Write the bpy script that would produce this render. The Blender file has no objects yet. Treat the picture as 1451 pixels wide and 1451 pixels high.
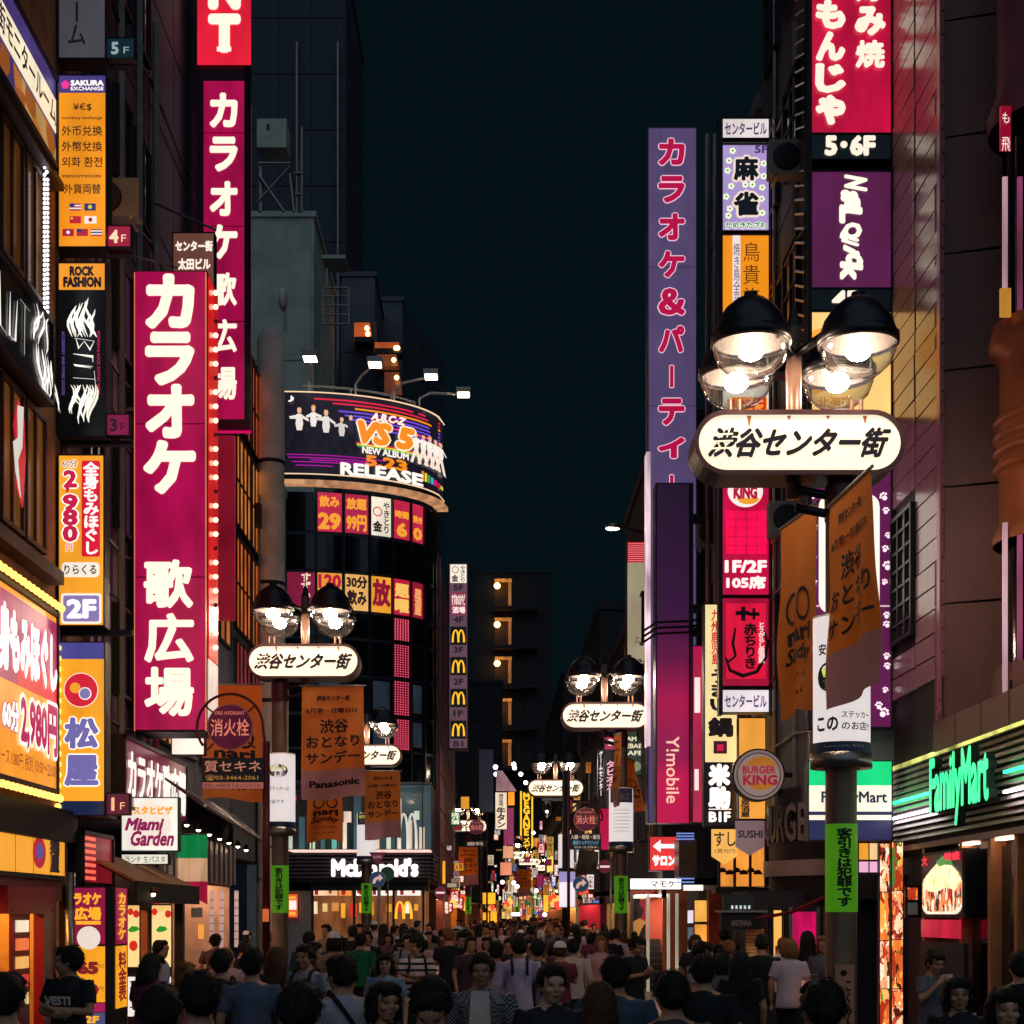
import bpy, bmesh, math, random
import numpy as np
from mathutils import Vector, Matrix
random.seed(7)
SC = bpy.context.scene
COL = SC.collection
PI = math.pi
R = math.radians

# ---------------------------------------------------------------- camera, world, added fill sun, exposure
F, CX, CY, CZ = 2200.0, 700.0, 1295.0, 2.05      # focal length and principal point in picture pixels, eye height
cam = bpy.data.cameras.new('camera')
cam.sensor_width = 36; cam.lens = 36 * F / 1451
cam.shift_x = (725.5 - CX) / 1451; cam.shift_y = (CY - 725.5) / 1451
cam.clip_start = 0.1; cam.clip_end = 1500
co = bpy.data.objects.new('camera', cam); COL.objects.link(co)
co.location = (0, 0, CZ); co.rotation_euler = (PI / 2, 0, 0)
SC.camera = co
wd = bpy.data.worlds.new('World'); SC.world = wd; wd.use_nodes = True
bg = wd.node_tree.nodes['Background']
bg.inputs[0].default_value = (0.0013, 0.0054, 0.0074, 1); bg.inputs[1].default_value = 1.0   # night sky lit by the city
sl = bpy.data.lights.new('fill_sun', 'SUN'); sl.energy = 0.56; sl.angle = R(100); sl.color = (0.60, 0.76, 0.95)  # added broad fill light standing in for the city glow
so = bpy.data.objects.new('fill_sun', sl); COL.objects.link(so)
so.rotation_euler = (R(42), 0, R(4)); so.location = (0, -5, 40)
SC.view_settings.view_transform = 'Standard'; SC.view_settings.look = 'None'
SC.view_settings.gamma = 1; SC.view_settings.exposure = 0
SC.cycles.use_denoising = True
SC.cycles.max_bounces = 6; SC.cycles.transparent_max_bounces = 12
SC.cycles.sample_clamp_indirect = 4.0
SC.cycles.caustics_reflective = False; SC.cycles.caustics_refractive = False

# ---------------------------------------------------------------- materials
def srgb(h):
    h = h.lstrip('#'); c = [int(h[i:i + 2], 16) / 255 for i in (0, 2, 4)]
    return tuple(x / 12.92 if x <= 0.04045 else ((x + 0.055) / 1.055) ** 2.4 for x in c)
MATS = {}
def newmat(k):
    m = bpy.data.materials.new(k); m.use_nodes = True
    return m, m.node_tree.nodes, m.node_tree.links, m.node_tree.nodes['Principled BSDF']
def em(h, s=1.0, var=0.0, samp=True, name='lit_acrylic_and_glow'):
    """back-lit acrylic, and unlit parts given a glow; noise in it imitates uneven tubes"""
    k = (h, s, var, samp)
    if k in MATS: return MATS[k]
    m, N, L, b = newmat(name)
    c = srgb(h)
    b.inputs['Base Color'].default_value = (*[x * 0.6 for x in c], 1); b.inputs['Roughness'].default_value = 0.28
    b.inputs['Emission Color'].default_value = (*c, 1); b.inputs['Emission Strength'].default_value = s
    if var:  # uneven tube light is put into the glow as noise
        tc = N.new('ShaderNodeTexCoord'); mp = N.new('ShaderNodeMapping'); mp.inputs['Scale'].default_value = (1.6, 1.6, .55)
        nz = N.new('ShaderNodeTexNoise'); nz.inputs['Scale'].default_value = 1.5; nz.inputs['Detail'].default_value = 2
        mr = N.new('ShaderNodeMapRange'); mr.inputs[1].default_value = .3; mr.inputs[2].default_value = .7
        mr.inputs[3].default_value = s * (1 - var); mr.inputs[4].default_value = s * (1 + var * .8)
        L.new(tc.outputs['Object'], mp.inputs[0]); L.new(mp.outputs[0], nz.inputs['Vector']); L.new(nz.outputs[0], mr.inputs[0]); L.new(mr.outputs[0], b.inputs['Emission Strength'])
    if not samp:
        try: m.cycles.emission_sampling = 'NONE'
        except Exception: pass
    MATS[k] = m; return m
def pm(h, rough=0.7, metal=0.0, var=0.25, scale=3.0, bump=0.15, name='painted', lin=None, spec=None):
    """ordinary surface: colour with procedural wear"""
    k = ('p', h, rough, metal, var, scale, bump)
    if k in MATS: return MATS[k]
    m, N, L, b = newmat(name)
    c = srgb(h)
    b.inputs['Roughness'].default_value = rough; b.inputs['Metallic'].default_value = metal
    if spec is not None: b.inputs['Specular IOR Level'].default_value = spec
    tc = N.new('ShaderNodeTexCoord')
    nz = N.new('ShaderNodeTexNoise'); nz.inputs['Scale'].default_value = scale; nz.inputs['Detail'].default_value = 5; nz.inputs['Roughness'].default_value = .65
    L.new(tc.outputs['Object'], nz.inputs['Vector'])
    cr = N.new('ShaderNodeValToRGB')
    cr.color_ramp.elements[0].position = .3; cr.color_ramp.elements[1].position = .7
    cr.color_ramp.elements[0].color = (*[x * (1 - var) for x in c], 1); cr.color_ramp.elements[1].color = (*[min(1, x * (1 + var)) for x in c], 1)
    L.new(nz.outputs[0], cr.inputs[0]); L.new(cr.outputs[0], b.inputs['Base Color'])
    if bump:
        bp = N.new('ShaderNodeBump'); bp.inputs['Strength'].default_value = bump; bp.inputs['Distance'].default_value = .02
        n2 = N.new('ShaderNodeTexNoise'); n2.inputs['Scale'].default_value = scale * 9; n2.inputs['Detail'].default_value = 3
        L.new(tc.outputs['Object'], n2.inputs['Vector']); L.new(n2.outputs[0], bp.inputs['Height']); L.new(bp.outputs[0], b.inputs['Normal'])
        mr = N.new('ShaderNodeMapRange'); mr.inputs[3].default_value = max(0, rough - .12); mr.inputs[4].default_value = min(1, rough + .12)
        L.new(nz.outputs[0], mr.inputs[0]); L.new(mr.outputs[0], b.inputs['Roughness'])
    MATS[k] = m; return m
def voro_mat(key, cols, scale, s, stretch=(1, 1, 1), noise=.6, samp=True):
    """printed back-lit picture: irregular patches of colour"""
    if key in MATS: return MATS[key]
    m, N, L, b = newmat(key)
    tc = N.new('ShaderNodeTexCoord'); mp = N.new('ShaderNodeMapping'); mp.inputs['Scale'].default_value = stretch
    nz = N.new('ShaderNodeTexNoise'); nz.inputs['Scale'].default_value = scale * .8; nz.inputs['Detail'].default_value = 4
    mx = N.new('ShaderNodeMixRGB'); mx.blend_type = 'ADD'; mx.inputs[0].default_value = noise / scale
    v = N.new('ShaderNodeTexVoronoi'); v.inputs['Scale'].default_value = scale
    sp = N.new('ShaderNodeSeparateColor'); cr = N.new('ShaderNodeValToRGB'); cr.color_ramp.interpolation = 'CONSTANT' if len(cols) > 3 else 'LINEAR'
    while len(cr.color_ramp.elements) < len(cols): cr.color_ramp.elements.new(.5)
    for i, c in enumerate(cols):
        e = cr.color_ramp.elements[i]; e.position = i / len(cols); e.color = (*srgb(c), 1)
    L.new(tc.outputs['Object'], mp.inputs[0]); L.new(mp.outputs[0], nz.inputs['Vector']); L.new(mp.outputs[0], mx.inputs[1]); L.new(nz.outputs[1], mx.inputs[2])
    L.new(mx.outputs[0], v.inputs['Vector']); L.new(v.outputs['Color'], sp.inputs[0]); L.new(sp.outputs[0], cr.inputs[0])
    m2 = N.new('ShaderNodeMixRGB'); m2.blend_type = 'MULTIPLY'; m2.inputs[0].default_value = .55
    L.new(cr.outputs[0], m2.inputs[1]); L.new(nz.outputs[0], m2.inputs[2]); L.new(m2.outputs[0], b.inputs['Emission Color'])
    L.new(m2.outputs[0], b.inputs['Base Color'])
    b.inputs['Emission Strength'].default_value = s; b.inputs['Roughness'].default_value = .35
    if not samp: m.cycles.emission_sampling = 'NONE'
    MATS[key] = m; return m
def glass_clear():
    if 'gc' in MATS: return MATS['gc']
    m, N, L, b = newmat('clear_glass')
    tr = N.new('ShaderNodeBsdfTransparent'); gl = N.new('ShaderNodeBsdfGlossy'); gl.inputs['Roughness'].default_value = .06
    lw = N.new('ShaderNodeLayerWeight'); lw.inputs[0].default_value = .35; mx = N.new('ShaderNodeMixShader')
    tr.inputs[0].default_value = (.93, .95, .93, 1)
    L.new(lw.outputs[1], mx.inputs[0]); L.new(tr.outputs[0], mx.inputs[1]); L.new(gl.outputs[0], mx.inputs[2]); L.new(mx.outputs[0], N['Material Output'].inputs[0])
    MATS['gc'] = m; return m
BLK = pm('0c0e14', .45, .2, .3, 4, .1, 'black_metal')
DARK = pm('1b1c26', .6, .1, .3, 4, .1, 'dark_metal')
FRAME = pm('2a2630', .45, .4, .3, 5, .1, 'sign_frame_metal')
STEEL = pm('8d8a86', .32, .85, .2, 6, .1, 'brushed_steel')
WHITEM = pm('c9c4bd', .5, 0, .12, 5, .1, 'white_paint')
GLASSD = pm('10161c', .08, 0, .3, 1.2, .04, 'dark_window_glass')

# ---------------------------------------------------------------- mesh helpers
class MB:
    def __init__(s): s.v = []; s.f = []; s.m = []
    def add(s, vs, fs, mi=0):
        n = len(s.v); s.v += [tuple(v) for v in vs]; s.f += [tuple(i + n for i in f) for f in fs]; s.m += [mi] * len(fs)
    def box(s, a, b, mi=0, ch=0):
        x0, y0, z0 = [min(p, q) for p, q in zip(a, b)]; x1, y1, z1 = [max(p, q) for p, q in zip(a, b)]
        s.add([(x, y, z) for z in (z0, z1) for y in (y0, y1) for x in (x0, x1)],
              [(0, 2, 3, 1), (4, 5, 7, 6), (0, 1, 5, 4), (2, 6, 7, 3), (0, 4, 6, 2), (1, 3, 7, 5)], mi)
    def tube(s, pts, r, n=8, mi=0, cap=True):
        pts = [Vector(p) for p in pts]; rs = r if isinstance(r, (list, tuple)) else [r] * len(pts)
        base = len(s.v); prev = None
        for i, p in enumerate(pts):
            t = (pts[min(i + 1, len(pts) - 1)] - pts[max(i - 1, 0)]).normalized()
            a = Vector((0, 0, 1)) if abs(t.z) < .9 else Vector((1, 0, 0))
            u = t.cross(a).normalized() if prev is None else (prev - t * prev.dot(t)).normalized()
            prev = u; w = t.cross(u)
            for k in range(n):
                an = 2 * PI * k / n; s.v.append(tuple(p + (u * math.cos(an) + w * math.sin(an)) * rs[i]))
        for i in range(len(pts) - 1):
            for k in range(n):
                a0 = base + i * n + k; a1 = base + i * n + (k + 1) % n
                s.f.append((a0, a1, a1 + n, a0 + n)); s.m.append(mi)
        if cap:
            s.f.append(tuple(base + k for k in range(n))[::-1]); s.m.append(mi)
            s.f.append(tuple(base + (len(pts) - 1) * n + k for k in range(n))); s.m.append(mi)
    def lathe(s, prof, c=(0, 0, 0), n=20, mi=0, sx=1, sy=1):
        base = len(s.v)
        for r, z in prof:
            for k in range(n):
                a = 2 * PI * k / n; s.v.append((c[0] + r * sx * math.cos(a), c[1] + r * sy * math.sin(a), c[2] + z))
        for i in range(len(prof) - 1):
            for k in range(n):
                a0 = base + i * n + k; a1 = base + i * n + (k + 1) % n
                s.f.append((a0, a1, a1 + n, a0 + n)); s.m.append(mi)
    def ball(s, c, rx, ry=None, rz=None, n=10, mi=0, rot=None):
        ry = ry or rx; rz = rz or rx; base = len(s.v); h = n // 2 + 1
        for i in range(h + 1):
            th = PI * i / h
            for k in range(n):
                a = 2 * PI * k / n; v = Vector((rx * math.sin(th) * math.cos(a), ry * math.sin(th) * math.sin(a), rz * math.cos(th)))
                if rot: v = rot @ v
                s.v.append(tuple(v + Vector(c)))
        for i in range(h):
            for k in range(n):
                a0 = base + i * n + k; a1 = base + i * n + (k + 1) % n
                s.f.append((a0, a0 + n, a1 + n, a1)); s.m.append(mi)
    def mesh(s, name, mats, smooth=False, off=(0, 0, 0)):
        m = bpy.data.meshes.new(name)
        o = Vector(off); m.from_pydata([tuple(Vector(v) - o) for v in s.v], [], s.f)
        for x in (mats if isinstance(mats, (list, tuple)) else [mats]): m.materials.append(x)
        m.polygons.foreach_set('material_index', s.m)
        if smooth: m.polygons.foreach_set('use_smooth', [True] * len(s.f))
        m.update(); return m
    def build(s, name, mats, parent=None, smooth=False):
        """vertices are given in world metres; the object hangs under its thing"""
        off = wloc(parent) if parent else Vector()
        o = bpy.data.objects.new(name, s.mesh(name, mats, smooth, off)); COL.objects.link(o)
        if parent: o.parent = parent; WL[o.name] = off
        return o
WL = {}
def wloc(o): return WL.get(o.name, Vector())
def thing(name, label, cat, loc, group=None):
    o = bpy.data.objects.new(name, None); COL.objects.link(o); o.location = loc; o.empty_display_size = .2
    o['label'] = label; o['category'] = cat
    if group: o['group'] = group
    WL[o.name] = Vector(loc); return o
def place(mesh, name, parent, loc, rz=0, sc=None, rx=0, ry=0):
    o = bpy.data.objects.new(name, mesh); COL.objects.link(o); o.parent = parent
    o.location = Vector(loc) - wloc(parent); o.rotation_euler = (rx, ry, rz)
    if sc: o.scale = sc
    WL[o.name] = Vector(loc) if not (rz or sc or rx or ry) else Vector(loc)
    return o
def kids(o, table):
    return table.get(o.name, [])
def copy_tree(root, loc=None, rz=None, label=None, group=None, sc=None):
    c = root.copy(); COL.objects.link(c)
    if loc is not None: c.location = loc
    if rz is not None: c.rotation_euler = (0, 0, rz)
    if sc: c.scale = (sc, sc, sc)
    if label: c['label'] = label
    if group: c['group'] = group
    def rec(a, b):
        for ch in list(a.children):
            d = ch.copy(); COL.objects.link(d); d.parent = b
            rec(ch, d)
    rec(root, c); return c
def structure(o, kind='structure'): o['kind'] = kind; return o
def W(px, py, d): return Vector(((px - CX) * d / F, d, CZ + (CY - py) * d / F))

# ---------------------------------------------------------------- frames: planes on which signs are laid out
class Fr:
    def __init__(s, O, eu, ev, n, x0=0, y0=0): s.O = Vector(O); s.eu = Vector(eu); s.ev = Vector(ev); s.n = Vector(n); s.x0 = x0; s.y0 = y0
    def p(s, x, y, h=0): return s.O + s.eu * (x - s.x0) + s.ev * (y - s.y0) + s.n * h
def facing(d): return Fr(W(0, 0, d), (d / F, 0, 0), (0, 0, -d / F), (0, -1, 0))
def wallfr(X, pl, pr, yt, yb, w, h):
    """sign lying on the plane x = X: left and right picture edges pl, pr; yt, yb its top and bottom at the left edge"""
    dl = X * F / (pl - CX); dr = X * F / (pr - CX)
    a = W(pl, yt, dl); b = W(pl, yb, dl)
    return Fr(a, Vector((0, dr - dl, 0)) / w, (b - a) / h, (1 if X < 0 else -1, 0, 0))
class ArcFr:
    """curved facade: ellipse quarter; x in picture pixels, y in pixels at its left edge"""
    def __init__(s, xl, yl, ax, by):
        s.c = []; s.yl = yl
        for i in range(181):
            t = R(i / 2); X = xl + ax * math.sin(t); Y = yl + by * (1 - math.cos(t))
            s.c.append((CX + X * F / Y, X, Y, t, ax, by))
        s.px = [q[0] for q in s.c]
    def p(s, x, y, h=0):
        t = float(np.interp(x, s.px, [q[3] for q in s.c])); _, _, _, _, ax, by = s.c[0]
        X = s.c[0][1] + ax * math.sin(t); Y = s.yl + by * (1 - math.cos(t))
        n = Vector((math.sin(t) * by, -math.cos(t) * ax, 0)).normalized()
        return Vector((X, Y, CZ + (CY - y) * s.yl / F)) + n * h
def slab(fr, pts, h0, h1, name, mat, root, mb=None):
    """flat outline pts (x right, y down) in a frame, as a solid from h0 to h1 above it"""
    b = mb or MB(); n = len(pts)
    a = [fr.p(x, y, h1) for x, y in pts] + [fr.p(x, y, h0) for x, y in pts]
    b.add(a, [tuple(range(n))[::-1], tuple(range(n, 2 * n))] + [(i, (i + 1) % n, (i + 1) % n + n, i + n) for i in range(n)])
    return b.build(name, mat, root) if mb is None else None
def rc(x0, y0, x1, y1): return [(x0, y0), (x1, y0), (x1, y1), (x0, y1)]
def ring(cx, cy, r, n=28, ry=None): ry = ry or r; return [(cx + r * math.cos(2 * PI * i / n), cy + ry * math.sin(2 * PI * i / n)) for i in range(n)]
def rrc(x0, y0, x1, y1, r, n=5):
    out = []
    for cx, cy, a0 in ((x1 - r, y0 + r, -90), (x1 - r, y1 - r, 0), (x0 + r, y1 - r, 90), (x0 + r, y0 + r, 180)):
        for i in range(n + 1):
            a = R(a0 + 90 * i / n); out.append((cx + r * math.cos(a), cy + r * math.sin(a)))
    return out
def stadium(cx, cy, w, h, n=12):
    r = h / 2; out = []
    for sx, a0 in ((1, -90), (-1, 90)):
        for i in range(n + 1):
            a = R(a0 + 180 * i / n); out.append((cx + sx * (w / 2 - r) + r * math.cos(a), cy + r * math.sin(a)))
    return out
def arcslab(fr, x0, y0, x1, y1, h0, h1, name, mat, root, n=24):
    b = MB(); xs = [x0 + (x1 - x0) * i / n for i in range(n + 1)]
    for i, x in enumerate(xs): b.v += [tuple(fr.p(x, y0, h1)), tuple(fr.p(x, y1, h1)), tuple(fr.p(x, y0, h0)), tuple(fr.p(x, y1, h0))]
    for i in range(n):
        k = 4 * i
        for f in ((k, k + 4, k + 5, k + 1), (k + 2, k + 3, k + 7, k + 6), (k, k + 2, k + 6, k + 4), (k + 1, k + 5, k + 7, k + 3)): b.f.append(f); b.m.append(0)
    for f in ((0, 1, 3, 2), (4 * n, 4 * n + 2, 4 * n + 3, 4 * n + 1)): b.f.append(f); b.m.append(0)
    return b.build(name, mat, root)

# ---------------------------------------------------------------- lettering
GC = {}
def glyphs(s, shear=0.0):
    k = (s, shear)
    if k in GC: return GC[k]
    c = bpy.data.curves.new('t', 'FONT'); c.body = s; c.resolution_u = 2; c.shear = shear
    o = bpy.data.objects.new('t', c); m = o.to_mesh()
    v = np.array([tuple(q.co)[:2] for q in m.vertices]) if len(m.vertices) else np.zeros((0, 2))
    f = [tuple(p.vertices) for p in m.polygons]
    o.to_mesh_clear(); bpy.data.objects.remove(o); bpy.data.curves.remove(c)
    GC[k] = (v, f); return GC[k]
def letter(fr, s, x0, y0, x1, y1, mat, root, h=.012, bold=0.0, vert=False, shear=0.0, outline=None, name='lettering', keep=False, rot=0, up=False, solid=0):
    """writing fitted into a box of the frame; vert stacks the characters; bold and outline in parts of the character height"""
    parts = []           # (verts Nx2 in frame units, faces, unit height)
    if vert:
        n = len(s); ch = (y1 - y0) / n; cw = x1 - x0
        for i, c in enumerate(s):
            if c == ' ': continue
            v, f = glyphs(c, shear)
            if not len(v): continue
            q = v.copy()
            if ord(c) < 0x2000 or c in '&＆':
                mn, mxx = q.min(0), q.max(0); q = (q - mn) / max(1e-6, (mxx - mn).max()); w_ = q.max(0)
                q = q + (np.array([1, 1]) - w_) / 2; q = .08 + q * .84
            else: q = q + np.array([0, .12])
            if c in 'ー—―~': q = np.stack([1 - q[:, 1], q[:, 0]], 1); q = np.stack([1 - q[:, 0], 1 - q[:, 1]], 1)
            q = (q - .5) * 1.08 + .5
            parts.append((np.stack([x0 + q[:, 0] * cw, y0 + ch * i + (1 - q[:, 1]) * ch], 1), f, (abs(cw), ch)))
    else:
        v, f = glyphs(s, shear)
        if not len(v): return None
        if rot: # turned a quarter clockwise: reads downwards
            v = np.stack([v[:, 1], -v[:, 0]], 1)
        mn, mxx = v.min(0), v.max(0); q = (v - mn)
        ext = np.maximum(mxx - mn, 1e-6)
        if keep:
            sc_ = min((x1 - x0) / ext[0], (y1 - y0) / ext[1]); ox = ((x1 - x0) - ext[0] * sc_) / 2; oy = ((y1 - y0) - ext[1] * sc_) / 2
            P = np.stack([x0 + ox + q[:, 0] * sc_, y1 - oy - q[:, 1] * sc_], 1); uh = (sc_, sc_)
        else:
            P = np.stack([x0 + q[:, 0] / ext[0] * (x1 - x0), y1 - q[:, 1] / ext[1] * (y1 - y0)], 1)
            uh = (min((x1 - x0) / ext[0], 3 * (y1 - y0) / ext[1]) if not rot else (x1 - x0) / ext[0], min((y1 - y0) / ext[1], 3 * (x1 - x0) / ext[0]))
        parts.append((P, f, uh))
    def make(extra, n, hh, m, nm):
        b = MB()
        for P, f, uh in parts:
            r = bold + extra
            offs = [(0, 0)] if r == 0 else ([(0, 0)] if extra == 0 else []) + [(r * uh[0] * math.cos(2 * PI * i / n), r * uh[1] * math.sin(2 * PI * i / n)) for i in range(n)]
            for j, (dx, dy) in enumerate(offs):
                b.add([fr.p(x + dx, y + dy, hh + j * .00015) for x, y in P], f)
                if solid:
                    cnt = {}
                    for g in f:
                        for a in range(len(g)):
                            e = (g[a], g[(a + 1) % len(g)]); cnt[tuple(sorted(e))] = cnt.get(tuple(sorted(e)), []) + [e]
                    vs = [fr.p(x + dx, y + dy, hh) for x, y in P]; vb = [fr.p(x + dx, y + dy, hh - solid) for x, y in P]
                    nv = len(vs); b.add(vs + vb, [(e[0][0], e[0][0] + nv, e[0][1] + nv, e[0][1]) for e in cnt.values() if len(e) == 1])
        return b.build(nm, m, root)
    if outline: make(outline[0], 12, h - .004, outline[1], 'lettering_outline' )
    return make(0, 16 if bold > .034 and max(P_[2][1] for P_ in parts) > 20 else 8 if bold > .03 else 6, h, mat, name)
CREAM = em('fff1dc', 1.05, 0, False, 'cream_lettering')
def boxsign(name, label, x0, y0, x1, y1, d, depth=.25, rim=2.5, col=None, cat='sign', fmat=None, s=1.0, var=.18, group=None, panel=True):
    """box sign facing down the street: housing, and optionally one lit face; returns thing and frame"""
    fr = facing(d)
    r = thing(name, label, cat, W((x0 + x1) / 2, y1 + rim, d + depth / 2), group)
    b = MB(); a = fr.p(x0 - rim, y0 - rim, 0); c = fr.p(x1 + rim, y1 + rim, -depth); b.box(a, c); b.build('housing', fmat or FRAME, r)
    # raised rim round the face
    b = MB()
    for q in (rc(x0 - rim, y0 - rim, x1 + rim, y0), rc(x0 - rim, y1, x1 + rim, y1 + rim), rc(x0 - rim, y0, x0, y1), rc(x1, y0, x1 + rim, y1)): slab(fr, q, 0, .03, '', None, None, b)
    b.build('rim', fmat or FRAME, r)
    if panel and col:
        slab(fr, rc(x0, y0, x1, y1), 0, .008, 'face_panel', em(col, s, var), r)
        slab(fr, rc(x0, y0, x1, y1), -depth - .012, -depth - .002, 'back_spill_panel', em(col, s * 1.8, 0), r)   # unseen lit back, added brighter than the face to tint the walls
    return r, fr
def P(fr, r, x0, y0, x1, y1, col, h=.010, s=1.0, var=.12, name='panel', samp=True, mat=None):
    return slab(fr, rc(x0, y0, x1, y1), h - .006, h, name, mat or em(col, s, var, samp), r)
# ---------------------------------------------------------------- ground and street
def zz(y, d): return CZ + (CY - y) * d / F
def wallz(X, d0, d1, z0, z1, w=100, h=100):
    """plane x = X from depth d0 to d1; x of the frame runs to the right in the picture, y downwards"""
    if X < 0: return Fr((X, d0, z1), (0, (d1 - d0) / w, 0), (0, 0, -(z1 - z0) / h), (1, 0, 0))
    return Fr((X, d1, z1), (0, -(d1 - d0) / w, 0), (0, 0, -(z1 - z0) / h), (-1, 0, 0))
GROUND = pm('26262c', .5, 0, .35, 1.5, .3, 'asphalt')
b = MB(); b.box((-400, -60, -.3), (400, 900, 0)); structure(b.build('ground', GROUND))
def paving():
    if 'pave' in MATS: return MATS['pave']
    m, N, L, bs = newmat('street_paving')
    tc = N.new('ShaderNodeTexCoord'); br = N.new('ShaderNodeTexBrick'); br.inputs['Scale'].default_value = 3.2
    br.inputs['Color1'].default_value = (.085, .075, .07, 1); br.inputs['Color2'].default_value = (.13, .11, .1, 1); br.inputs['Mortar'].default_value = (.03, .03, .03, 1)
    nz = N.new('ShaderNodeTexNoise'); nz.inputs['Scale'].default_value = 1.2; nz.inputs['Detail'].default_value = 6
    mr = N.new('ShaderNodeMapRange'); mr.inputs[3].default_value = .18; mr.inputs[4].default_value = .55
    L.new(tc.outputs['Object'], br.inputs['Vector']); L.new(tc.outputs['Object'], nz.inputs['Vector'])
    mx = N.new('ShaderNodeMixRGB'); mx.blend_type = 'MULTIPLY'; mx.inputs[0].default_value = .6
    L.new(br.outputs[0], mx.inputs[1]); L.new(nz.outputs[0], mx.inputs[2]); L.new(mx.outputs[0], bs.inputs['Base Color'])
    L.new(nz.outputs[0], mr.inputs[0]); L.new(mr.outputs[0], bs.inputs['Roughness'])
    MATS['pave'] = m; return m
b = MB(); b.box((-7.6, -20, -.2), (7.6, 260, .004)); structure(b.build('street', paving()))
for sx in (-1, 1):
    b = MB(); b.box((sx * 5.2, -20, 0), (sx * 7.6, 44, .1)); structure(b.build('pavement', paving()))
    b = MB(); b.box((sx * 5.05, -20, 0), (sx * 5.2, 44, .12)); structure(b.build('kerb', pm('6a6862', .7, 0, .2, 5, .2, 'kerb_stone')))

# ---------------------------------------------------------------- building kit
WM = {}
def winmeshes(w, h, nv=1, nh=1, fm=None, pmt=None):
    k = (round(w, 2), round(h, 2), nv, nh, fm.name if fm else 0, pmt.name if pmt else 0)
    if k in WM: return WM[k]
    b = MB(); t = .06; a = w / 2
    b.box((-a, -.06, 0), (a, .06, t)); b.box((-a, -.06, h - t), (a, .06, h)); b.box((-a, -.06, t), (-a + t, .06, h - t)); b.box((a - t, -.06, t), (a, .06, h - t))
    for i in range(1, nv): x = -a + w * i / nv; b.box((x - .025, -.05, t), (x + .025, .05, h - t))
    for i in range(1, nh): z = h * i / nh; b.box((-a + t, -.045, z - .02), (a - t, .045, z + .02))
    c = MB(); c.box((-a + t, -.01, t), (a - t, .012, h - t))
    WM[k] = (b.mesh('window', fm or DARK), c.mesh('pane', pmt or GLASSD)); return WM[k]
def window(root, loc, w, h, rz=0, nv=2, nh=1, fm=None, pmt=None):
    a, c = winmeshes(w, h, nv, nh, fm, pmt)
    o = place(a, 'window', root, loc, rz)
    q = bpy.data.objects.new('pane', c); COL.objects.link(q); q.parent = o
    return o
RZ = {-1: PI / 2, 1: -PI / 2}
def building(name, label, side, X, d0, d1, z0, z1, mat, depth=8, front=True, cat='building'):
    r = thing(name, label, cat, (X + side * depth / 2, (d0 + d1) / 2, 0))
    b = MB(); b.box((X, d0, z0), (X + side * depth, d1, z1)); b.build('wall', mat, r)
    b = MB(); b.box((X - side * .08, d0 - .08, z1), (X + side * depth, d1 + .08, z1 + .35)); b.build('parapet', mat, r)
    return r
def wingrid(r, side, X, ds, zs, w, h, mats, nv=2, nh=1, fm=None, sill=True):
    for d in ds:
        for z in zs:
            window(r, (X - side * .02, d, z), w, h, RZ[side], nv, nh, fm, random.choice(mats))
def frontgrid(r, y, xs, zs, w, h, mats, nv=2, nh=1, fm=None):
    for x in xs:
        for z in zs: window(r, (x, y - .02, z), w, h, 0, nv, nh, fm, random.choice(mats))
def cladding(r, side, X, d0, d1, z0, z1, nd, nz_, mat, name='panel', gap=.02, th=.03, skip=None, jit=0):
    w = (d1 - d0) / nd; h = (z1 - z0) / nz_
    b = MB(); b.box((-w / 2 + gap, -th, gap), (w / 2 - gap, 0, h - gap)); m = b.mesh(name, mat)
    for i in range(nd):
        for j in range(nz_):
            if skip and skip(d0 + w * (i + .5), z0 + h * (j + .5)): continue
            place(m, name, r, (X, d0 + w * (i + .5), z0 + h * j), RZ[side] + random.uniform(-jit, jit), rx=random.uniform(-jit, jit))
def frontclad(r, y, x0, x1, z0, z1, nx, nz_, mat, name='panel', gap=.02, th=.03):
    w = (x1 - x0) / nx; h = (z1 - z0) / nz_
    b = MB(); b.box((-w / 2 + gap, -th, gap), (w / 2 - gap, 0, h - gap)); m = b.mesh(name, mat)
    for i in range(nx):
        for j in range(nz_): place(m, name, r, (x0 + w * (i + .5), y, z0 + h * j))
WDARK = [GLASSD, GLASSD, pm('16202a', .15, 0, .4, .8, .05, 'curtained_glass')]
DIMW = em('4a2a14', .9, .3, False, 'dim_lit_room'); WARM = em('d98a3c', 1.0, .35, True, 'lit_room_and_reflection'); DIMP = em('3a1830', .8, .3, False, 'dim_lit_room')
DIMB = em('182430', .8, .3, False, 'dim_lit_room')
GOODS = ['c9302a', 'e0a030', 'e8e0d0', '2f6fa8', '3a8f4a', 'a83278', '7a4a2a', 'd86a20', '22242c', 'f0d060']
GM = [pm(g, .5, 0, .2, 6, 0, 'packaging') for g in GOODS]
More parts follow.
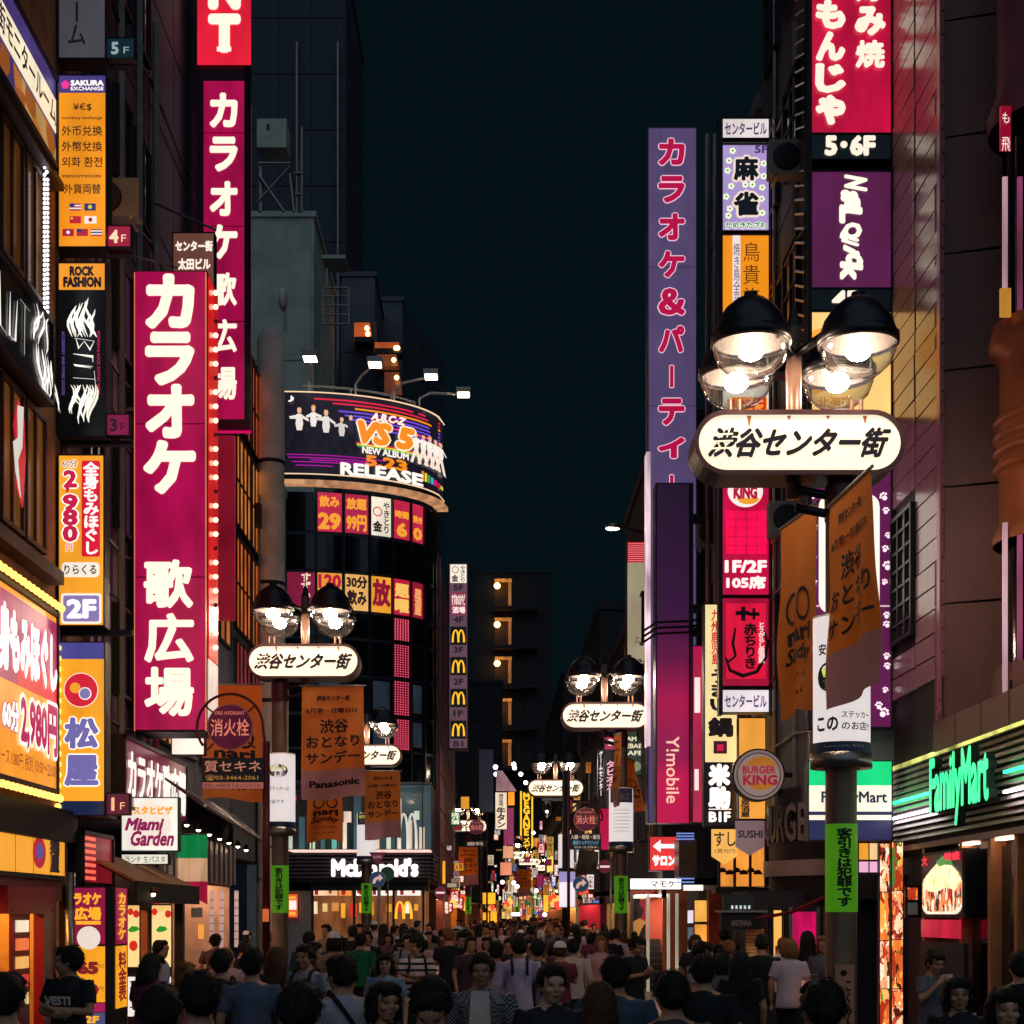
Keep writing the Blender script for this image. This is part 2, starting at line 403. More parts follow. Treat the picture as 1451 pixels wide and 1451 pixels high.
def shopfront(label, side, X, d0, d1, ztop, wall='8a6040', light='ffc98a', power=7, name='shopfront', shelves=True, col='3a2a24', seed=1, group=None):
    """open ground floor: piers, lintel, lit interior with shelves of goods"""
    rr = random.Random(seed); s = side; inn = X + s * 1.9
    r = thing(name, label, 'shop', (X + s, (d0 + d1) / 2, 0), group)
    wm = pm(wall, .6, 0, .2, 3, .1, 'shop_wall')
    b = MB(); b.box((inn, d0, 0), (inn + s * .1, d1, ztop)); b.build('back_wall', wm, r)
    for d in (d0, d1): b = MB(); b.box((X, d - .07, 0), (inn, d + .07, ztop)); b.build('side_wall', wm, r)
    b = MB(); b.box((X, d0, ztop), (inn, d1, ztop + .12)); b.build('ceiling', WHITEM, r)
    b = MB(); b.box((X - s * .04, d0 - .07, ztop - .22), (X + s * .1, d1 + .07, ztop + .1)); b.build('lintel', pm(col, .5, .2, .2, 4, .1, 'lintel'), r)
    for k in range(max(1, int((d1 - d0) / 1.4))):
        dd = d0 + (k + .5) * (d1 - d0) / max(1, int((d1 - d0) / 1.4))
        b = MB(); b.box((X + s * .5, dd - .45, ztop - .06), (X + s * .75, dd + .45, ztop - .02)); b.build('ceiling_light', em(light, power, 0, True, 'ceiling_tube'), r)
    if shelves:
        n = 0
        for z in (.5, 1.0, 1.5, 2.0):
            if z > ztop - .3: break
            sh = MB(); sh.box((inn - s * .4, d0 + .15, z - .03), (inn, d1 - .15, z)); so_ = sh.build('shelf', WHITEM, r)
            d = d0 + .2
            while d < d1 - .3:
                w = rr.uniform(.1, .26); h = rr.uniform(.12, .36)
                g = MB(); g.box((inn - s * .36, d, z), (inn - s * .1, d + w, z + h)); g.build('product', rr.choice(GM), so_); d += w + .03; n += 1
    return r

# ================================================================ LEFT SIDE OF THE STREET
PLAST = pm('a87048', .85, 0, .3, 2.2, .5, 'rough_orange_lit_plaster')  # orange light of the marquee bulbs is put into the plaster colour
rA = building('corner_shop_building', 'near left shop building with rough orange lit plaster and wood framed windows', -1, -6.2, 6, 22.2, 3.5, 27, PLAST)
wood = pm('5a3420', .5, 0, .3, 4, .2, 'brown_wood_frame')
for d in (18.7, 19.75, 20.75): window(rA, (-6.16, d, 6.95), .92, 1.85, PI / 2, 2, 1, wood, em('7a4a1c', .55, .4, False, 'dim_lit_room'))
for d in (18.7, 19.75, 20.75): window(rA, (-6.16, d, 10.3), .92, 1.75, PI / 2, 2, 1, wood, em('5a3414', .5, .4, False, 'dim_lit_room'))
b = MB(); b.box((-6.2, 17, 6.62), (-5.98, 21.6, 6.8)); b.build('ledge', wood, rA)
b = MB(); b.box((-6.2, 17, 12.1), (-5.98, 21.6, 12.2)); b.build('ledge', wood, rA)
b = MB(); b.box((-6.2, 6, 3.05), (-5.95, 22.2, 3.5)); b.build('shutter_box', DARK, rA)
# white and red figure seen in the lower window
fr = wallz(-6.08, 18, 21, 6.9, 8.8)
b = MB(); slab(fr, [(60, 10), (68, 20), (70, 45), (66, 80), (58, 70), (60, 45), (54, 30)], 0, .02, '', None, None, b); b.build('poster', em('d42a34', .7, 0, False), rA)
slab(fr, [(58, 15), (66, 12), (64, 40), (58, 52), (62, 75), (55, 60), (52, 42), (59, 36)], .02, .03, 'poster', em('f4ece0', .7, 0, False), rA)

PURW = pm('6a5468', .7, 0, .35, 1.4, .2, 'dark_plum_render')
rB = building('narrow_dark_building', 'dark plum building behind the stacked floor signs at the left', -1, -6.2, 22.3, 27.8, 3.6, 26, PURW)
cladding(rB, -1, -6.2, 22.4, 27.7, 4.2, 25.2, 3, 14, PURW, gap=.025)
wingrid(rB, -1, -6.14, (23.8, 25.6, 27), (5.6, 8.3, 11.2, 14, 17), 1.0, 1.5, [DIMP, GLASSD, GLASSD], 2, 1)
BLUEC = pm('5c6070', .75, 0, .3, 1.2, .2, 'blue_grey_concrete')
rC = building('karaoke_building', 'dark building behind the two tall magenta karaoke signs', -1, -6.25, 27.9, 36.6, 3.6, 30, BLUEC)
cladding(rC, -1, -6.25, 28, 36.5, 4.4, 29, 4, 12, BLUEC, gap=.03)
wingrid(rC, -1, -6.19, (29.2, 31.4, 33.5, 35.5), (5.2, 8.2, 11.2), 1.5, 1.7, [em('b5642a', .8, .5, False, 'lit_room_and_reflection'), em('7a3c18', .7, .5, False, 'dim_lit_room'), GLASSD], 2, 2)
CONC = pm('dcd8c4', .8, 0, .25, 1.1, .35, 'weathered_concrete')
rD = thing('concrete_pillar_building', 'low building whose round weathered concrete pillar rises left of the curved corner block', 'building', (-8.8, 41.5, 0))
b = MB(); b.box((-6.25, 37.2, 3.4), (-12, 42.6, 16.5)); b.build('wall', pm('5a626c', .8, 0, .3, 1.2, .2, 'blue_grey_render'), rD)
b = MB(); b.lathe([(.0, 17.55), (.2, 17.5), (.36, 17.2), (.37, 11.6), (.35, 11.5), (.37, 11.4), (.37, 0)], (-5.9, 41, 0), 24); b.build('pillar', CONC, rD, True)
for dd in (38.4, 40.8):
    for z in (6.4, 8.9, 11.4, 13.9): window(rD, (-6.22, dd, z), 2.3, 2.3, PI / 2, 4, 2, DARK, em(['c8642a', 'a04420', '8a2c30', 'd07a38'][int(z) % 4], .85, .6, True, 'lit_room_and_reflection'))  # orange reflections in this glass are put in as glowing panes
for z in (13.9, 10.7, 7.6): b = MB(); b.lathe([(.372, 0), (.385, .02), (.385, .08), (.372, .1)], (-5.9, 41, z), 24); b.build('joint_band', DARK, rD, True)
b = MB(); b.tube([(-6.15, 40.6, 3), (-6.15, 40.6, 13)], .05, 8); b.build('drainpipe', STEEL, rD)
b = MB(); b.box((-6.4, 40.2, 12.1), (-6.05, 40.5, 12.7)); b.build('junction_box', BLK, rD)

# ---- towers behind the curved corner block
def tower(name, label, x0, x1, ytop, d, mat, depth=9, cols=2, rows=6, seed=0, y0=900, clad=True):
    a = W(x0, ytop, d); c = W(x1, ytop, d)
    r = thing(name, label, 'building', ((a.x + c.x) / 2, d + depth / 2, 0))
    b = MB(); b.box((a.x, d, 0), (c.x, d + depth, a.z)); b.build('wall', mat, r)
    b = MB(); b.box((a.x - .1, d - .1, a.z), (c.x + .1, d + depth + .1, a.z + .25)); b.build('parapet', mat, r)
    if clad: frontclad(r, d, a.x + .1, c.x - .1, zz(y0, d), a.z - .3, cols, rows, mat, gap=.04, th=.05)
    return r
NAVY = pm('38424f', .8, 0, .3, .8, .2, 'navy_concrete'); NAVY2 = pm('565c68', .8, 0, .25, .7, .2, 'grey_blue_concrete'); GRN = pm('b4bcb0', .8, 0, .3, .6, .3, 'pale_weathered_concrete')
t1 = tower('office_tower', 'tallest dark navy tower behind the second karaoke sign', 300, 490, -60, 96, NAVY, 12, 4, 12)
for px in (420, 478): b = MB(); b.tube([W(px, 900, 95.7), W(px, 60, 95.7)], .1, 6); b.build('drainpipe', STEEL, t1)
t2 = tower('concrete_block_tower', 'pale grey blank concrete block above the curved corner building', 350, 445, 308, 70, GRN, 9, 1, 3)
t3 = tower('stepped_block', 'dark grey stepped block right of the rooftop ladder', 484, 531, 392, 84, NAVY2, 9, 1, 5)
t4 = tower('slender_block', 'slender grey block furthest right of the stepped roofs', 538, 570, 427, 90, NAVY2, 9, 1, 5)
b = MB(); a = W(570, 430, 90); e = W(592, 600, 90); b.add([a, (e.x + 1.2, 99, a.z), (e.x + 1.2, 99, 0), (a.x, 90, 0)], [(0, 3, 2, 1)]); b.build('side_wall', NAVY, t4)
# rooftop billboard/water tank on trusses
r = thing('rooftop_tank', 'pale square steel tank on a rooftop truss beside the karaoke sign', 'tank', W(390, 232, 66))
b = MB(); b.box(W(364, 168, 66), W(411, 228, 67.2)); b.build('tank', GRN, r)
b = MB(); b.box(W(378, 176, 65.97), W(382, 184, 66)); b.build('stain', DARK, r)
for a, c in (((366, 232), (412, 232)), ((412, 236), (366, 286)), ((366, 248), (402, 300)), ((410, 246), (416, 300)), ((416, 246), (430, 246)), ((418, 276), (430, 276)), ((427, 180), (427, 300)), ((420, 182), (420, 246))):
    b = MB(); b.tube([W(*a, 65.9), W(*c, 65.9)], .07, 6); b.build('brace', STEEL, r)
b = MB(); b.tube([W(368, 300, 66), W(368, 232, 66)], .12, 6); b.tube([W(425, 300, 66), W(425, 232, 66)], .12, 6); b.build('post', STEEL, r)
r = thing('rooftop_dish', 'white satellite dish on the rooftop left of the ladder', 'satellite dish', W(400, 438, 60))
b = MB(); b.ball(W(401, 424, 60), .18, .35, .45, 14); b.build('dish', WHITEM, r, True)
b = MB(); b.tube([W(404, 440, 60), W(404, 470, 60)], .05); b.build('stand', STEEL, r)
r = thing('rooftop_ladder', 'grey caged ladder and small roof canopy between rooftops', 'ladder', W(476, 460, 68))
for px in (458, 494): b = MB(); b.tube([W(px, 460, 68), W(px, 408, 68)], .05); b.build('rail', STEEL, r)
for py in (408, 420, 433, 446, 459): b = MB(); b.tube([W(458, py, 68), W(494, py, 68)], .04); b.build('rung', STEEL, r)
b = MB(); b.box(W(456, 366, 68), W(494, 381, 69.5)); b.build('canopy', GRN, r)
b = MB(); b.tube([W(463, 381, 68), W(463, 408, 68)], .06); b.build('canopy_post', STEEL, r)
# warm lit balconies
r = thing('balcony_flats', 'flats with warm orange lit balcony ceilings above the curved corner', 'building', W(530, 600, 80))
b = MB(); b.box(W(500, 455, 82), W(545, 620, 88)); b.build('wall', NAVY, r)
OR_ = em('b4501c', .75, .3, True, 'lit_balcony_soffit')  # lamp light on the ceilings is put in as their own glow
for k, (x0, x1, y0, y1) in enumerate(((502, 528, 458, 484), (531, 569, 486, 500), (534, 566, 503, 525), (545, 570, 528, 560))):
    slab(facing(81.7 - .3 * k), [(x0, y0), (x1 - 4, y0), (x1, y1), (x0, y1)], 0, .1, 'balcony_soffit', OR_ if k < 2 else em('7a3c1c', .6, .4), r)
    for j in range(3 if k < 2 else 1):
        b = MB(); b.ball(W(x1 - 8 + j * 1.2, y0 + 7 + j * 8 * (k < 1), 81.2 - .3 * k), .13, n=8); b.build('ceiling_lamp', em('ffc070', 6, 0, True, 'lamp_glow'), r)
    b = MB(); b.box(W(x0, y1, 81), W(x1 + 2, y1 + 3, 82)); b.build('railing', DARK, r)

# ---- curved corner block
arc = ArcFr(-7.78, 58, 5.46, 3.6)
rM = thing('curved_corner_block', 'dark curved corner block with billboard, poster windows and burger shop below', 'building', (-6, 62, 0))
METW = pm('343c46', .4, .3, .3, 2, .1, 'dark_facade_metal')
b = MB(); n = 30; pts = [arc.p(405 + (617 - 405) * i / n, 700) for i in range(n + 1)] + [Vector((-2.3, 86, 0)), Vector((-7.78, 86, 0))]
zt = zz(673, 58) - .9; zb = 3.2
base = len(pts); b.add([(p.x, p.y, zt) for p in pts] + [(p.x, p.y, zb) for p in pts], [tuple(range(base))[::-1], tuple(range(base, 2 * base))] + [(i, (i + 1) % base, (i + 1) % base + base, i + base) for i in range(base)])
b.build('wall', METW, rM)
MAUVE = pm('8a5a62', .7, 0, .25, 1.2, .2, 'mauve_panel')
b = MB(); b.box((-2.35, 61.7, zb), (-2.22, 86, 16.5)); b.build('flank_wall', MAUVE, rM)
cladding(rM, -1, -2.2, 62, 86, 3.4, 16.4, 4, 9, MAUVE, gap=.04, th=.05)
# billboard
rb = thing('curved_billboard', 'curved music billboard with dancers and an album date on the corner block', 'billboard', (-6, 58.5, zz(680, 58)))
arcslab(arc, 404, 558, 617.2, 676, .05, .3, 'housing', FRAME, rb, 30)
arcslab(arc, 405.5, 561, 616.4, 673, .3, .33, 'picture_panel', em('181420', 1.0, 0, False), rb, 30)  # floodlight falling on the print is put in as glow
for yy in (558, 673.5): arcslab(arc, 404, yy + .4, 617.2, yy + 1.5, .3, .36, 'trim_light', em('ffd8b0', .95, 0, True, 'trim_light'), rb, 30)
cl = {'r': 'd02040', 'm': 'e01890', 'v': '6a4ad0', 'o': 'f09020', 'y': 'f0d040', 'w': 'fff0e0', 'g': '40a050', 'c': '40b0c0', 'p': 'b010a0'}
hh = .345
def ap(x0, y0, x1, y1, c, s=.95):
    global hh; hh += .0008; arcslab(arc, x0, y0, x1, y1, hh - .003, hh, 'printed_stripe', em(cl[c], s, 0, False), rb, 8)
for i, (a, c_) in enumerate(((445, 'r'), (470, 'r'), (500, 'o'), (478, 'v'), (486, 'v'), (492, 'v'), (500, 'm'), (505, 'v'))): ap(a, 567 + i * 5.2, 612, 569.5 + i * 5.2, c_)
for i, c_ in enumerate('ryg'): ap(500, 625 + i * 2.5, 596, 627 + i * 2.5, c_)
for i, (a, e, y) in enumerate(((410, 520, 651), (415, 500, 657), (408, 540, 647), (420, 470, 662), (440, 530, 654))): ap(a, y, e, y + 1.4, 'p')
for i in range(7): ap(588 + i * 4, 650 + i * 1.5, 591 + i * 4, 664, 'oygcmry'[i])
def dancer(x, y, s, pose, c1, c2, c3='e8b890'):
    """generic dancing figure in silhouette, printed on the billboard"""
    global hh; hh += .002
    j = lambda q: [(x + u * s, y + v * s) for u, v in q]
    def pr(q, c): arcslab_poly(j(q), c)
    pr([(-3, -8), (3, -8), (4.5, 4), (3, 12), (-3, 12), (-4.5, 4)], c1)
    pr([(-3, 12), (3, 12), (pose + 8, 34), (pose + 4, 36), (0, 18), (-pose - 5, 36), (-pose - 9, 34)], c2)
    pr([(-2.2, -16), (2.2, -16), (2.6, -12), (1.4, -8.4), (-1.4, -8.4), (-2.6, -12)], c3)
    pr([(-2.8, -13), (-3, -17), (0, -19), (3, -17), (2.8, -14), (1, -16), (-2, -15.6)], '20141a' if int(x) % 3 else 'e0a040')
    pr([(-3, -7), (-9 - pose, -2 - pose), (-8 - pose, 1 - pose), (-3, -2)], c1); pr([(3, -7), (11, -5 + pose), (11, -2 + pose), (3, -3)], c1)
def arcslab_poly(q, c):
    global hh; hh += .0008
    b = MB(); b.add([arc.p(u, v, hh) for u, v in q], [tuple(range(len(q)))[::-1]]); b.build('printed_figure', em(c, .9, 0, False), rb)
for q in ((425, 600, 1.15, 3, 'efe6dc', '10121a'), (444, 596, 1.0, 1, 'f4ece4', '14141c'), (461, 602, 1.15, 4, 'e8e0da', '12121c'), (482, 608, .95, 2, 'd8cdc8', '16141e'), (494, 604, .95, 3, '2a2430', '14141c')): dancer(*q)
for x in (580, 589, 597, 604, 610): dancer(x, 612, .85, 0, 'fff2e4', 'ffe8d8')
def atxt(s, x0, y0, x1, y1, c, **k): 
    global hh; hh += .01; letter(arc, s, x0, y0, x1, y1, em(c, 1.0, 0, False), rb, hh, **k)
hh = .42
atxt('A.B.C-Z', 521, 582, 566, 592, 'fff2e6', bold=.05, shear=.3, outline=(.07, em('c01838', .9, 0, False)))
atxt('VS 5', 505, 597, 575, 625, 'f08a20', bold=.07, shear=.2, outline=(.05, em('fff0d8', 1, 0, False)))
atxt('NEW ALBUM', 509, 632, 569, 641, 'fff6ec', bold=.04)
atxt('5.23', 514, 644, 566, 658, 'f08a18', bold=.05)
atxt('RELEASE', 481, 658, 586, 674, 'fff6ec', bold=.05)
atxt('♪', 411, 567, 418, 575, 'fff6ec', bold=.03)
# light trough under billboard
arcslab(arc, 403, 684, 618, 690, .05, .5, 'light_trough', em('c08a62', .9, .5, True, 'lit_trough'), rb, 30)
arcslab(arc, 403, 676, 618, 684, .0, .35, 'trough_shade', BLK, rb, 30)
# roof rail and four floodlight arms
rr_ = thing('roof_rail', 'thin white roof rail behind the curved billboard', 'railing', (-6, 58.6, zz(558, 58)))
b = MB(); b.tube([arc.p(x, 543, -.3) for x in (428, 460, 500, 535, 565, 596)], .05, 6); b.build('rail', WHITEM, rr_)
for x in (440, 500, 560, 596): b = MB(); b.tube([arc.p(x, 558, -.3), arc.p(x, 543, -.3)], .045, 6); b.build('rail_post', WHITEM, rr_)
for i, (x, dx, wh) in enumerate(((438, 3, 'leftmost'), (505, 20, 'second from the left'), (560, 34, 'third from the left'), (597, 42, 'rightmost'))):
    lr = thing('billboard_floodlight', 'white floodlight arm over the curved billboard, ' + wh + ' of four', 'floodlight', arc.p(x, 558, 0), 'floodlights over the billboard')
    q = [arc.p(x, 558, -.1), arc.p(x, 538, -.1), arc.p(min(x + 4, 612), 530, .3), arc.p(min(x + dx * .6, 614), 524, 1.2)]
    b = MB(); b.tube(q, .05, 6); b.build('arm', WHITEM, lr)
    e = q[-1]; b = MB(); b.box(e + Vector((-.25, -.55, -.08)), e + Vector((.3, .1, .12))); b.build('lamp_head', STEEL, lr)
    b = MB(); b.box(e + Vector((-.2, -.5, -.11)), e + Vector((.25, .05, -.08))); b.build('lamp_glass', em('ffe6c8', 14, 0, True, 'floodlight_glass'), lr)
# window bays of the curved facade
cols = [(407, 446), (450, 484), (489, 521), (526, 553), (557, 579), (582, 598), (601, 612)]
rows = [(697, 752), (757, 806), (811, 862), (867, 900), (905, 953), (958, 1008), (1013, 1058), (1062, 1105)]
post_ = {(1, 0): ('c02848', [('飲み', 453, 702, 480, 717, 'f0a030'), ('29', 452, 727, 481, 748, 'f0a030')]), (2, 0): ('b02448', [('放題', 491, 703, 518, 718, 'f0a030'), ('99円', 491, 727, 518, 748, 'f0a030')]),
         (3, 0): ('f2e6d0', [('金', 528, 732, 540, 746, '30181a')]), (4, 0): ('c02848', [('時間', 559, 712, 577, 722, 'f0a030'), ('6', 562, 730, 574, 748, 'f0a030')]), (5, 0): ('c02848', [('焼き', 584, 714, 596, 724, 'f0a030'), ('0', 585, 732, 595, 748, 'f0a030')]),
         (0, 2): ('7a1838', [('すずめ', 427, 812, 440, 850, 'f4d8c0')]), (1, 2): ('f0a030', [('120', 452, 814, 482, 832, 'b01838'), ('時間', 452, 836, 482, 852, 'b01838')]), (2, 2): ('e8b060', [('30分', 491, 814, 519, 830, '28181c'), ('飲み', 492, 834, 518, 854, '28181c')]),
         (3, 2): ('f0a030', [('放', 528, 816, 551, 852, '8a1430')]), (4, 2): ('c02040', [('題', 559, 818, 577, 836, 'f0c060'), ('曜', 559, 840, 577, 858, 'f0c060')]), (5, 2): ('901c30', [('居酒屋', 586, 820, 595, 858, 'f0a060')])}
for ci, (x0, x1) in enumerate(cols):
    for ri, (y0, y1) in enumerate(rows):
        key = (ci, ri); nm = 'window'
        w = arcslab(arc, x0, y0, x1, y1, .02, .05, 'window', GLASSD if key not in post_ else em(post_[key][0], .95, .15), rM, 3)
        if key in post_:
            for (t, a, b_, c, d_, colr) in post_[key][1]:
                vt = len(t) == 3 and key in ((0, 2), (5, 2))
                letter(arc, t, a, b_, c, d_, em(colr, 1.0, 0, False), w, .07, bold=.05, vert=vt)
            if key == (3, 0):
                letter(arc, 'やきとり', 542, 703, 551, 748, em('30181a', 1, 0, False), w, .07, bold=.03, vert=True)
                b = MB()
                for i in range(24):
                    a0, a1 = 2 * PI * i / 24, 2 * PI * (i + 1) / 24
                    b.add([arc.p(534 + 6.5 * math.cos(a0), 718 + 7 * math.sin(a0), .07), arc.p(534 + 6.5 * math.cos(a1), 718 + 7 * math.sin(a1), .07), arc.p(534 + 5 * math.cos(a1), 718 + 5.4 * math.sin(a1), .07), arc.p(534 + 5 * math.cos(a0), 718 + 5.4 * math.sin(a0), .07)], [(0, 1, 2, 3)])
                b.build('emblem', em('c02030', 1, 0, False), w)
        elif ci == 4 and ri in (3, 4, 5, 6):   # red LED column
            bb = MB()
            for i in range(6):
                for j in range(14):
                    xx = x0 + 2 + i * (x1 - x0 - 4) / 5; yy = y0 + 2 + j * (y1 - y0 - 4) / 13; s_ = .55
                    bb.add([arc.p(xx - s_, yy - s_, .06), arc.p(xx + s_, yy - s_, .06), arc.p(xx + s_, yy + s_, .06), arc.p(xx - s_, yy + s_, .06)], [(0, 1, 2, 3)])
            bb.build('light_dots', em('ff7080', 1.5, 0, False), w)['kind'] = 'stuff'
            arcslab(arc, x0 + .5, y0 + .5, x1 - .5, y1 - .5, .04, .055, 'backing', em('a01c40', .5, .3, True), w, 3)
        elif ri in (5, 6) and ci in (1, 3, 5): arcslab(arc, x0 + 2, y0 + 3, x1 - 2, y1 - 6, .04, .055, 'curtain', em('2a3440', .6, .4, False), w, 3)
for i in range(8):
    x = [405, 448, 486.5, 523.5, 555, 580.5, 599.5, 614][i]
    arcslab(arc, x - .7, 694, x + .7, 1110, .03, .14, 'mullion', FRAME, rM, 1)
# lit first floor
intc = ['d8e6d0', 'f0dcc0', '6ac0b8', 'f6e6d6', '40606a', 'f2d8c8']
FC = facing(56.5)
rF = thing('burger_shopfront', 'burger restaurant front with louvred fascia, white letters and lit upper windows', 'shop', W(500, 1300, 56.5))
b = MB(); b.box(W(406, 1208, 56.5), Vector((-2.4, 58.6, zz(1250, 56.5)))); b.build('fascia', FRAME, rF)
for k in range(7):
    y = 1209 + k * 5.4; b = MB(); b.box(W(408, y, 56.3), W(611, y + 3, 56.5)); b.build('louvre', pm('463a48', .5, .3, .2, 5, .1, 'louvre_metal'), rF)
for k in range(7):
    y = 1209 + k * 5.4; b = MB(); b.box((-2.38, 56.5, zz(y, 56.5)), (-2.2, 64, zz(y + 3, 56.5))); b.build('louvre', pm('463a48', .5, .3, .2, 5, .1, 'louvre_metal'), rF)
letter(FC, "McDonald's", 472, 1218, 592, 1241, em('fff4ea', 1.5, 0, True, 'white_letter'), rF, .3, bold=.055, solid=.1)
b = MB(); b.box(W(408, 1204, 56.2), W(612, 1208, 57.8)); b.build('light_ledge', em('f6c8b8', 1.2, .3, True), rF)
# first-floor room behind glass, 1110..1204
b = MB(); b.box(W(406, 1112, 58.4), W(612, 1204, 58.5)); b.build('back_wall', em('38505a', .55, .5, False, 'room_wall'), rF)
for k in range(13):
    x = 408 + k * 15.5; c = random.choice(intc)
    b = MB(); b.box(W(x, 1165 + random.uniform(-8, 8), 57.9), W(x + random.uniform(5, 9), 1203, 58.1)); b.build('stool', em(c, .8, .2, False), rF)
for k in range(8):
    x = 412 + k * 25; y = random.uniform(1112, 1150)
    b = MB(); b.box(W(x, y, 58.0), W(x + random.uniform(6, 18), y + random.uniform(8, 26), 58.2)); b.build('wall_picture', em(random.choice(intc + ['f08030', 'c02060']), .9, .3), rF)
b = MB(); b.box(W(408, 1108, 57), W(612, 1113, 58)); b.build('head_rail', METW, rF)
for x in (407, 441, 478, 520, 560, 598, 611): b = MB(); b.box(W(x, 1112, 57), W(x + 2, 1204, 57.15)); b.build('mullion', FRAME, rF)
m = WM.get('x') or MB()
for (a, c) in ((409, 441), (443, 478), (480, 520), (522, 560), (562, 598)):
    b = MB(); b.box(W(a, 1113, 57.02), W(c, 1203, 57.06)); b.build('pane', glass_clear(), rF)
# golden arch on the window of the first floor and beside the door
def archm(cx, cy, w, h, d, mat, root, name='emblem', th=.22):
    fr = facing(d); b = MB(); r0 = w / 4
    for s in (-1, 1):
        pts = []
        for i in range(15):
            a = PI * i / 14; pts.append(fr.p(cx + s * w / 4 - math.cos(a) * r0, cy + h / 2 - (math.sin(a) ** .8) * h, 0))
        wd_ = [d / F * w * .075 * (1.2 - .4 * math.sin(PI * i / 14)) for i in range(15)]
        b.tube(pts, wd_, 8)
    return b.build(name, mat, root, True)
archm(572, 1290, 22, 24, 56.2, em('f0b030', 1.3, 0, True), rF)
archm(578, 1178, 24, 50, 56.9, em('d8d4cc', .8, 0, False), rF)
# ground floor of the burger shop
b = MB(); b.box(W(406, 1250, 57), Vector((-2.4, 58, zz(1262, 57)))); b.build('lintel', pm('182838', .4, .2, .2, 3, .1, 'navy_lintel'), rF)
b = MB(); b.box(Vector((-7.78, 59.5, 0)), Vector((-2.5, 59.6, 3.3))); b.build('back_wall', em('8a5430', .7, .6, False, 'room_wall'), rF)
for (a, c, cc) in ((442, 478, 'e8b890'), (480, 498, 'e08040'), (505, 518, 'fff4ec'), (524, 558, 'fff0ea'), (563, 596, 'fff0ea')):
    mb_ = P(facing(57.1), rF, a, 1258, c, 1269, cc, .02, 1.25, .25, 'menu_board'); 
    P(facing(57.05), rF, a + 4, 1261, a + 9, 1268, '8a1c2c', .02, 1, 0, 'menu_picture', False); P(facing(57.05), rF, c - 12, 1260, c - 8, 1266, '8a3c1c', .02, 1, 0, 'menu_picture', False)
for k in range(12):
    x = 444 + k * 13; c = random.choice(['f0a030', 'ffe0b0', 'd03028', 'fff0e0', 'c08040', 'e8c080'])
    b = MB(); b.box(W(x, 1276 + random.uniform(0, 5), 59), W(x + random.uniform(5, 12), 1290 + random.uniform(0, 12), 59.1)); b.build('counter_sign', em(c, 1.0, .4), rF)
for x in (441, 500, 556, 598): b = MB(); b.box(W(x, 1262, 57), Vector((W(x + 3, 0, 57).x, 57.2, 0))); b.build('door_post', DARK, rF)
b = MB(); b.box((-7, 57.2, 3.0), (-3, 57.5, 3.06)); b.build('ceiling_light', em('ffd8a0', 26, 0, True), rF)
b = MB(); b.box(W(406, 1246, 57), Vector((W(440, 0, 57).x, 57.4, 0))); b.build('tiled_pier', pm('8a8a8c', .4, 0, .15, 6, .1, 'grey_tile'), rF)
r, fr = boxsign('menu_lightbox', 'small orange menu light box on the grey pier left of the burger counter', 408, 1267, 422, 1300, 56.8, .1, 1, 'e85a28', 'sign')
P(fr, r, 410, 1276, 420, 1289, 'fff2e6', .02); P(fr, r, 410, 1270, 419, 1274, 'f0b040', .02); P(fr, r, 410, 1292, 419, 1297, 'f0b040', .02)

# vertical burger sign
r, fr = boxsign('floor_guide_sign', 'tall narrow white and black floor sign with yellow arches on the block flank', 637, 799, 662, 1060, 63, .5, 2.5, '6a4a58', s=.8)
P(fr, r, 638, 800, 661, 826, 'f4e8d6', .02); letter(fr, 'やきとり', 652, 802, 660, 825, em('2a1a1c', 1, 0, 0), r, .03, bold=.02, vert=True); letter(fr, '金', 640, 815, 649, 824, em('2a1a1c', 1, 0, 0), r, .03, bold=.04)
b = MB(); [b.add([fr.p(645 + q * math.cos(t), 807.5 + q * math.sin(t), .03) for q, t in ((5, a * .4), (5, a * .4 + .4), (4, a * .4 + .4), (4, a * .4))], [(0, 1, 2, 3)]) for a in range(16)]; b.build('emblem', em('8a2030', 1, 0, 0), r)
P(fr, r, 638, 840, 661, 871, '8a2448', .02); letter(fr, 'すずめのおやど', 640, 842, 659, 858, em('fff0e4', 1, 0, 0), r, .03, bold=.04); letter(fr, '酒場', 641, 860, 659, 869, em('fff0e4', 1, 0, 0), r, .03, bold=.03)
for t, y in (('5F', 829), ('4F', 874), ('3F', 917), ('2F', 962), ('1F', 1007), ('B1', 1050)): letter(fr, t, 643, y, 656, y + 8, em('241820', 1, 0, 0), r, .03, bold=.04)
for y in (888, 931, 976, 1021):
    P(fr, r, 638, y, 661, y + 26, '0c1012', .02, s=.6); archm(649.5, y + 13.5, 16, 17, 62.93, em('f0b428', 1.3, 0, True), r)
# ================================================================ SIGNS ON THE LEFT
BULB = None
def bulbmesh(r, s, h, key):
    if key in WM: return WM[key]
    b = MB(); b.ball((0, 0, 0), r, n=8); WM[key] = b.mesh('bulb', em(h, s, 0, False, 'light_bulb'), True); return WM[key]
KB = bulbmesh(.045, 3.2, 'ffd0a0', 'warm'); MBU = bulbmesh(.05, 2.2, 'ffc860', 'yel'); LEDB = bulbmesh(.022, 3.5, 'e8f0ff', 'led')
RW = (lambda s_: em(s_, 1.0, 0, False))
K = RW('1a1418')
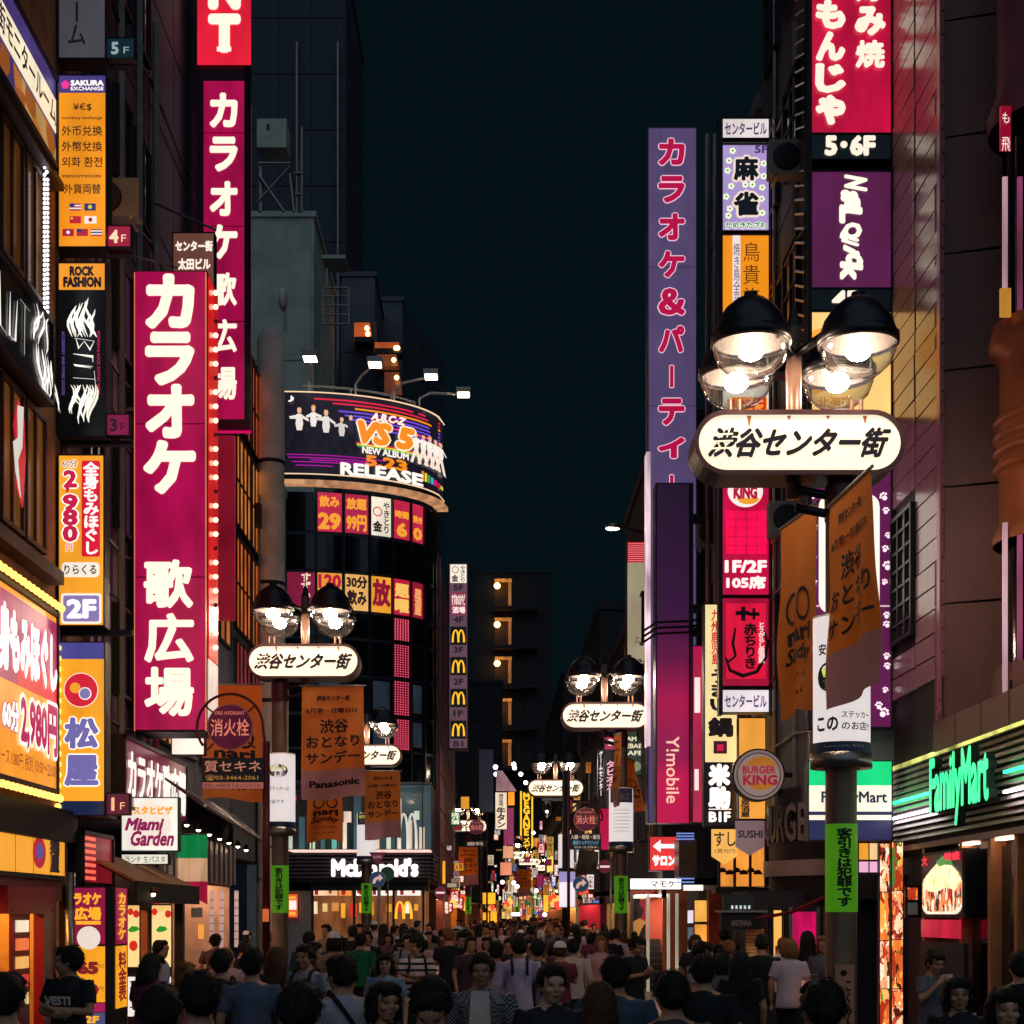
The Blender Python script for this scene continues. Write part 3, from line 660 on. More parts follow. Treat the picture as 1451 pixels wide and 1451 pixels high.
# slanted signs lying along the near left shop
def wallsign(name, label, X, d0, d1, z0, z1, depth, cat='sign', rim=.06, w=100, h=100, fm=None):
    r = thing(name, label, cat, (X, (d0 + d1) / 2, z0)); s = 1 if X < 0 else -1
    b = MB(); b.box((X, d0, z0), (X - s * depth, d1, z1)); b.build('housing', fm or FRAME, r)
    b = MB()
    for q in (((X, d0, z0), (X + s * .04, d1, z0 + rim)), ((X, d0, z1 - rim), (X + s * .04, d1, z1)), ((X, d0, z0), (X + s * .04, d0 + rim, z1)), ((X, d1 - rim, z0), (X + s * .04, d1, z1))): b.box(*q)
    b.build('rim', fm or FRAME, r)
    return r, wallz(X, d0, d1, z0, z1, w, h)
r, fr = wallsign('monitor_room_sign', 'cream slanted wall sign with black writing on purple, topmost at the far left', -5.98, 17.2, 21.2, 12.2, 13.45, .22)
P(fr, r, 1, 3, 99, 97, '4a3a78', .01, .8, .2); P(fr, r, 1, 26, 99, 62, 'f8e6c4', .016, 1.0, .1)
BRK = voro_mat('orange_block_print', ['d07a30', 'a85a28', '4a3a70', 'c8a060'], 3, .9)
P(fr, r, 1, 66, 99, 97, '', .014, mat=BRK)
letter(fr, 'センター街モニタールーム', 4, 31, 97, 58, K, r, .03, bold=.03)
# string of little lights framing the window bay
r = thing('string_lights', 'strings of tiny white lights framing the near left window bay', 'string lights', (-6.08, 20.8, 9.9))
b = MB(); b.tube([(-6.05, 18.6, 12.55), (-6.05, 21.05, 12.1), (-6.05, 21.05, 9.7)], .008, 4); b.build('wire', BLK, r)
for k in range(36):
    for dd in (0, .14):
        place(LEDB, 'bulb', r, (-6.05, 21.0 + dd - .1, 12.0 - k * .064))
for k in range(24): place(LEDB, 'bulb', r, (-6.05, 18.7 + k * .1, 12.52 - k * .019))
# graffiti sign
r, fr = wallsign('graffiti_sign', 'black glossy slanted sign with jagged white graffiti letters at the left edge', -5.98, 17.2, 21, 8.9, 10.05, .2)
slab(fr, rc(1, 2, 99, 98), 0, .012, 'face_panel', pm('22282a', .25, .3, .6, 1.2, .1, 'black_gloss'), r)
def jag(fr, strokes, r, mat, h, wd=2.2, name='lettering'):
    b = MB()
    for st in strokes:
        L_ = []; Rr = []
        for i, (x, y) in enumerate(st):
            a = st[max(0, i - 1)]; c = st[min(len(st) - 1, i + 1)]; dx, dy = c[0] - a[0], c[1] - a[1]; n = math.hypot(dx, dy) or 1
            w = wd * (1 - abs(2 * i / (len(st) - 1) - 1) ** 2 * .85); L_.append((x - dy / n * w, y + dx / n * w)); Rr.append((x + dy / n * w, y - dx / n * w))
        m = len(st); b.add([fr.p(x, y, h) for x, y in L_ + Rr], [(i, i + 1, m + i + 1, m + i) for i in range(m - 1)])
    return b.build(name, mat, r)
rg = random.Random(3)
def flames(cx0, cx1, y0, y1, n, lean=1, amp=6):
    out = []
    for i in range(n):
        x = cx0 + (cx1 - cx0) * (i + .5) / n + rg.uniform(-2, 2); up = rg.choice((-1, 1)); ym = (y0 + y1) / 2; ye = y0 if up < 0 else y1
        ph = rg.uniform(0, 6); out.append([(x + amp * math.sin(ph + t * 4) * t + lean * t * 6, ym + (ye - ym) * t + rg.uniform(-1, 1)) for t in (0, .2, .4, .6, .8, 1)])
    return out
bl = [[(22, 20), (24, 50), (22, 82)], [(22, 22), (32, 30), (24, 48)], [(24, 48), (36, 62), (22, 80)], [(42, 22), (42, 78), (50, 80)], [(56, 30), (55, 78), (63, 76), (66, 30)], [(70, 24), (84, 24)], [(77, 24), (76, 80)]]
jag(fr, [[(x * .75 + 8, y) for x, y in s_] for s_ in bl] + flames(2, 22, 4, 96, 9) + flames(72, 98, 2, 98, 12), r, em('f4f0e8', 1.1, 0, False), .03, 1.1)
# massage sign with marquee bulbs
r, fr = wallsign('massage_price_sign', 'big slanted orange and magenta massage price sign edged with marquee bulbs, far left', -5.9, 17.2, 20.95, 3.66, 6.1, .3)
P(fr, r, 1, 3, 99, 97, 'f2982a', .01, 1.0, .15); P(fr, r, 1, 6, 99, 50, 'a8285c', .016, .9, .35)
P(fr, r, 52, 36, 99, 50, 'd82030', .02, .95, .2)
WO = em('fff6ee', 1.15, 0, False)
letter(fr, '全身もみほぐし', 22, 14, 97, 44, WO, r, .03, bold=.07)
letter(fr, '60分', 36, 60, 53, 74, WO, r, .03, bold=.05, outline=(.05, RW('6a2a78')))
letter(fr, '2,980円', 55, 54, 97, 80, RW('b02058'), r, .035, bold=.05, outline=(.07, WO))
letter(fr, 'コース1080円 税別 10:00～23:00', 30, 84, 96, 92, RW('8a3a20'), r, .03, bold=.01)
for k in range(20):
    for z in (6.16, 3.6): place(MBU, 'bulb', r, (-5.82 if z > 5 else -5.84, 17.3 + k * .19, z))
# ---- stack of floor signs
STK = thing('sign_stack_frame', 'black steel frame carrying the stack of floor signs at the left', 'frame', (-5.9, 22.35, 2.6))
for px in (84, 148): b = MB(); b.box(W(px - 1.2, -40, 22.25), W(px + 1.2, 1158, 22.33)); b.build('upright', DARK, STK)
for py in (95, 361, 629, 897): b = MB(); b.box(W(80, py - 5, 22.2), W(190, py + 5, 22.34)); b.build('crossbar', DARK, STK); b = MB(); b.box(W(80, py - 3, 22.33), (-6.2, 22.9, zz(py + 3, 22.3))); b.build('bracket', DARK, STK)
def fplate(t1, t2, x0, y0, x1, y1, bgc, fc, lab, s=.9):
    r, fr = boxsign('floor_plate', lab, x0, y0, x1, y1, 22.05, .12, 1, bgc, 'floor sign', s=s, group='floor number plates of the left sign stack')
    w = x1 - x0
    letter(fr, t1, x0 + w * .12, y0 + 6, x0 + w * .5, y1 - 6, em(fc, 1, 0, 0), r, bold=.04, keep=True)
    if t2: letter(fr, t2, x0 + w * .62, y0 + 12, x0 + w * .82, y1 - 7, em(fc, 1, 0, 0), r)
D0 = 21.98
r, fr = boxsign('room_sign', 'unlit grey sign with black writing, topmost of the left stack', 84, -40, 149, 83, D0, .3, 1.5, '5a5860', s=.55)  # unlit face; its grey tone is put in as glow
letter(fr, 'ルーム', 96, -30, 122, 65, K, r, bold=.02, vert=True)
fplate('5', 'F', 151, 55, 190, 83, '17303c', '8aa0a0', 'dark teal 5 F plate beside the top grey sign', .6)
r, fr = boxsign('exchange_sign', 'orange currency exchange sign with flags and a purple header in the left stack', 84, 108, 150, 350, D0, .3, 1.5, 'f29420')
P(fr, r, 84, 108, 150, 132, '4a3f80', .014, .9); letter(fr, 'SAKURA', 101, 115, 147, 122, WO, r, .02, bold=.05); letter(fr, 'EXCHANGE', 101, 124, 147, 129, WO, r, .02, bold=.02)
b = MB()
for k in range(5): a = 2 * PI * k / 5 - PI / 2; slab(fr, ring(93 + 3.4 * math.cos(a), 121 + 3.4 * math.sin(a), 2.9, 8), .014, .02, '', None, None, b)
b.build('emblem', em('e83a98', 1, 0, 0), r)
DK = RW('3a2418')
for t, y0, y1, x0, x1 in (('¥€$', 147, 158, 104, 130), ('currency exchange', 165, 171, 88, 145), ('外币兑换', 179, 193, 88, 145), ('外幣兌換', 201, 215, 88, 145), ('외화 환전', 223, 237, 88, 145), ('wancurrencies', 247, 252, 88, 143), ('外貨両替', 261, 275, 91, 143)): letter(fr, t, x0, y0, x1, y1, DK, r, bold=.015)
def flag(x, y, w, h, cs, horiz=True, disc=None):
    n = len(cs)
    for i, c in enumerate(cs):
        P(fr, r, x, y + h * i / n, x + w, y + h * (i + 1) / n, c, .016, .95, 0, 'flag_print', False)
    if disc: slab(fr, ring(x + w * disc[1], y + h * disc[2], disc[3], 10), .016, .019, 'flag_print', em(disc[0], 1, 0, 0), r)
flag(99, 289, 16, 10, ['b03040', 'f0e8e0', 'b03040', 'f0e8e0', 'b03040']); P(fr, r, 99, 289, 106, 294, '2a3a70', .019, 1, 0, 'flag_print', False)
flag(120, 289, 16, 10, ['28386a'], disc=('e0c040', .5, .5, 3)); flag(99, 307, 16, 10, ['c02838'], disc=('e8c040', .2, .3, 1.6)); flag(120, 307, 17, 10, ['f4ece4'], disc=('c02030', .5, .5, 3))
flag(89, 325, 16, 10, ['a82040'], disc=('f4ece4', .5, .5, 2.5)); flag(109, 325, 16, 10, ['b02440']); P(fr, r, 109, 325, 116, 330, '2a3a70', .019, 1, 0, 'flag_print', False); flag(129, 325, 16, 10, ['b04048', 'f0e8e0', '2a3a60', 'f0e8e0', 'b04048'])
fplate('4', 'F', 151, 321, 185, 350, 'a01c3c', 'ffd8b0', 'red 4F plate below the currency exchange sign')
r, fr = boxsign('rock_shop_sign', 'black sign with white flame lettering under an orange ROCK FASHION header', 84, 373, 149, 618, D0, .3, 1.5, '0a1014', s=.35)
P(fr, r, 84, 374, 149, 411, 'f0982c', .014); letter(fr, 'ROCK', 100, 379, 133, 391, K, r, .022, bold=.07); letter(fr, 'FASHION', 91, 394, 143, 407, K, r, .022, bold=.07)
q = [[(x, y) for x, y in s_] for s_ in ([(106, 480), (134, 484)], [(108, 480), (112, 494), (120, 484)], [(120, 484), (128, 496), (134, 484)], [(104, 502), (132, 506), (132, 514)], [(132, 520), (106, 518), (130, 522)], [(134, 526), (136, 548)], [(135, 538), (104, 536)])]
fl = []
for sgn, yb in ((-1, 478), (1, 546)):
    for i in range(12):
        x = 100 + i * 3.2; ph = rg.uniform(0, 3); ln = rg.uniform(26, 56); fl.append([(x + 5 * math.sin(ph + t * 5) + (116 - x) * .25 * t, yb + sgn * ln * t) for t in (0, .17, .34, .5, .67, .84, 1)])
jag(fr, [[(a, b_) for a, b_ in s_] for s_ in q] + fl, r, em('f4f0e2', 1.1, 0, False), .02, 1.9)
letter(fr, 'FASHION & ROCK GOTHIC WEAR', 138, 470, 142, 560, RW('c02050'), r, bold=.02, rot=1); letter(fr, 'ACCESSORY AND MORE GOODS', 88, 470, 92, 560, RW('6a4a90'), r, bold=.02, rot=1)
fplate('3', 'F', 151, 588, 183, 617, '8a1c48', '2a1020', 'dark magenta 3F plate below the flame lettering sign', .75)
r, fr = boxsign('massage_floor_sign', 'orange massage sign with 2,980 yen and a purple 2F panel in the left stack', 84, 646, 147, 886, D0, .3, 1.5, 'f4a22c')
slab(fr, rrc(116, 653, 142, 789, 3), .008, .014, 'panel', em('d41c38', 1, .1), r); letter(fr, '全身もみほぐし', 119, 656, 140, 786, WO, r, .022, bold=.04, vert=True)
letter(fr, '60分', 89, 652, 110, 663, K, r, .022, bold=.01, outline=(.06, WO)); letter(fr, '2', 92, 668, 108, 690, RW('c02048'), r, .022, bold=.05, outline=(.05, WO))
for c, y in (('9', 702), ('8', 723), ('0', 746)): letter(fr, c, 91, y, 109, y + 21, RW('c02048'), r, .022, bold=.05, outline=(.05, WO))
letter(fr, ',', 94, 690, 98, 698, RW('c02048'), r, .022, bold=.03); letter(fr, '円', 94, 771, 103, 781, RW('c02048'), r, .022, bold=.02, outline=(.05, WO))
slab(fr, rrc(88, 797, 141, 818, 6), .008, .014, 'panel', em('f6ecdc', 1, .1), r); letter(fr, 'りらくる', 92, 801, 137, 814, K, r, .022, bold=.02)
slab(fr, rrc(87, 841, 144, 884, 4), .008, .014, 'panel', em('fff0e0', 1, 0), r); slab(fr, rrc(90, 844, 141, 881, 3), .014, .018, 'panel', em('8a78b0', .95, .1), r); letter(fr, '2F', 97, 851, 135, 875, WO, r, .026, bold=.05)
r, fr = boxsign('beef_bowl_sign', 'orange sign with a red circle emblem and purple characters, lowest of the left stack', 84, 911, 148, 1155, D0, .3, 1.5, 'f4a228')
P(fr, r, 84, 911, 148, 934, '4a4890', .014, .9, .3); P(fr, r, 84, 1135, 148, 1155, '182848', .014, .8, .1)
for x, y, rr2, c, h in ((115, 978, 24.5, 'fff0e8', .012), (115, 978, 23.5, 'd02438', .016), (107, 975, 7.5, 'f0a030', .02), (121, 983, 9, 'fff0e8', .02), (121, 983, 7.5, '8078b0', .024)): slab(fr, ring(x, y, rr2), h - .004, h, 'emblem', em(c, 1, .05), r)
for c, y in (('松', 1019), ('屋', 1072)): letter(fr, c, 94, y, 138, y + 40, RW('7068a8'), r, .026, bold=.05, outline=(.04, WO))
for k in range(16): place(MBU, 'bulb', r, W(82, 918 + k * 15, D0 - .05))
fplate('1', 'F', 150, 1125, 183, 1154, '5a1c34', 'ffb888', 'brown 1F plate at the foot of the left sign stack', .8)

# ---- the two karaoke signs
MAG = '9c0f50'
r = thing('karaoke_sign', 'largest magenta karaoke sign with cream characters, red bulb lit side, left of the street', 'sign', W(241, 1036, 26.5))
fr = facing(26); b = MB(); b.box(W(190, 384, 26.02), Vector((W(293, 0, 26).x, 27, zz(1037, 26)))); b.build('housing', FRAME, r)
for y0, y1 in ((386, 600), (602, 817), (819, 1034)): slab(fr, rc(191.5, y0, 291.5, y1), 0, .03, 'face_panel', em('9e0a46', 1.0, .3), r)
slab(fr, rc(191.5, 386, 291.5, 1034), -1.02, -1.005, 'back_spill_panel', em('9e0a46', 1.8), r)  # unseen back face, added and boosted to spill magenta on the wall
for c, x0, y0, x1, y1 in (('カ', 208, 391, 275, 466), ('ラ', 208, 473, 275, 546), ('オ', 208, 547, 275, 621), ('ケ', 205, 626, 277, 700), ('歌', 204, 793, 275, 863), ('広', 205, 869, 276, 940), ('場', 205, 945, 276, 1016)): letter(fr, c, x0 + 3, y0 + 3, x1 - 3, y1 - 3, em('fff0da', 1.12, 0, True), r, .05, bold=.055 if c in 'カラオケ' else .036)
sx = W(293, 0, 26).x
b = MB(); b.box((sx, 26.1, zz(930, 26)), (sx + .02, 26.95, zz(388, 26))); b.build('side_panel', em('c81a1c', 1.0, .35), r)
b = MB(); b.box((sx, 26.1, zz(1034, 26)), (sx + .02, 26.95, zz(932, 26))); b.build('side_panel', em('f0d8c8', .8, .2), r)
for k in range(26):
    z = zz(398 + k * 20.5, 26)
    if k % 4 != 2: place(KB, 'bulb', r, (sx + .06, 26.5, z))
    else: place(bulbmesh(.04, .2, '6a2018', 'dead'), 'bulb', r, (sx + .06, 26.5, z))
for x in (191, 292): b = MB(); b.box(W(x - 1, 386, 25.96), W(x + .6, 1036, 25.99)); b.build('edge_light', em('f09060', .8, .2, False), r)
r = thing('restaurant_karaoke_sign', 'second magenta karaoke sign further back with a red restaurant panel on top', 'sign', W(320, 610, 31.2))
fr = facing(31); b = MB(); b.box(W(278, -60, 31.02), W(356, 610, 31.9)); b.build('housing', pm('2a1424', .5, .2, .2, 3, .1, 'plum_metal'), r)
P(fr, r, 280, -60, 356, 93, 'd81c34', .03, 1.05, .25, 'face_panel')
letter(fr, 'T', 300, 26, 337, 72, em('fff0da', 1.1, 0, True), r, .05, bold=.07); letter(fr, 'N', 300, -40, 337, 10, em('fff0da', 1.1, 0, True), r, .05, bold=.08)
for x0 in (298, 329): P(fr, r, x0 - 1, 24, x0 + 9, 33, '', .05, mat=em('fff0da', 1.1, 0, True), name='serif')
P(fr, r, 308, 68, 328, 74.5, '', .05, mat=em('fff0da', 1.1, 0, True), name='serif')
for k, (y0, y1) in enumerate(((116, 188), (190, 320), (322, 455), (457, 594))): slab(fr, rc(289, y0, 346, y1), 0, .03, 'face_panel', em('980842', 1.0, .34), r)
slab(fr, rc(289, 116, 346, 594), -.92, -.905, 'back_spill_panel', em('980842', 1.8), r)  # added back glow, unseen, colours the wall beyond the sign
for c, y in zip('カラオケ歌広場', (136, 198, 261, 322, 389, 455, 522)): letter(fr, c, 300, y, 335, y + 44, em('fff0da', 1.08, 0, True), r, .05, bold=.05 if c in 'カラオケ' else .034)
r = thing('red_banner', 'long red vertical banner sign under the second karaoke sign', 'banner', W(322, 880, 33))
b = MB(); b.box(W(309, 617, 33), W(334, 880, 33.12)); b.build('face_panel', em('7c1226', .9, .4), r)
r, fr = boxsign('building_name_sign', 'small brown sign with cream writing behind the top of the large karaoke sign', 246, 331, 303, 440, 27.4, .2, 1.5, '6a4238', s=.9)
letter(fr, 'センター街', 249, 342, 301, 356, em('fff0e0', 1, 0, 0), r, bold=.05); letter(fr, '太田ビル', 253, 367, 298, 382, em('fff0e0', 1, 0, 0), r, bold=.05)
r = thing('stay_rods', 'pinkish steel stay rods running to the top of the karaoke sign', 'rod', W(217, 287, 27))
b = MB(); b.tube([W(217, 287, 27.4), W(306, 326, 27.1)], .022, 6); b.build('rod', STEEL, r); b = MB(); b.tube([W(190, 362, 25.6), W(252, 380, 26.2)], .012, 5); b.build('rod', STEEL, r)

# ---- lower left: shops, awnings
r, fr = wallsign('noodle_shop_sign', 'orange lit shop sign with a red 9 shaped emblem above the near left shopfront', -6.05, 18.8, 21.9, 2.52, 3.2, .25, w=150, h=85)
for i in range(4): P(fr, r, 3 + i * 37, 4, 38 + i * 37, 81, 'f0a030', .01, 1.0, .12)
fr2 = fr; slab(fr, ring(88, 42, 14, 20, 26), .01, .016, 'emblem', em('a81c30', 1, 0), r); slab(fr, ring(88, 40, 7, 16, 13), .016, .02, 'emblem', em('4a4890', 1, 0), r); letter(fr, '麺屋', 112, 12, 132, 72, K, r, .02, bold=.06, vert=True)
shopfront('near left ground floor shop with glowing red door frame and yellow lit inside', -1, -6.1, 18.2, 21.7, 2.45, 'e0b060', 'ffb860', 26, seed=3, col='8a3a30')
r = thing('red_door_frame', 'glossy crimson door frame of the near left shop', 'door', (-6.0, 20.6, 0))
CR = pm('b01030', .3, 0, .15, 2, .05, 'crimson_lacquer')
b = MB(); b.box((-6.05, 20.4, 0), (-5.92, 21.0, 2.4)); b.build('post', CR, r); b = MB(); b.box((-6.05, 18.9, 2.05), (-5.92, 20.4, 2.4)); b.build('lintel', CR, r)
b = MB(); b.box((-6.03, 19.3, 0), (-5.98, 20.0, 2.05)); b.build('door_leaf', pm('8a1c30', .4, 0, .3, 3, .1, 'red_panel'), r)
for k in range(5): b = MB(); b.box((-5.98, 19.4, .9 + k * .23), (-5.96, 19.9, 1.05 + k * .23)); b.build('menu_card', em(['f0d090', 'd03030', 'f0b060', 'e87040', 'f0e0c0'][k], .9, .2), r)
r, fr = wallsign('red_display_board', 'dark red glowing display board behind the lowest stack sign', -5.9, 22.2, 24, 2.45, 3.25, .2)
P(fr, r, 3, 4, 97, 96, '7a1420', .01, .9, .4); 
for k in range(7): P(fr, r, 8, 10 + k * 12, 40, 16 + k * 12, 'f06048', .02, 1.3, .3, 'light_strip')
r = thing('steel_pole', 'thin polished steel corner pole of the near left arcade', 'pole', (-5.85, 21.4, 0))
b = MB(); b.tube([(-5.84, 21.4, 0), (-5.84, 21.4, 2.62)], .07, 14); b.build('shaft', STEEL, r, True)
# standing karaoke price sign
r = thing('price_stand', 'tall magenta and orange karaoke price stand on the left pavement', 'sign stand', (-5.2, 19.9, 0))
b = MB(); b.box(W(105, 1256, 19.9), Vector((W(162, 0, 19.9).x, 20.6, 0))); b.build('housing', FRAME, r)
fr = facing(19.9); P(fr, r, 106, 1258, 149, 1338, '86143c', .01, 1.0, .15, 'face_panel'); P(fr, r, 106, 1341, 149, 1420, 'f0a020', .01, 1.0, .1, 'face_panel'); P(fr, r, 106, 1421, 149, 1434, '9c1850', .01); P(fr, r, 106, 1435, 149, 1466, '4a4a70', .01)
OY = em('f4a828', 1.1, 0, False)
letter(fr, 'ラオケ', 106, 1266, 143, 1281, OY, r, .02, bold=.06); letter(fr, '広場', 107, 1286, 143, 1303, OY, r, .02, bold=.06); P(fr, r, 108, 1305, 143, 1310, '', .02, mat=OY, name='stripe')
slab(fr, ring(126, 1329, 16.5, 24), .012, .016, 'emblem', em('e8dcd0', 1, .1), r)
letter(fr, '昼', 109, 1351, 117, 1359, K, r, .02, bold=.02); letter(fr, '65', 112, 1364, 138, 1379, RW('7a1c20'), r, .02, bold=.08); letter(fr, '円まで', 139, 1366, 148, 1372, K, r, .02); letter(fr, '30', 112, 1395, 138, 1410, RW('7a1c20'), r, .02, bold=.08); letter(fr, '円', 140, 1398, 147, 1404, K, r, .02)
letter(fr, '2F', 122, 1440, 140, 1449, OY, r, .02, bold=.05)
sx = W(162, 0, 19.9).x; fs = Fr((sx, 19.95, zz(1258, 19.9)), (0, .6 / 12, 0), (0, 0, -19.9 / F), (1, 0, 0), 0, 1258)
P(fs, r, 0, 1258, 12, 1338, '86143c', .01); P(fs, r, 0, 1341, 12, 1430, 'f0a020', .01); letter(fs, 'カラオケ', 2, 1264, 10, 1332, OY, r, .02, bold=.05, vert=True); letter(fs, '料金表', 2, 1350, 10, 1420, RW('7a1c20'), r, .02, bold=.04, vert=True)
# pizza restaurant: striped awning, food posters, hanging lamp
FOOD = voro_mat('food_print', ['e8a040', 'f0c878', 'a03018', 'e87830', '5a2410', 'f4e0b0', '3f7a30', 'c85a28', '3a1810', 'f0b060'], 11, 1.7, (1, 1, .32), 4)
PIZZA = voro_mat('pizza_print', ['f0b060', 'f4c878', 'f8d890', 'e88a40'], 1.6, 1.35, (1, 1, 1), .8)
MEAT = voro_mat('meat_print', ['f6e0c0', 'b83a28', 'e8a070', '7a2018', 'f0c8a0', 'f08040', '4a1810'], 13, 1.7, (1, 1, .5), 4)
shopfront('pizza and karaoke ground floor shop under the tan awning', -1, -6.15, 22.6, 27.6, 2.35, 'a06040', 'ffb070', 20, seed=5, col='1c1c24')
r = thing('tan_awning', 'tan sloping awning with a dark valance over the pizza shop', 'awning', (-5.7, 25.5, 2.3))
b = MB(); A_ = [(-6.2, 23, 3.02), (-6.2, 27.9, 2.95), (-5.3, 27.9, 2.5), (-5.3, 23, 2.55)]; b.add(A_ + [(x, y, z - .04) for x, y, z in A_], [(0, 1, 2, 3), (7, 6, 5, 4), (0, 4, 5, 1), (1, 5, 6, 2), (2, 6, 7, 3), (3, 7, 4, 0)]); b.build('canvas', pm('a87848', .8, 0, .2, 3, .2, 'tan_canvas'), r)
b = MB(); b.box((-5.32, 23, 2.22), (-5.29, 27.9, 2.54)); b.build('valance', pm('1a2028', .8, 0, .2, 3, .1, 'navy_canvas'), r)
for k in range(5): b = MB(); b.tube([(-6.2, 23.1 + k * 1.15, 2.95), (-5.32, 23.1 + k * 1.15, 2.5)], .02, 5); b.build('rib', STEEL, r)
fr = facing(24)
for i, (x0, x1, lab) in enumerate(((182, 198, 'left food poster with tomatoes and a green leaf, by the karaoke stand'), (216, 243, 'right food poster with tomatoes and basil under the awning'))):
    r = thing('food_poster', lab, 'poster', W((x0 + x1) / 2, 1380, 24), 'lit food posters by the pizza shop')
    P(fr, r, x0, 1283, x1, 1370, '', .04, mat=PIZZA, name='face_panel')
    cx = (x0 + x1) / 2
    for px, py, q in ((x0 + 4, 1292, 5), (x1 - 4, 1295, 5.5), (cx, 1340, 7.5)): slab(fr, [p for p in ring(px, py, q * .8, 14, q)], .04, .05, 'tomato_print', em('c82820', 1.1, .2), r)
    slab(fr, [(cx - 8, 1318), (cx - 2, 1312), (cx + 6, 1313), (cx + 9, 1317), (cx + 3, 1320), (cx - 4, 1321)], .04, .055, 'leaf_print', em('1f8a28', 1.1, .2), r)
    b = MB(); b.box(W(x0 - 1.5, 1281, 23.98), W(x1 + 1.5, 1372, 24.06)); b.build('board', DARK, r)
    P(fr, r, x0, 1384, x1, 1440, 'f2ece2', .04, .9, .1, 'menu_board'); b = MB(); b.box(W(x0 - 1, 1370, 24), W(x1 + 1, 1480, 24.08)); b.build('panel_back', DARK, r)
    for k in range(5): P(fr, r, x0 + 3, 1390 + k * 9, x1 - 3, 1392 + k * 9, '5a4a40', .05, .8, 0, 'menu_line', False)
b = MB(); b.box((-6.15, 23.8, 0), (-6.0, 24.2, 2.3))
r = thing('copper_lamp', 'small copper hanging lamp under the tan awning', 'lamp', W(217, 1263, 24)); b = MB(); b.lathe([(0, .1), (.07, .09), (.1, 0), (.095, 0), (0, .05)], W(217, 1266, 24), 14); b.build('lamp_shade', pm('8a4a28', .3, .8, .1, 5, .1, 'copper'), r, True)
b = MB(); b.ball(W(217, 1267, 24), .04, n=8); b.build('bulb', em('ffd8a0', 12, 0, True, 'lamp_bulb'), r)
# slanted karaoke sign
r, fr = wallsign('slanted_karaoke_sign', 'slanted dark magenta karaoke wall sign with tall cream characters above the awning', -5.95, 24.9, 30, 3.75, 4.94, .25)
P(fr, r, 1, 4, 99, 97, '5a1034', .01, .95, .3); letter(fr, 'カラオケ歌広場', 5, 18, 96, 84, em('fff0e4', 1.1, 0, 0), r, .03, bold=.06)
r, fr = boxsign('italian_cafe_sign', 'white square sign with magenta script writing edged in green', 173, 1131, 252, 1205, 25.6, .18, 1.6, 'f6f0e4', 'sign', pm('1a5a3a', .5, 0, .2, 4, .1, 'green_frame'))
letter(fr, 'パスタとピザ', 178, 1143, 244, 1154, em('f0a030', 1, 0, 0), r, bold=.06); letter(fr, 'Miami', 178, 1160, 232, 1176, RW('8a1c50'), r, bold=.05, shear=.3); letter(fr, 'Garden', 186, 1178, 246, 1198, RW('8a1c50'), r, bold=.04, shear=.3)
slab(fr, ring(212, 1168, 31, 28), .008, .0095, 'plate_print', em('f2e8da', .95, 0), r)
r, fr = boxsign('menu_strip_sign', 'low white menu strip sign under the white script sign', 173, 1211, 238, 1224, 25.8, .2, 1.5, 'e8e0d0')
letter(fr, 'ランチ 生パスタ', 178, 1213, 234, 1222, RW('4a7a50'), r, bold=.02)
r, fr = boxsign('blank_lit_sign', 'blank cream lit sign hanging under the large karaoke sign', 244, 1036, 289, 1069, 28.5, .2, 1.2, 'f6ead8', s=1.1, var=.15)
r = thing('tricolour_flag', 'hanging green white and red flag beside the pizza awning', 'flag', W(268, 1283, 29.5))
fr = facing(29.5)
for i, (c, y0, y1) in enumerate((('0f8a4a', 1183, 1216), ('e8b890', 1216, 1249), ('b81840', 1249, 1268))):
    mb_ = MB(); n = 10
    for k in range(n + 1):
        x = 245 + 48 * k / n; hh_ = .06 * math.sin(k * 1.1); yy = y1 if i < 2 else 1252 + 30 * (k / n)
        mb_.v += [tuple(fr.p(x, y0, hh_)), tuple(fr.p(x, yy, hh_)), tuple(fr.p(x, y0, hh_ - .01)), tuple(fr.p(x, yy, hh_ - .01))]
    for k in range(n): a = 4 * k; mb_.f += [(a, a + 4, a + 5, a + 1), (a + 2, a + 3, a + 7, a + 6)]; mb_.m += [0, 0]
    mb_.build('cloth', em(c, .6, .5, True, 'glowing_cloth'), r)  # light in the cloth is put in as a glow of its colour
b = MB(); b.tube([W(243, 1182, 29.5), W(294, 1182, 29.5)], .02, 6); b.build('rod', STEEL, r)
# long dark awning
shopfront('clothes and snack shop under the long dark awning', -1, -6.2, 28.2, 36.4, 2.9, 'c09a88', 'ffd0a8', 26, seed=8, col='5a4a50')
r = thing('long_dark_awning', 'long dark maroon awning running down the left side to the corner', 'awning', (-5.5, 32, 3.4))
b = MB(); A_ = [(-6.25, 27.9, 4.75), (-6.25, 37, 4.45), (-5.2, 37, 3.6), (-5.2, 27.9, 4.0)]; b.add(A_ + [(x, y, z - .05) for x, y, z in A_], [(0, 1, 2, 3), (7, 6, 5, 4), (0, 4, 5, 1), (1, 5, 6, 2), (2, 6, 7, 3), (3, 7, 4, 0)]); b.build('canvas', pm('3a1c28', .6, 0, .2, 2, .2, 'maroon_canvas'), r)
b = MB(); b.tube([(-5.19, 27.9, 4.0), (-5.19, 37, 3.6)], .035, 6); b.build('edge_bar', WHITEM, r)
for k in range(7): b = MB(); b.tube([(-6.2, 28.3 + k * 1.4, 4.66 - k * .04), (-5.2, 28.3 + k * 1.4, 3.95 - k * .06)], .02, 5); b.build('rib', STEEL, r)
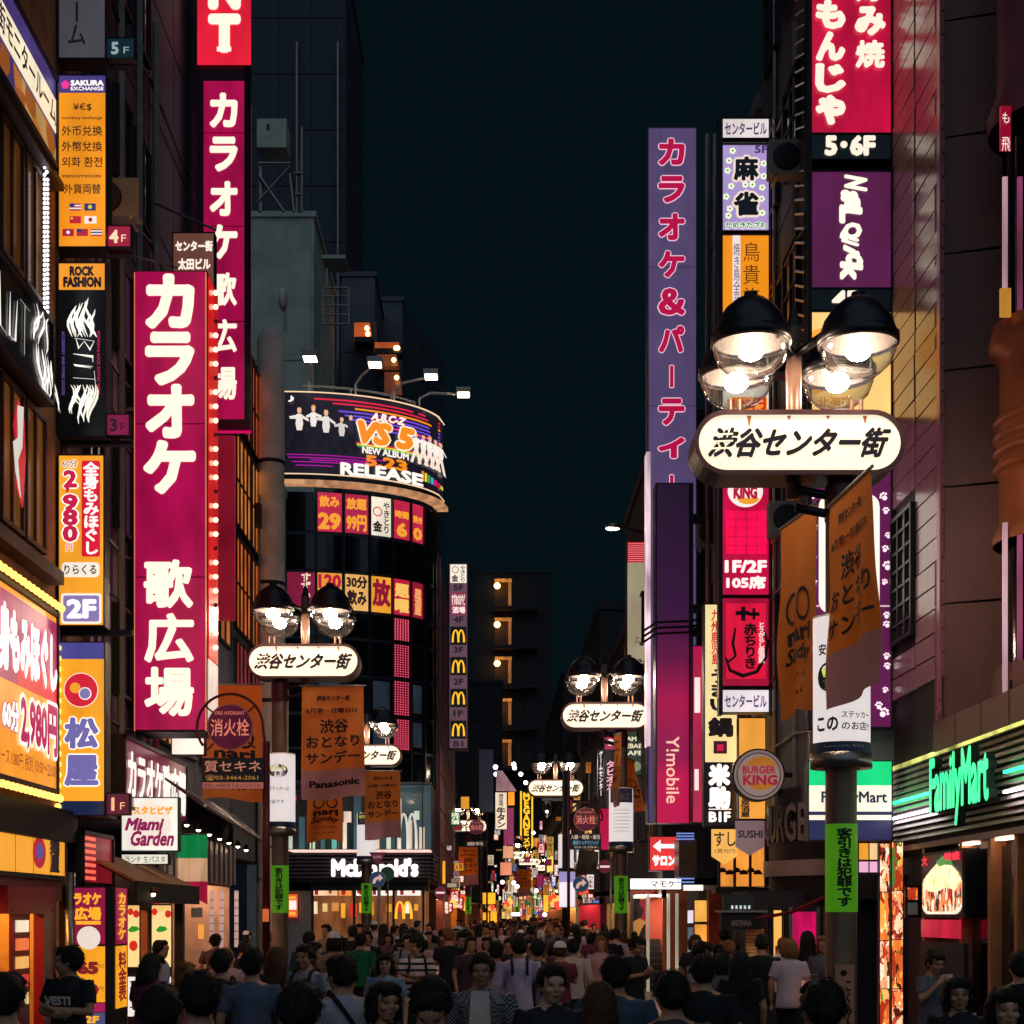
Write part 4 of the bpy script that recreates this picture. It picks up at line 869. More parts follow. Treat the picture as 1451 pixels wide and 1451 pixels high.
for k in range(7):
    lr = thing('awning_spotlight', ['nearest', 'second nearest', 'third nearest', 'fourth', 'fifth', 'second furthest', 'furthest'][k] + ' of seven tiny warm spotlights under the long dark awning', 'spotlight', (-5.7, 28.8 + k * 1.15, 3.7 - k * .03), 'spotlights under the long awning')
    b = MB(); p = Vector((-5.7, 28.8 + k * 1.15, 3.7 - k * .03)); b.lathe([(.03, .12), (.07, .0), (.065, 0), (0, .06)], p, 10); b.build('lamp_shade', BLK, lr); b = MB(); b.ball(p + Vector((0, 0, .01)), .045, n=8); b.build('bulb', em('ffe0b0', 22, 0, True, 'spot_bulb'), lr)
    
r = thing('corrugated_canopy_front', 'pleated metal front band below the long dark awning', 'panel', (-6, 31, 3))
CORR = pm('8a8088', .35, .6, .2, 4, .1, 'corrugated_metal')
for k in range(26): b = MB(); b.box((-6.12, 28.3 + k * .3, 2.72), (-6.02 + (k % 2) * .03, 28.52 + k * .3, 3.6)); b.build('slat', CORR, r)
for k, (px, d) in enumerate(((300, 32), (314, 33), (335, 36))):
    r = thing('white_banner_strip', ['nearest', 'middle', 'furthest'][k] + ' slim white hanging strip sign in front of the awning shop', 'banner', W(px, 1340, d)); b = MB(); b.box(W(px - 3, 1262, d), W(px + 3, 1342, d + .03)); b.build('face_panel', em('b89a98', .75, .3, True), r)
    for j in range(6): b = MB(); b.box(W(px - 3, 1275 + j * 11, d - .01), W(px + 3, 1276 + j * 11, d)); b.build('seam', DARK, r)
r = thing('dark_menu_panel', 'dark angled shop panel with small cards beside the tricolour flag', 'panel', W(270, 1340, 27.5)); b = MB(); b.box(W(247, 1263, 27.5), W(262, 1440, 27.7)); b.build('board', BLK, r); b = MB(); b.box(W(271, 1286, 27.45), W(287, 1300, 27.5)); b.build('card', WHITEM, r); b = MB(); b.box(W(281, 1310, 27.45), W(289, 1330, 27.5)); b.build('card', em('f0a040', 1, .5), r)

# ================================================================ RIGHT SIDE OF THE STREET
BRN = pm('7a524c', .55, 0, .18, 1.0, .15, 'brown_stone'); TILE = pm('b08a84', .2, .05, .3, 1.3, .12, 'glazed_brown_tile')
rR = thing('tiled_store_building', 'tiled brown building over the convenience store, right edge', 'building', (8, 21, 0))
b = MB(); b.box((6.25, 21.72, 3.2), (12, 24.25, 26)); b.build('wall', pm('2a2022', .7, 0, .2, 2, .2, 'dark_render'), rR)
b = MB(); b.box((7.05, 15, 4.4), (12, 21.9, 26)); b.build('wall', pm('2a2022', .7, 0, .2, 2, .2, 'dark_render'), rR)
b = MB(); b.box((-.68, -.05, .012), (.68, 0, .318)); tm = b.mesh('tile', TILE)
for i in range(2):
    for j in range(60):
        z = 5.35 + j * .33; dd = 24.25 - .72 - i * 1.37 - .02
        y_ = CY - (z + .16 - CZ) * F / dd
        if i == 0 and 715 < y_ < 915: continue
        if j > 52 and i == 1: continue
        place(tm, 'tile', rR, (6.25, dd + .05, z), -PI / 2 + random.uniform(-.012, .012), rx=random.uniform(-.012, .012), sc=(.94, 1, 1))
b = MB(); b.box((6.24, 22.95, zz(905, 23.5)), (6.9, 24.0, zz(725, 23.5))); 
window(rR, (6.2, 23.5, zz(908, 23.5)), 1.2, 1.95, -PI / 2, 3, 7, BLK, pm('0e161a', .1, 0, .3, 1, .05, 'grid_glass'))
for j in range(13):      # big brown pier facing down the street
    z = 4.75 + j * 1.62
    b = MB(); b.add([(6.2, 21.6, z), (7.02, 21.42, z + .04), (7.02, 21.42, z + 1.62), (6.2, 21.6, z + 1.6), (6.2, 21.85, z), (7.02, 21.85, z), (7.02, 21.85, z + 1.6), (6.2, 21.85, z + 1.6)], [(0, 1, 2, 3), (5, 4, 7, 6), (4, 0, 3, 7), (1, 5, 6, 2)]); b.build('pier_panel', BRN, rR)
    b = MB(); b.box((6.19, 21.62, z - .012), (7.01, 21.7, z + .012)); b.build('joint', BLK, rR)
b = MB(); b.box((6.17, 21.5, 4.75), (6.2, 21.64, 25)); b.build('edge_strip', pm('c07888', .3, .4, .2, 1.2, .1, 'pink_steel_edge'), rR)
# curved bay at the right edge
TERR = pm('a8603c', .38, .25, .25, 2, .2, 'terracotta_metal')
b = MB(); b.lathe([(.86, 4.9), (.86, 5.1), (.8, 5.3)], (7.40, 20.3, 0), 28); b.build('bay_base', BRN, rR, True)
z1, z2 = zz(735, 20), zz(470, 20)
for za, zb_, nm in ((5.3, z1 - .2, 'bay_glass'), (z2 + .25, 12.4, 'bay_glass')): b = MB(); b.lathe([(.66, za), (.66, zb_)], (7.40, 20.3, 0), 28); b.build(nm, GLASSD, rR, True)
b = MB(); b.lathe([(.84, z1 - .25), (.86, z1 - .2), (.78, z1)] + [(.76, z1 + .05), (.76, z1 + .62)] + [(.76 + .085 * math.sin(PI * (i % 6) / 5), z1 + .66 + .2 * (i // 6) + .18 * (i % 6) / 5) for i in range(24)] + [(.76, z1 + 1.5), (.76, z2 - .3)] + [(.78, z2 - .25), (.9, z2 - .1), (.86, z2 + .2), (.7, z2 + .25)], (7.40, 20.3, 0), 32); b.build('ring_moulding', TERR, rR, True)
b = MB(); b.lathe([(.9, 12.3), (.92, 12.5), (.8, 12.8), (.78, 22)], (7.40, 20.3, 0), 28); b.build('bay_cladding', pm('8a5060', .5, 0, .2, 1.5, .1, 'dusty_pink_cladding'), rR, True)
for px in (1424, 1445):
    for y0, y1 in ((740, 990), (250, 440)):
        d = 19.9; b = MB(); b.box(W(px - 2.5, y0, d), W(px + 2.5, y1, d + .04)); b.build('light_strip', em('c8a0a8' if px == 1424 else '8a4060', .8, .6, True), rR)
for y0, y1, c in ((150, 215, 'b01038'), (408, 450, 'e8a040')): b = MB(); b.box(W(1418, y0, 19.85), W(1431, y1, 19.9)); b.build('small_sign', em(c, .6, .3), rR)
letter(facing(19.84), 'も', 1420, 160, 1430, 175, em('fff0e0', 1, 0, 0), rR); letter(facing(19.84), '飛', 1419, 195, 1431, 215, em('fff0e0', 1, 0, 0), rR)
b = MB(); b.box((6.14, 15, 4.35), (7.6, 21.62, 4.72)); b.build('ledge', pm('6a5048', .6, 0, .2, 2, .2, 'ledge_stone'), rR)
for k in range(6): b = MB(); b.box((6.1, 15.2 + k * 1.07, 4.3), (6.14, 16.22 + k * 1.07, 4.7)); b.build('ledge_panel', pm('7a5648', .5, .1, .2, 2, .2, 'ledge_panel'), rR)
r = thing('ledge_spotlight', 'black spotlight standing on the brown ledge above the store sign', 'spotlight', (6.75, 20, 4.72)); b = MB(); b.box((6.62, 19.9, 4.82), (6.9, 20.3, 5.05)); b.build('lamp_head', BLK, r); b = MB(); b.tube([(6.76, 20.1, 4.72), (6.76, 20.1, 4.84)], .04); b.build('stand', BLK, r)
# convenience store fascia
r = thing('convenience_store', 'convenience store with ribbed metal fascia and glowing green letters', 'shop', (6.3, 20, 0))
b = MB(); b.box((6.3, 15, 3.05), (6.8, 24.2, 4.32)); b.build('fascia', DARK, r)
RIB = pm('dcd2ca', .42, .2, .2, 4, .1, 'ribbed_metal')
for k in range(13):
    z = 3.16 + k * .092; b = MB(); b.add([(6.3, 15, z), (6.2, 15, z), (6.24, 15, z + .055), (6.3, 15, z + .055), (6.3, 24.2, z), (6.2, 24.2, z), (6.24, 24.2, z + .055), (6.3, 24.2, z + .055)], [(0, 3, 2, 1), (4, 5, 6, 7), (0, 1, 5, 4), (1, 2, 6, 5), (2, 3, 7, 6)]); b.build('rib', RIB, r)
for z, c in ((3.74, '18c070'), (3.5, 'f0e4f0')):
    for d0, d1 in ((21.7, 24.1), (15, 18.7)): b = MB(); b.box((6.13, d0, z), (6.17, d1, z + .035)); b.build('light_strip', em(c, 6, 0, True), r)
b = MB(); b.box((6.2, 15, 4.28), (6.5, 24.2, 4.34)); b.build('top_fill_light', em('b8b860', 1.6, .8, True), r)  # added glowing strip to lighten the ribs
fr = wallz(6.0, 18.9, 21.5, 3.22, 4.2)
letter(fr, 'FamilyMart', 2, 4, 99, 99, pm('2a3a34', .5, .2, .1, 3, 0, 'letter_return'), r, -.03, bold=.03, solid=.1, name='letter_return'); letter(fr, 'FamilyMart', 2, 4, 99, 99, em('30e090', 1.5, 0, True, 'green_neon_letter'), r, -.02, bold=.04)
b = MB(); b.box((6.12, 19.0, 3.42), (6.18, 21.4, 3.5)); b.build('letter_rail', DARK, r)
b = MB(); b.box((6.2, 15, 3.0), (6.9, 24.2, 3.08)); b.build('soffit', pm('a08070', .4, .4, .2, 3, .1, 'soffit_metal'), r)
for d in (22.6, 20.8, 19.6, 18.6, 17.8): b = MB(); b.box((6.25, d - .06, 0), (6.55, d + .06, 3.0)); b.build('frame_post', pm('c08458', .4, .2, .2, 4, .1, 'bronze_frame'), r)
for d0, d1 in ((17.9, 18.5), (18.7, 19.5), (19.7, 20.7)): b = MB(); b.box((6.38, d0, .1), (6.4, d1, 2.9)); b.build('pane', GLASSD, r)
for d in (16, 17.6, 19.1, 20.6): b = MB(); b.box((6.26, d - .3, 2.965), (6.36, d + .3, 2.99)); b.build('soffit_fill_light', em('ffd0b0', 7, 0, True, 'soffit_fill_light'), r)  # lamps added to light the posts and passers-by
b = MB(); b.box((6.45, 15, 0), (6.9, 24.2, 3.0)); b.build('back_wall', pm('2a2e36', .6, 0, .2, 2, .1, 'dark_wall'), r)
rp = thing('food_poster', 'large lit poster of a noodle and pork bowl beneath the green letters', 'poster', (6.2, 21.3, 2.1))
fr = wallz(6.2, 20.5, 22.45, 2.02, 2.9); b = MB(); b.box((6.2, 20.45, 2.0), (6.4, 22.5, 2.92)); b.build('housing', BLK, rp)
P(fr, rp, 1, 2, 99, 98, '200c10', .01, .6, .2, 'face_panel'); 
slab(fr, [(min(98, max(2, x)), min(97, y)) for x, y in ring(50, 66, 58, 36, 40)], .012, .016, 'bowl_print', em('f4e4c8', 1.2, .2), rp); slab(fr, [(min(98, max(2, x)), min(93, y)) for x, y in ring(50, 64, 54, 36, 36)], .016, .02, 'meat_print', MEAT, rp)
NOOD = voro_mat('noodle_print', ['fff0c8', 'f4d890', 'f8e8c0', 'd8a860'], 22, 2.0, (1, 2.5, .5), 5)
slab(fr, [(3, 50), (12, 36), (26, 26), (42, 16), (58, 14), (76, 22), (92, 34), (97, 48), (84, 60), (60, 55), (40, 62), (18, 60)], .02, .024, 'noodle_print', NOOD, rp); slab(fr, [(40, 14), (55, 6), (75, 12), (80, 22), (60, 20), (46, 22)], .024, .028, 'leaf_print', em('3a8a40', 1.1, .3), rp)
letter(fr, '大', 3, 3, 17, 18, em('e02030', 1.2, 0, 0), rp, .03, bold=.05); letter(fr, '特盛', 60, 2, 96, 14, em('e02040', 1.2, 0, 0), rp, .03, bold=.05)
fr = wallz(6.2, 20.5, 22.45, 1.72, 1.97); P(fr, rp, 1, 0, 99, 100, 'b00c34', .03, 1.1, .3, 'strip_panel')
r = thing('dark_notice_board', 'dark teal notice board below the noodle poster', 'board', (6.2, 21, .2)); b = MB(); b.box((6.14, 20.3, .3), (6.2, 22.4, 1.66)); b.build('board', pm('16262e', .6, 0, .2, 3, .1, 'teal_board'), r)
for k in range(14): b = MB(); b.box((6.125, 20.7, .5 + k * .08), (6.14, 22.0, .51 + k * .08)); b.build('text_line', pm('2c4450', .7, 0, .1, 3, 0, 'chalk'), r)
# lit food strips at the corner
for x0, x1, y0, y1, d, lab in ((1247, 1262, 1195, 1470, 23.6, 'left of the two tall lit food picture strips behind the right post'), (1264, 1279, 1193, 1470, 23.2, 'right of the two tall lit food picture strips beside the store')):
    r = thing('food_strip', lab, 'poster', W(x0, y1, d), 'tall food picture strips'); fr = facing(d); b = MB(); b.box(W(x0 - 1.2, y0 - 1.2, d), Vector((W(x1 + 1.2, 0, d).x, d + .12, 0))); b.build('housing', BLK, r)
    for k in range(4): ya = y0 + (y1 - y0) * k / 4; P(fr, r, x0, ya + .6, x1, ya + (y1 - y0) / 4 - .6, '', .01, mat=[FOOD, MEAT][(k + x0) % 2], name='picture_panel')
r = thing('small_picture_board', 'black board with small food pictures between the strips and the noodle poster', 'board', W(1292, 1300, 22.9)); b = MB(); b.box(W(1283, 1255, 22.9), W(1303, 1300, 22.98)); b.build('board', BLK, r); P(facing(22.9), r, 1286, 1258, 1300, 1275, '', .01, mat=FOOD); P(facing(22.9), r, 1286, 1279, 1300, 1296, '4a4a44', .01, .7, .5)

# ---- big sign column by the tiled building
D1 = 24.2
r = thing('sign_column_frame', 'black frame of the wide sign column beside the tiled building', 'frame', W(1205, 1040, 24.4))
b = MB(); b.box(W(1147, -60, 24.35), W(1264, 1035, 24.6)); b.build('backing', BLK, r)
for x in (1146, 1264): b = MB(); b.box(W(x - 1, -60, 24.15), W(x + 1, 1035, 24.35)); b.build('upright', DARK, r)
r, fr = boxsign('pancake_restaurant_sign', 'crimson sign with rounded cream characters at the top right of the street', 1147, -80, 1263, 189, D1, .14, .8, 'b80a3a', s=.98, var=.35)
def rows_(s_, x, y, w, h, g): 
    for i, c in enumerate(s_): letter(fr, c, x - w / 2, y + i * g, x + w / 2, y + i * g + h, em('f6e8d2', 1.1, 0, True), r, .05, bold=.045 if c in '焼好' else .07)
rows_('もんじゃ', 1176, 5, 36, 36, 45); rows_('好み焼', 1232, -33, 38, 36, 47)
r, fr = boxsign('floor_number_sign', 'black band sign reading 5 and 6F under the crimson sign', 1147, 191, 1263, 226, D1, .14, .8, '06141a', s=.6); letter(fr, '5･6F', 1170, 195, 1238, 220, em('f6e8d2', 1.1, 0, True), r, .03, bold=.06)
r, fr = boxsign('nail_salon_sign', 'dark plum nail salon sign with tumbling cream letters', 1147, 244, 1263, 408, D1, .14, .8, '561c48', s=.95)
for c, y, a, x in (('N', 250, .3, 1212), ('a', 272, .2, 1203), ('i', 286, -.1, 1207), ('L', 294, .1, 1205), ('Q', 318, -.1, 1205), ('u', 336, .6, 1204), ('i', 350, .4, 1206), ('c', 362, .3, 1210), ('k', 374, .1, 1206)):
    letter(fr, c, x - 14 + 4 * (c in 'aiuc'), y, x + 14 - 4 * (c in 'aiuc'), y + (21 if c in 'NLQk' else 13), em('fff2e0', 1.1, 0, 0), r, .03, bold=.06, rot=1, shear=a)
r, fr = boxsign('fourth_floor_band', 'black band sign reading 4F partly hidden by the near street lamp', 1147, 410, 1263, 440, D1, .14, .8, '06141a', s=.5); letter(fr, '4F', 1180, 414, 1216, 436, em('f6e8d2', 1.1, 0, True), r, .03, bold=.05)
r, fr = boxsign('fondue_sign', 'yellow restaurant sign with a soup picture behind the near street lamps', 1147, 443, 1263, 592, D1, .14, .8, 'f8c878', s=1.05)
slab(fr, [(1150, 470), (1200, 452), (1225, 480), (1222, 520), (1190, 548), (1152, 560)], .01, .015, 'picture_panel', em('f0a038', 1.1, .2), r); letter(fr, '北海道', 1158, 563, 1208, 580, RW('d88a28'), r, .02, bold=.03); letter(fr, 'チーズフォンデュ', 1150, 583, 1255, 592, RW('e8a030'), r, .02, bold=.02)
r, fr = boxsign('paw_print_sign', 'tall plum sign with white paw prints and a pale dog shaped panel', 1147, 600, 1263, 1030, D1, .14, .8, '5c1a4a', s=.95, var=.15)
slab(fr, rrc(1160, 700, 1246, 870, 18), .01, .016, 'panel', em('fff0e4', 1.1, .1), r); P(fr, r, 1147, 858, 1263, 860, 'e8c8d0', .02)
def paw(x, y, s_, a):
    b = MB()
    for dx, dy, q in ((0, 2, 3.2), (-4, -1.5, 1.5), (-1.6, -4, 1.6), (1.8, -4, 1.6), (4.2, -1.5, 1.5)):
        X_, Y_ = dx * math.cos(a) - dy * math.sin(a), dx * math.sin(a) + dy * math.cos(a); slab(fr, ring(x + X_ * s_, y + Y_ * s_, q * s_, 10), .012, .018, '', None, None, b)
    b.build('paw_print', em('ffe8f0', 1.15, 0, False), r)
for i, (x, y, s_) in enumerate(((1252, 704, 1.1), (1255, 724, .9), (1258, 759, .8), (1254, 778, .9), (1257, 802, 1.2), (1253, 825, .8), (1256, 872, .9), (1256, 885, .9), (1256, 930, .9), (1257, 944, .9), (1254, 978, .8), (1245, 1000, 1), (1252, 1010, 1.3), (1152, 702, 1), (1154, 748, .9), (1151, 790, 1), (1153, 826, .9))): paw(x, y, s_, (i * .7) % 1.2 - .6)
# store box sign
r, fr = boxsign('convenience_store_sign', 'box sign striped green, cream and navy of the convenience store behind the right post', 1146, 1079, 1263, 1190, 23.7, .3, 1.4, 'f6ecd4', s=1.1, var=.1)
P(fr, r, 1146, 1079, 1263, 1113, '14c878', .014, 1.15, .15); P(fr, r, 1146, 1150, 1263, 1155, '2a2858', .014, .8); P(fr, r, 1146, 1162, 1263, 1190, '2c2a58', .014, .75, .1); letter(fr, 'FamilyMart', 1164, 1122, 1256, 1142, RW('22284a'), r, .022, bold=.03)
for k in range(5): rc_ = facing(23.75)
r = thing('snack_picture_row', 'row of small lit food pictures under the store box sign', 'sign', W(1240, 1250, 23.9))
for k in range(3): fr = facing(23.9); P(fr, r, 1217 + k * 15, 1195, 1230 + k * 15, 1218, ['f0a030', 'f4c890', 'a81c50'][k], .02, 1.1, .3); P(fr, r, 1217 + k * 15, 1221, 1230 + k * 15, 1236, 'f0b0d0', .02, 1.1, .3)
b = MB(); b.box(W(1214, 1193, 23.92), W(1262, 1242, 24.1)); b.build('housing', DARK, r)

# ---- buildings further along the right
DKR = pm('565e66', .75, 0, .3, 1.0, .2, 'dark_grey_render'); DKR2 = pm('5a6866', .75, 0, .3, .9, .2, 'grey_green_render')
r = building('dark_tall_building', 'tall dark building between the two right sign columns', 1, 5.45, 24.6, 31.5, 3.4, 27, DKR)
cladding(r, 1, 5.45, 24.7, 31.4, 4, 26, 4, 10, DKR, gap=.03); wingrid(r, 1, 5.39, (26, 28, 30), (6.5, 9.5, 12.5, 15.5, 18.5), 1.3, 1.6, WDARK, 2, 2)
b = MB()
for k in range(70): b.tube([(5.3, 26.5, 6 + k * .25), (5.3, 27.3, 6.35 + k * .25)], .02, 4)
b.build('fire_stair_mesh', STEEL, r)['kind'] = 'stuff'
for dd in (26.2, 29.6): b = MB(); b.tube([(5.36, dd, 3.6), (5.36, dd, 24)], .05, 6); b.build('drainpipe', STEEL, r)
r = building('dark_lower_building', 'dark narrower building behind the mahjong sign column', 1, 5.4, 31.6, 38.5, 3.4, 18.4, DKR2)
cladding(r, 1, 5.4, 31.7, 38.4, 4, 18, 4, 7, DKR2, gap=.03); wingrid(r, 1, 5.34, (33, 35, 37), (5.5, 8.5, 11.5, 14.5), 1.2, 1.6, WDARK, 2, 2)
for px in (1003, 1014): b = MB(); b.tube([W(px, 1000, 36), W(px, 190, 36)], .06, 6); b.build('drainpipe', STEEL, r)
# ---- second sign column
D2 = 30
r = thing('sign_column_frame', 'slim black frame of the mahjong and burger sign column', 'frame', W(1056, 1015, 30.3))
b = MB(); b.box(W(1021, 164, 30.15), W(1092, 1013, 30.4)); b.build('backing', BLK, r)
for x in (1020, 1093): b = MB(); b.box(W(x - 1.5, 162, 29.9), W(x + 1.5, 1015, 30.15)); b.build('upright', FRAME, r)
for y in (200, 330, 690, 845): b = MB(); b.box(W(1093, y - 3, 30.1), (5.45, 30.2, zz(y + 3, 30))); b.build('bracket', DARK, r)
PUR = RW('4a3468')
r, fr = boxsign('centre_building_sign', 'white building name sign at the top of the mahjong column', 1024, 169, 1089, 196, D2, .12, .8, 'e4d8d4'); letter(fr, 'センタービル', 1027, 174, 1086, 191, PUR, r, bold=.03)
r, fr = boxsign('mahjong_sign', 'lilac mahjong parlour sign decorated with little white and green flowers', 1024, 206, 1089, 327, D2, .12, .8, 'a892c8', var=.1)
for x, y in ((1038, 214), (1033, 228), (1031, 242), (1082, 232), (1082, 250), (1080, 266), (1036, 264), (1029, 279), (1079, 282), (1032, 306), (1080, 302), (1034, 296), (1056, 262), (1066, 262)):
    b = MB()
    for k in range(5): a = 2 * PI * k / 5; slab(fr, ring(x + 2.8 * math.cos(a), y + 2.8 * math.sin(a), 2.2, 7), .01, .014, '', None, None, b)
    b.build('flower_print', em('dfe8c8', 1.1, 0, 0), r); slab(fr, ring(x, y, 1.6, 8), .014, .018, 'flower_print', em('5a8a3a', 1, 0, 0), r)
for c, y in (('麻', 224), ('雀', 274)): letter(fr, c, 1041, y, 1073, y + 31, RW('10141c'), r, .024, bold=.05, outline=(.09, em('f0dcc8', 1, 0, 0)))
letter(fr, '5F', 1070, 207, 1087, 217, PUR, r, bold=.04); letter(fr, 'かめきたざわ', 1028, 315, 1086, 324, RW('2a8a30'), r, .024, bold=.04, outline=(.06, WO))
r, fr = boxsign('grill_restaurant_sign', 'orange grill restaurant sign with thin brown characters behind the near lamp', 1024, 334, 1089, 535, D2, .12, .8, 'f09018', var=.08)
P(fr, r, 1038, 334, 1049, 535, 'e8dcd8', .014); letter(fr, '焼き鳥全品均一', 1039, 345, 1048, 470, RW('6a5a70'), r, .02, bold=.01, vert=True)
for c, y in (('鳥', 344), ('貴', 376), ('族', 408)): letter(fr, c, 1053, y, 1076, y + 27, RW('5a3010'), r, .02, bold=.0)
r, fr = boxsign('price_sign', 'white sign with an orange band reading 190 yen under the near lamp', 1024, 505, 1089, 584, D2, .12, .8, 'e8dcd0'); P(fr, r, 1036, 563, 1087, 584, 'f0902c', .014); letter(fr, '190円', 1038, 565, 1084, 580, RW('c02028'), r, .022, bold=.04)
r, fr = boxsign('burger_seats_sign', 'glowing red sign reading 1F 2F and 105 seats in the second column', 1024, 640, 1089, 843, D2, .12, .8, 'c00c40', s=1.0, var=.3)
slab(fr, ring(1056, 696, 25, 28, 23), .01, .014, 'emblem', em('f2e8e0', 1.05, 0), r); letter(fr, 'KING', 1040, 690, 1072, 706, RW('b01c3c'), r, .022, bold=.07); slab(fr, [p for p in ring(1060, 706, 16, 24, 9) if p[1] > 705], .014, .018, 'emblem', em('f0a030', 1, 0), r)
for i in range(4):
    for j in range(5): P(fr, r, 1029 + i * 14.6, 724 + j * 12.5, 1042 + i * 14.6, 735 + j * 12.5, 'e80c48', .014, 1.25, .25, 'glowing_cell')
letter(fr, '1F/2F', 1028, 795, 1085, 811, em('fff0ea', 1.1, 0, 0), r, .022, bold=.045); letter(fr, '105席', 1030, 817, 1084, 834, em('fff0ea', 1.1, 0, 0), r, .022, bold=.045)
r, fr = boxsign('chilli_restaurant_sign', 'red sign with a black curled chilli emblem and brush writing', 1024, 848, 1089, 972, D2, .12, .8, '9c0c34', s=1.0, var=.2); P(fr, r, 1029, 855, 1085, 962, 'd8143c', .012, 1.0, .25)
b = MB(); pts = [fr.p(x, y, .02) for x, y in ((1042, 890), (1038, 912), (1042, 930), (1032, 938), (1028, 932), (1034, 950), (1052, 958), (1072, 952), (1084, 932), (1087, 910), (1080, 888))]; b.tube(pts, [.02, .035, .03, .03, .02, .035, .045, .04, .04, .035, .02], 6); b.build('emblem', RW('10080c'), r)
letter(fr, '赤ちりき', 1054, 884, 1072, 948, RW('14080c'), r, .03, bold=.05, vert=True); letter(fr, 'とうがらし居酒屋', 1074, 882, 1083, 940, em('fff0ea', 1, 0, 0), r, .05, bold=.02, vert=True)
for x0, y0, x1, y1 in ((1042, 866, 1062, 872), (1050, 860, 1056, 880), (1060, 868, 1076, 873), (1066, 862, 1070, 878)): P(fr, r, x0, y0, x1, y1, '10080c', .024, 1, 0, 'crown_stroke', False)
r, fr = boxsign('centre_building_sign', 'white building name sign at the foot of the second column above the pot restaurant sign', 1024, 978, 1089, 1009, D2, .12, .8, 'e8dce0', s=1.05); letter(fr, 'センタービル', 1027, 985, 1086, 1002, PUR, r, bold=.03)
r, fr = boxsign('pot_restaurant_sign', 'tall cream sign with black 鍋 character above a black panel marked B1F', 999, 857, 1044, 1170, 31.5, .3, 1.5, 'f6dc9c', 'sign', var=.08)
letter(fr, '九州鹿児島', 1008, 864, 1020, 942, RW('c02028'), r, bold=.03, vert=True); letter(fr, 'うまい', 1004, 948, 1038, 1008, K, r, bold=.05, vert=True); letter(fr, '鍋', 1005, 1018, 1037, 1043, K, r, bold=.06)
slab(fr, rc(1011, 1050, 1030, 1068), .008, .014, 'emblem', RW('3a1418'), r); P(fr, r, 1016, 1055, 1025, 1064, 'd01850', .02); P(fr, r, 999, 1080, 1044, 1170, '14161c', .014, .6, .1)
for c, y in (('米', 1085), ('助', 1117)): letter(fr, c, 1006, y, 1032, y + 27, WO, r, .024, bold=.09)
P(fr, r, 1004, 1146, 1036, 1147.5, 'fff0e4', .024); letter(fr, 'B1F', 1005, 1151, 1034, 1164, WO, r, .024, bold=.05)
r, fr = boxsign('orange_side_sign', 'plain orange lit sign behind the round burger sign', 1047, 1018, 1084, 1160, 31, .2, 1.2, 'f0a040', var=.12); letter(fr, '個室居酒屋', 1050, 1120, 1062, 1158, K, r, bold=.04, vert=True)
# round burger sign
r = thing('round_burger_sign', 'round burger sign with a bun shaped emblem and red letters', 'sign', W(1076, 1136, 28)); fr = facing(28)
for q, h0, h1, c in ((37.5, -.25, 0, None), (35, 0, .02, 'c8a8a0'), (31.5, .02, .026, '284068'), (30, .026, .03, 'd8b8ac')):
    slab(fr, ring(1075, 1098, q, 36), h0, h1, 'housing' if c is None else 'emblem', FRAME if c is None else em(c, .28, .1), r)
for y0, cs in ((1070, 1), (1102, -1)):
    pts = [p for p in ring(1078, 1096, 25, 40, 24) if (p[1] < 1086 if cs > 0 else p[1] > 1108)]; pts.sort(key=lambda p: math.atan2(p[1] - 1096, p[0] - 1078)); slab(fr, pts, .03, .034, 'bun_print', em('d8882c', .45, .1), r)
letter(fr, 'BURGER', 1052, 1086, 1098, 1096, em('98142c', .9, 0, 0), r, .045, bold=.035); letter(fr, 'KING', 1053, 1099, 1100, 1112, em('98142c', .9, 0, 0), r, .045, bold=.045)
b = MB(); b.tube([W(1112, 1098, 28.1), (5.45, 28.1, zz(1098, 28))], .05, 6); b.build('bracket', DARK, r)
for (x0, x1, y0, y1, c, t, t2, lab, s_) in ((1009, 1045, 1175, 1225, 'f0b050', 'すし', '1貫75円', 'yellow pennant sign with black sushi writing', 1.0), (1043, 1083, 1163, 1212, '8a6a70', 'SUSHI', '', 'grey pennant sign reading SUSHI', .6)):
    r = thing('sushi_pennant', lab, 'sign', W(x0, y1, 29)); fr = facing(29 - (x0 > 1040) * .2); ym = y1 - 12
    slab(fr, [(x0, y0), (x1, y0), (x1, ym), ((x0 + x1) / 2, y1), (x0, ym)], -.1, 0, 'face_panel', em(c, s_, .1), r)
    letter(fr, t, x0 + 3, y0 + (4 if t2 else 14), x1 - 3, y0 + 24, K, r, .01, bold=.02 if t2 else .04)
    if t2: letter(fr, t2, x0 + 4, y0 + 28, x1 - 4, y0 + 34, K, r, .01)
    b = MB(); b.tube([fr.p(x0, y0 - 1, -.05), fr.p(x1 + 2, y0 - 1, -.05)], .025, 6); b.build('rod', DARK, r)
# violet karaoke tower sign, mobile sign
r, fr = boxsign('violet_karaoke_sign', 'very tall violet sign with crimson characters on the right of the street', 919, 182, 986, 1165, 38, .5, 1.5, None, 'sign', pm('584a78', .5, .1, .15, 2, .1, 'violet_metal'))
for k in range(5): slab(fr, rc(919, 182 + k * 197, 986, 378 + k * 197), 0, .01, 'face_panel', em('5a4a74', .8, .15), r)
for c, y in zip('カラオケ＆パーティー', (199, 252, 305, 358, 411, 464, 517, 567, 622, 672)):
    if c == 'ー': letter(fr, 'ー', 935, y, 968, y + 34, RW('b00c44'), r, .03, bold=.03, vert=True, outline=(.03, em('f4c8d8', 1, 0, 0)))
    else: letter(fr, c, 935, y, 968, y + 34 - 8 * (c == 'ィ'), RW('b00c44'), r, .03, bold=.05, outline=(.03, em('f4c8d8', 1, 0, 0)))
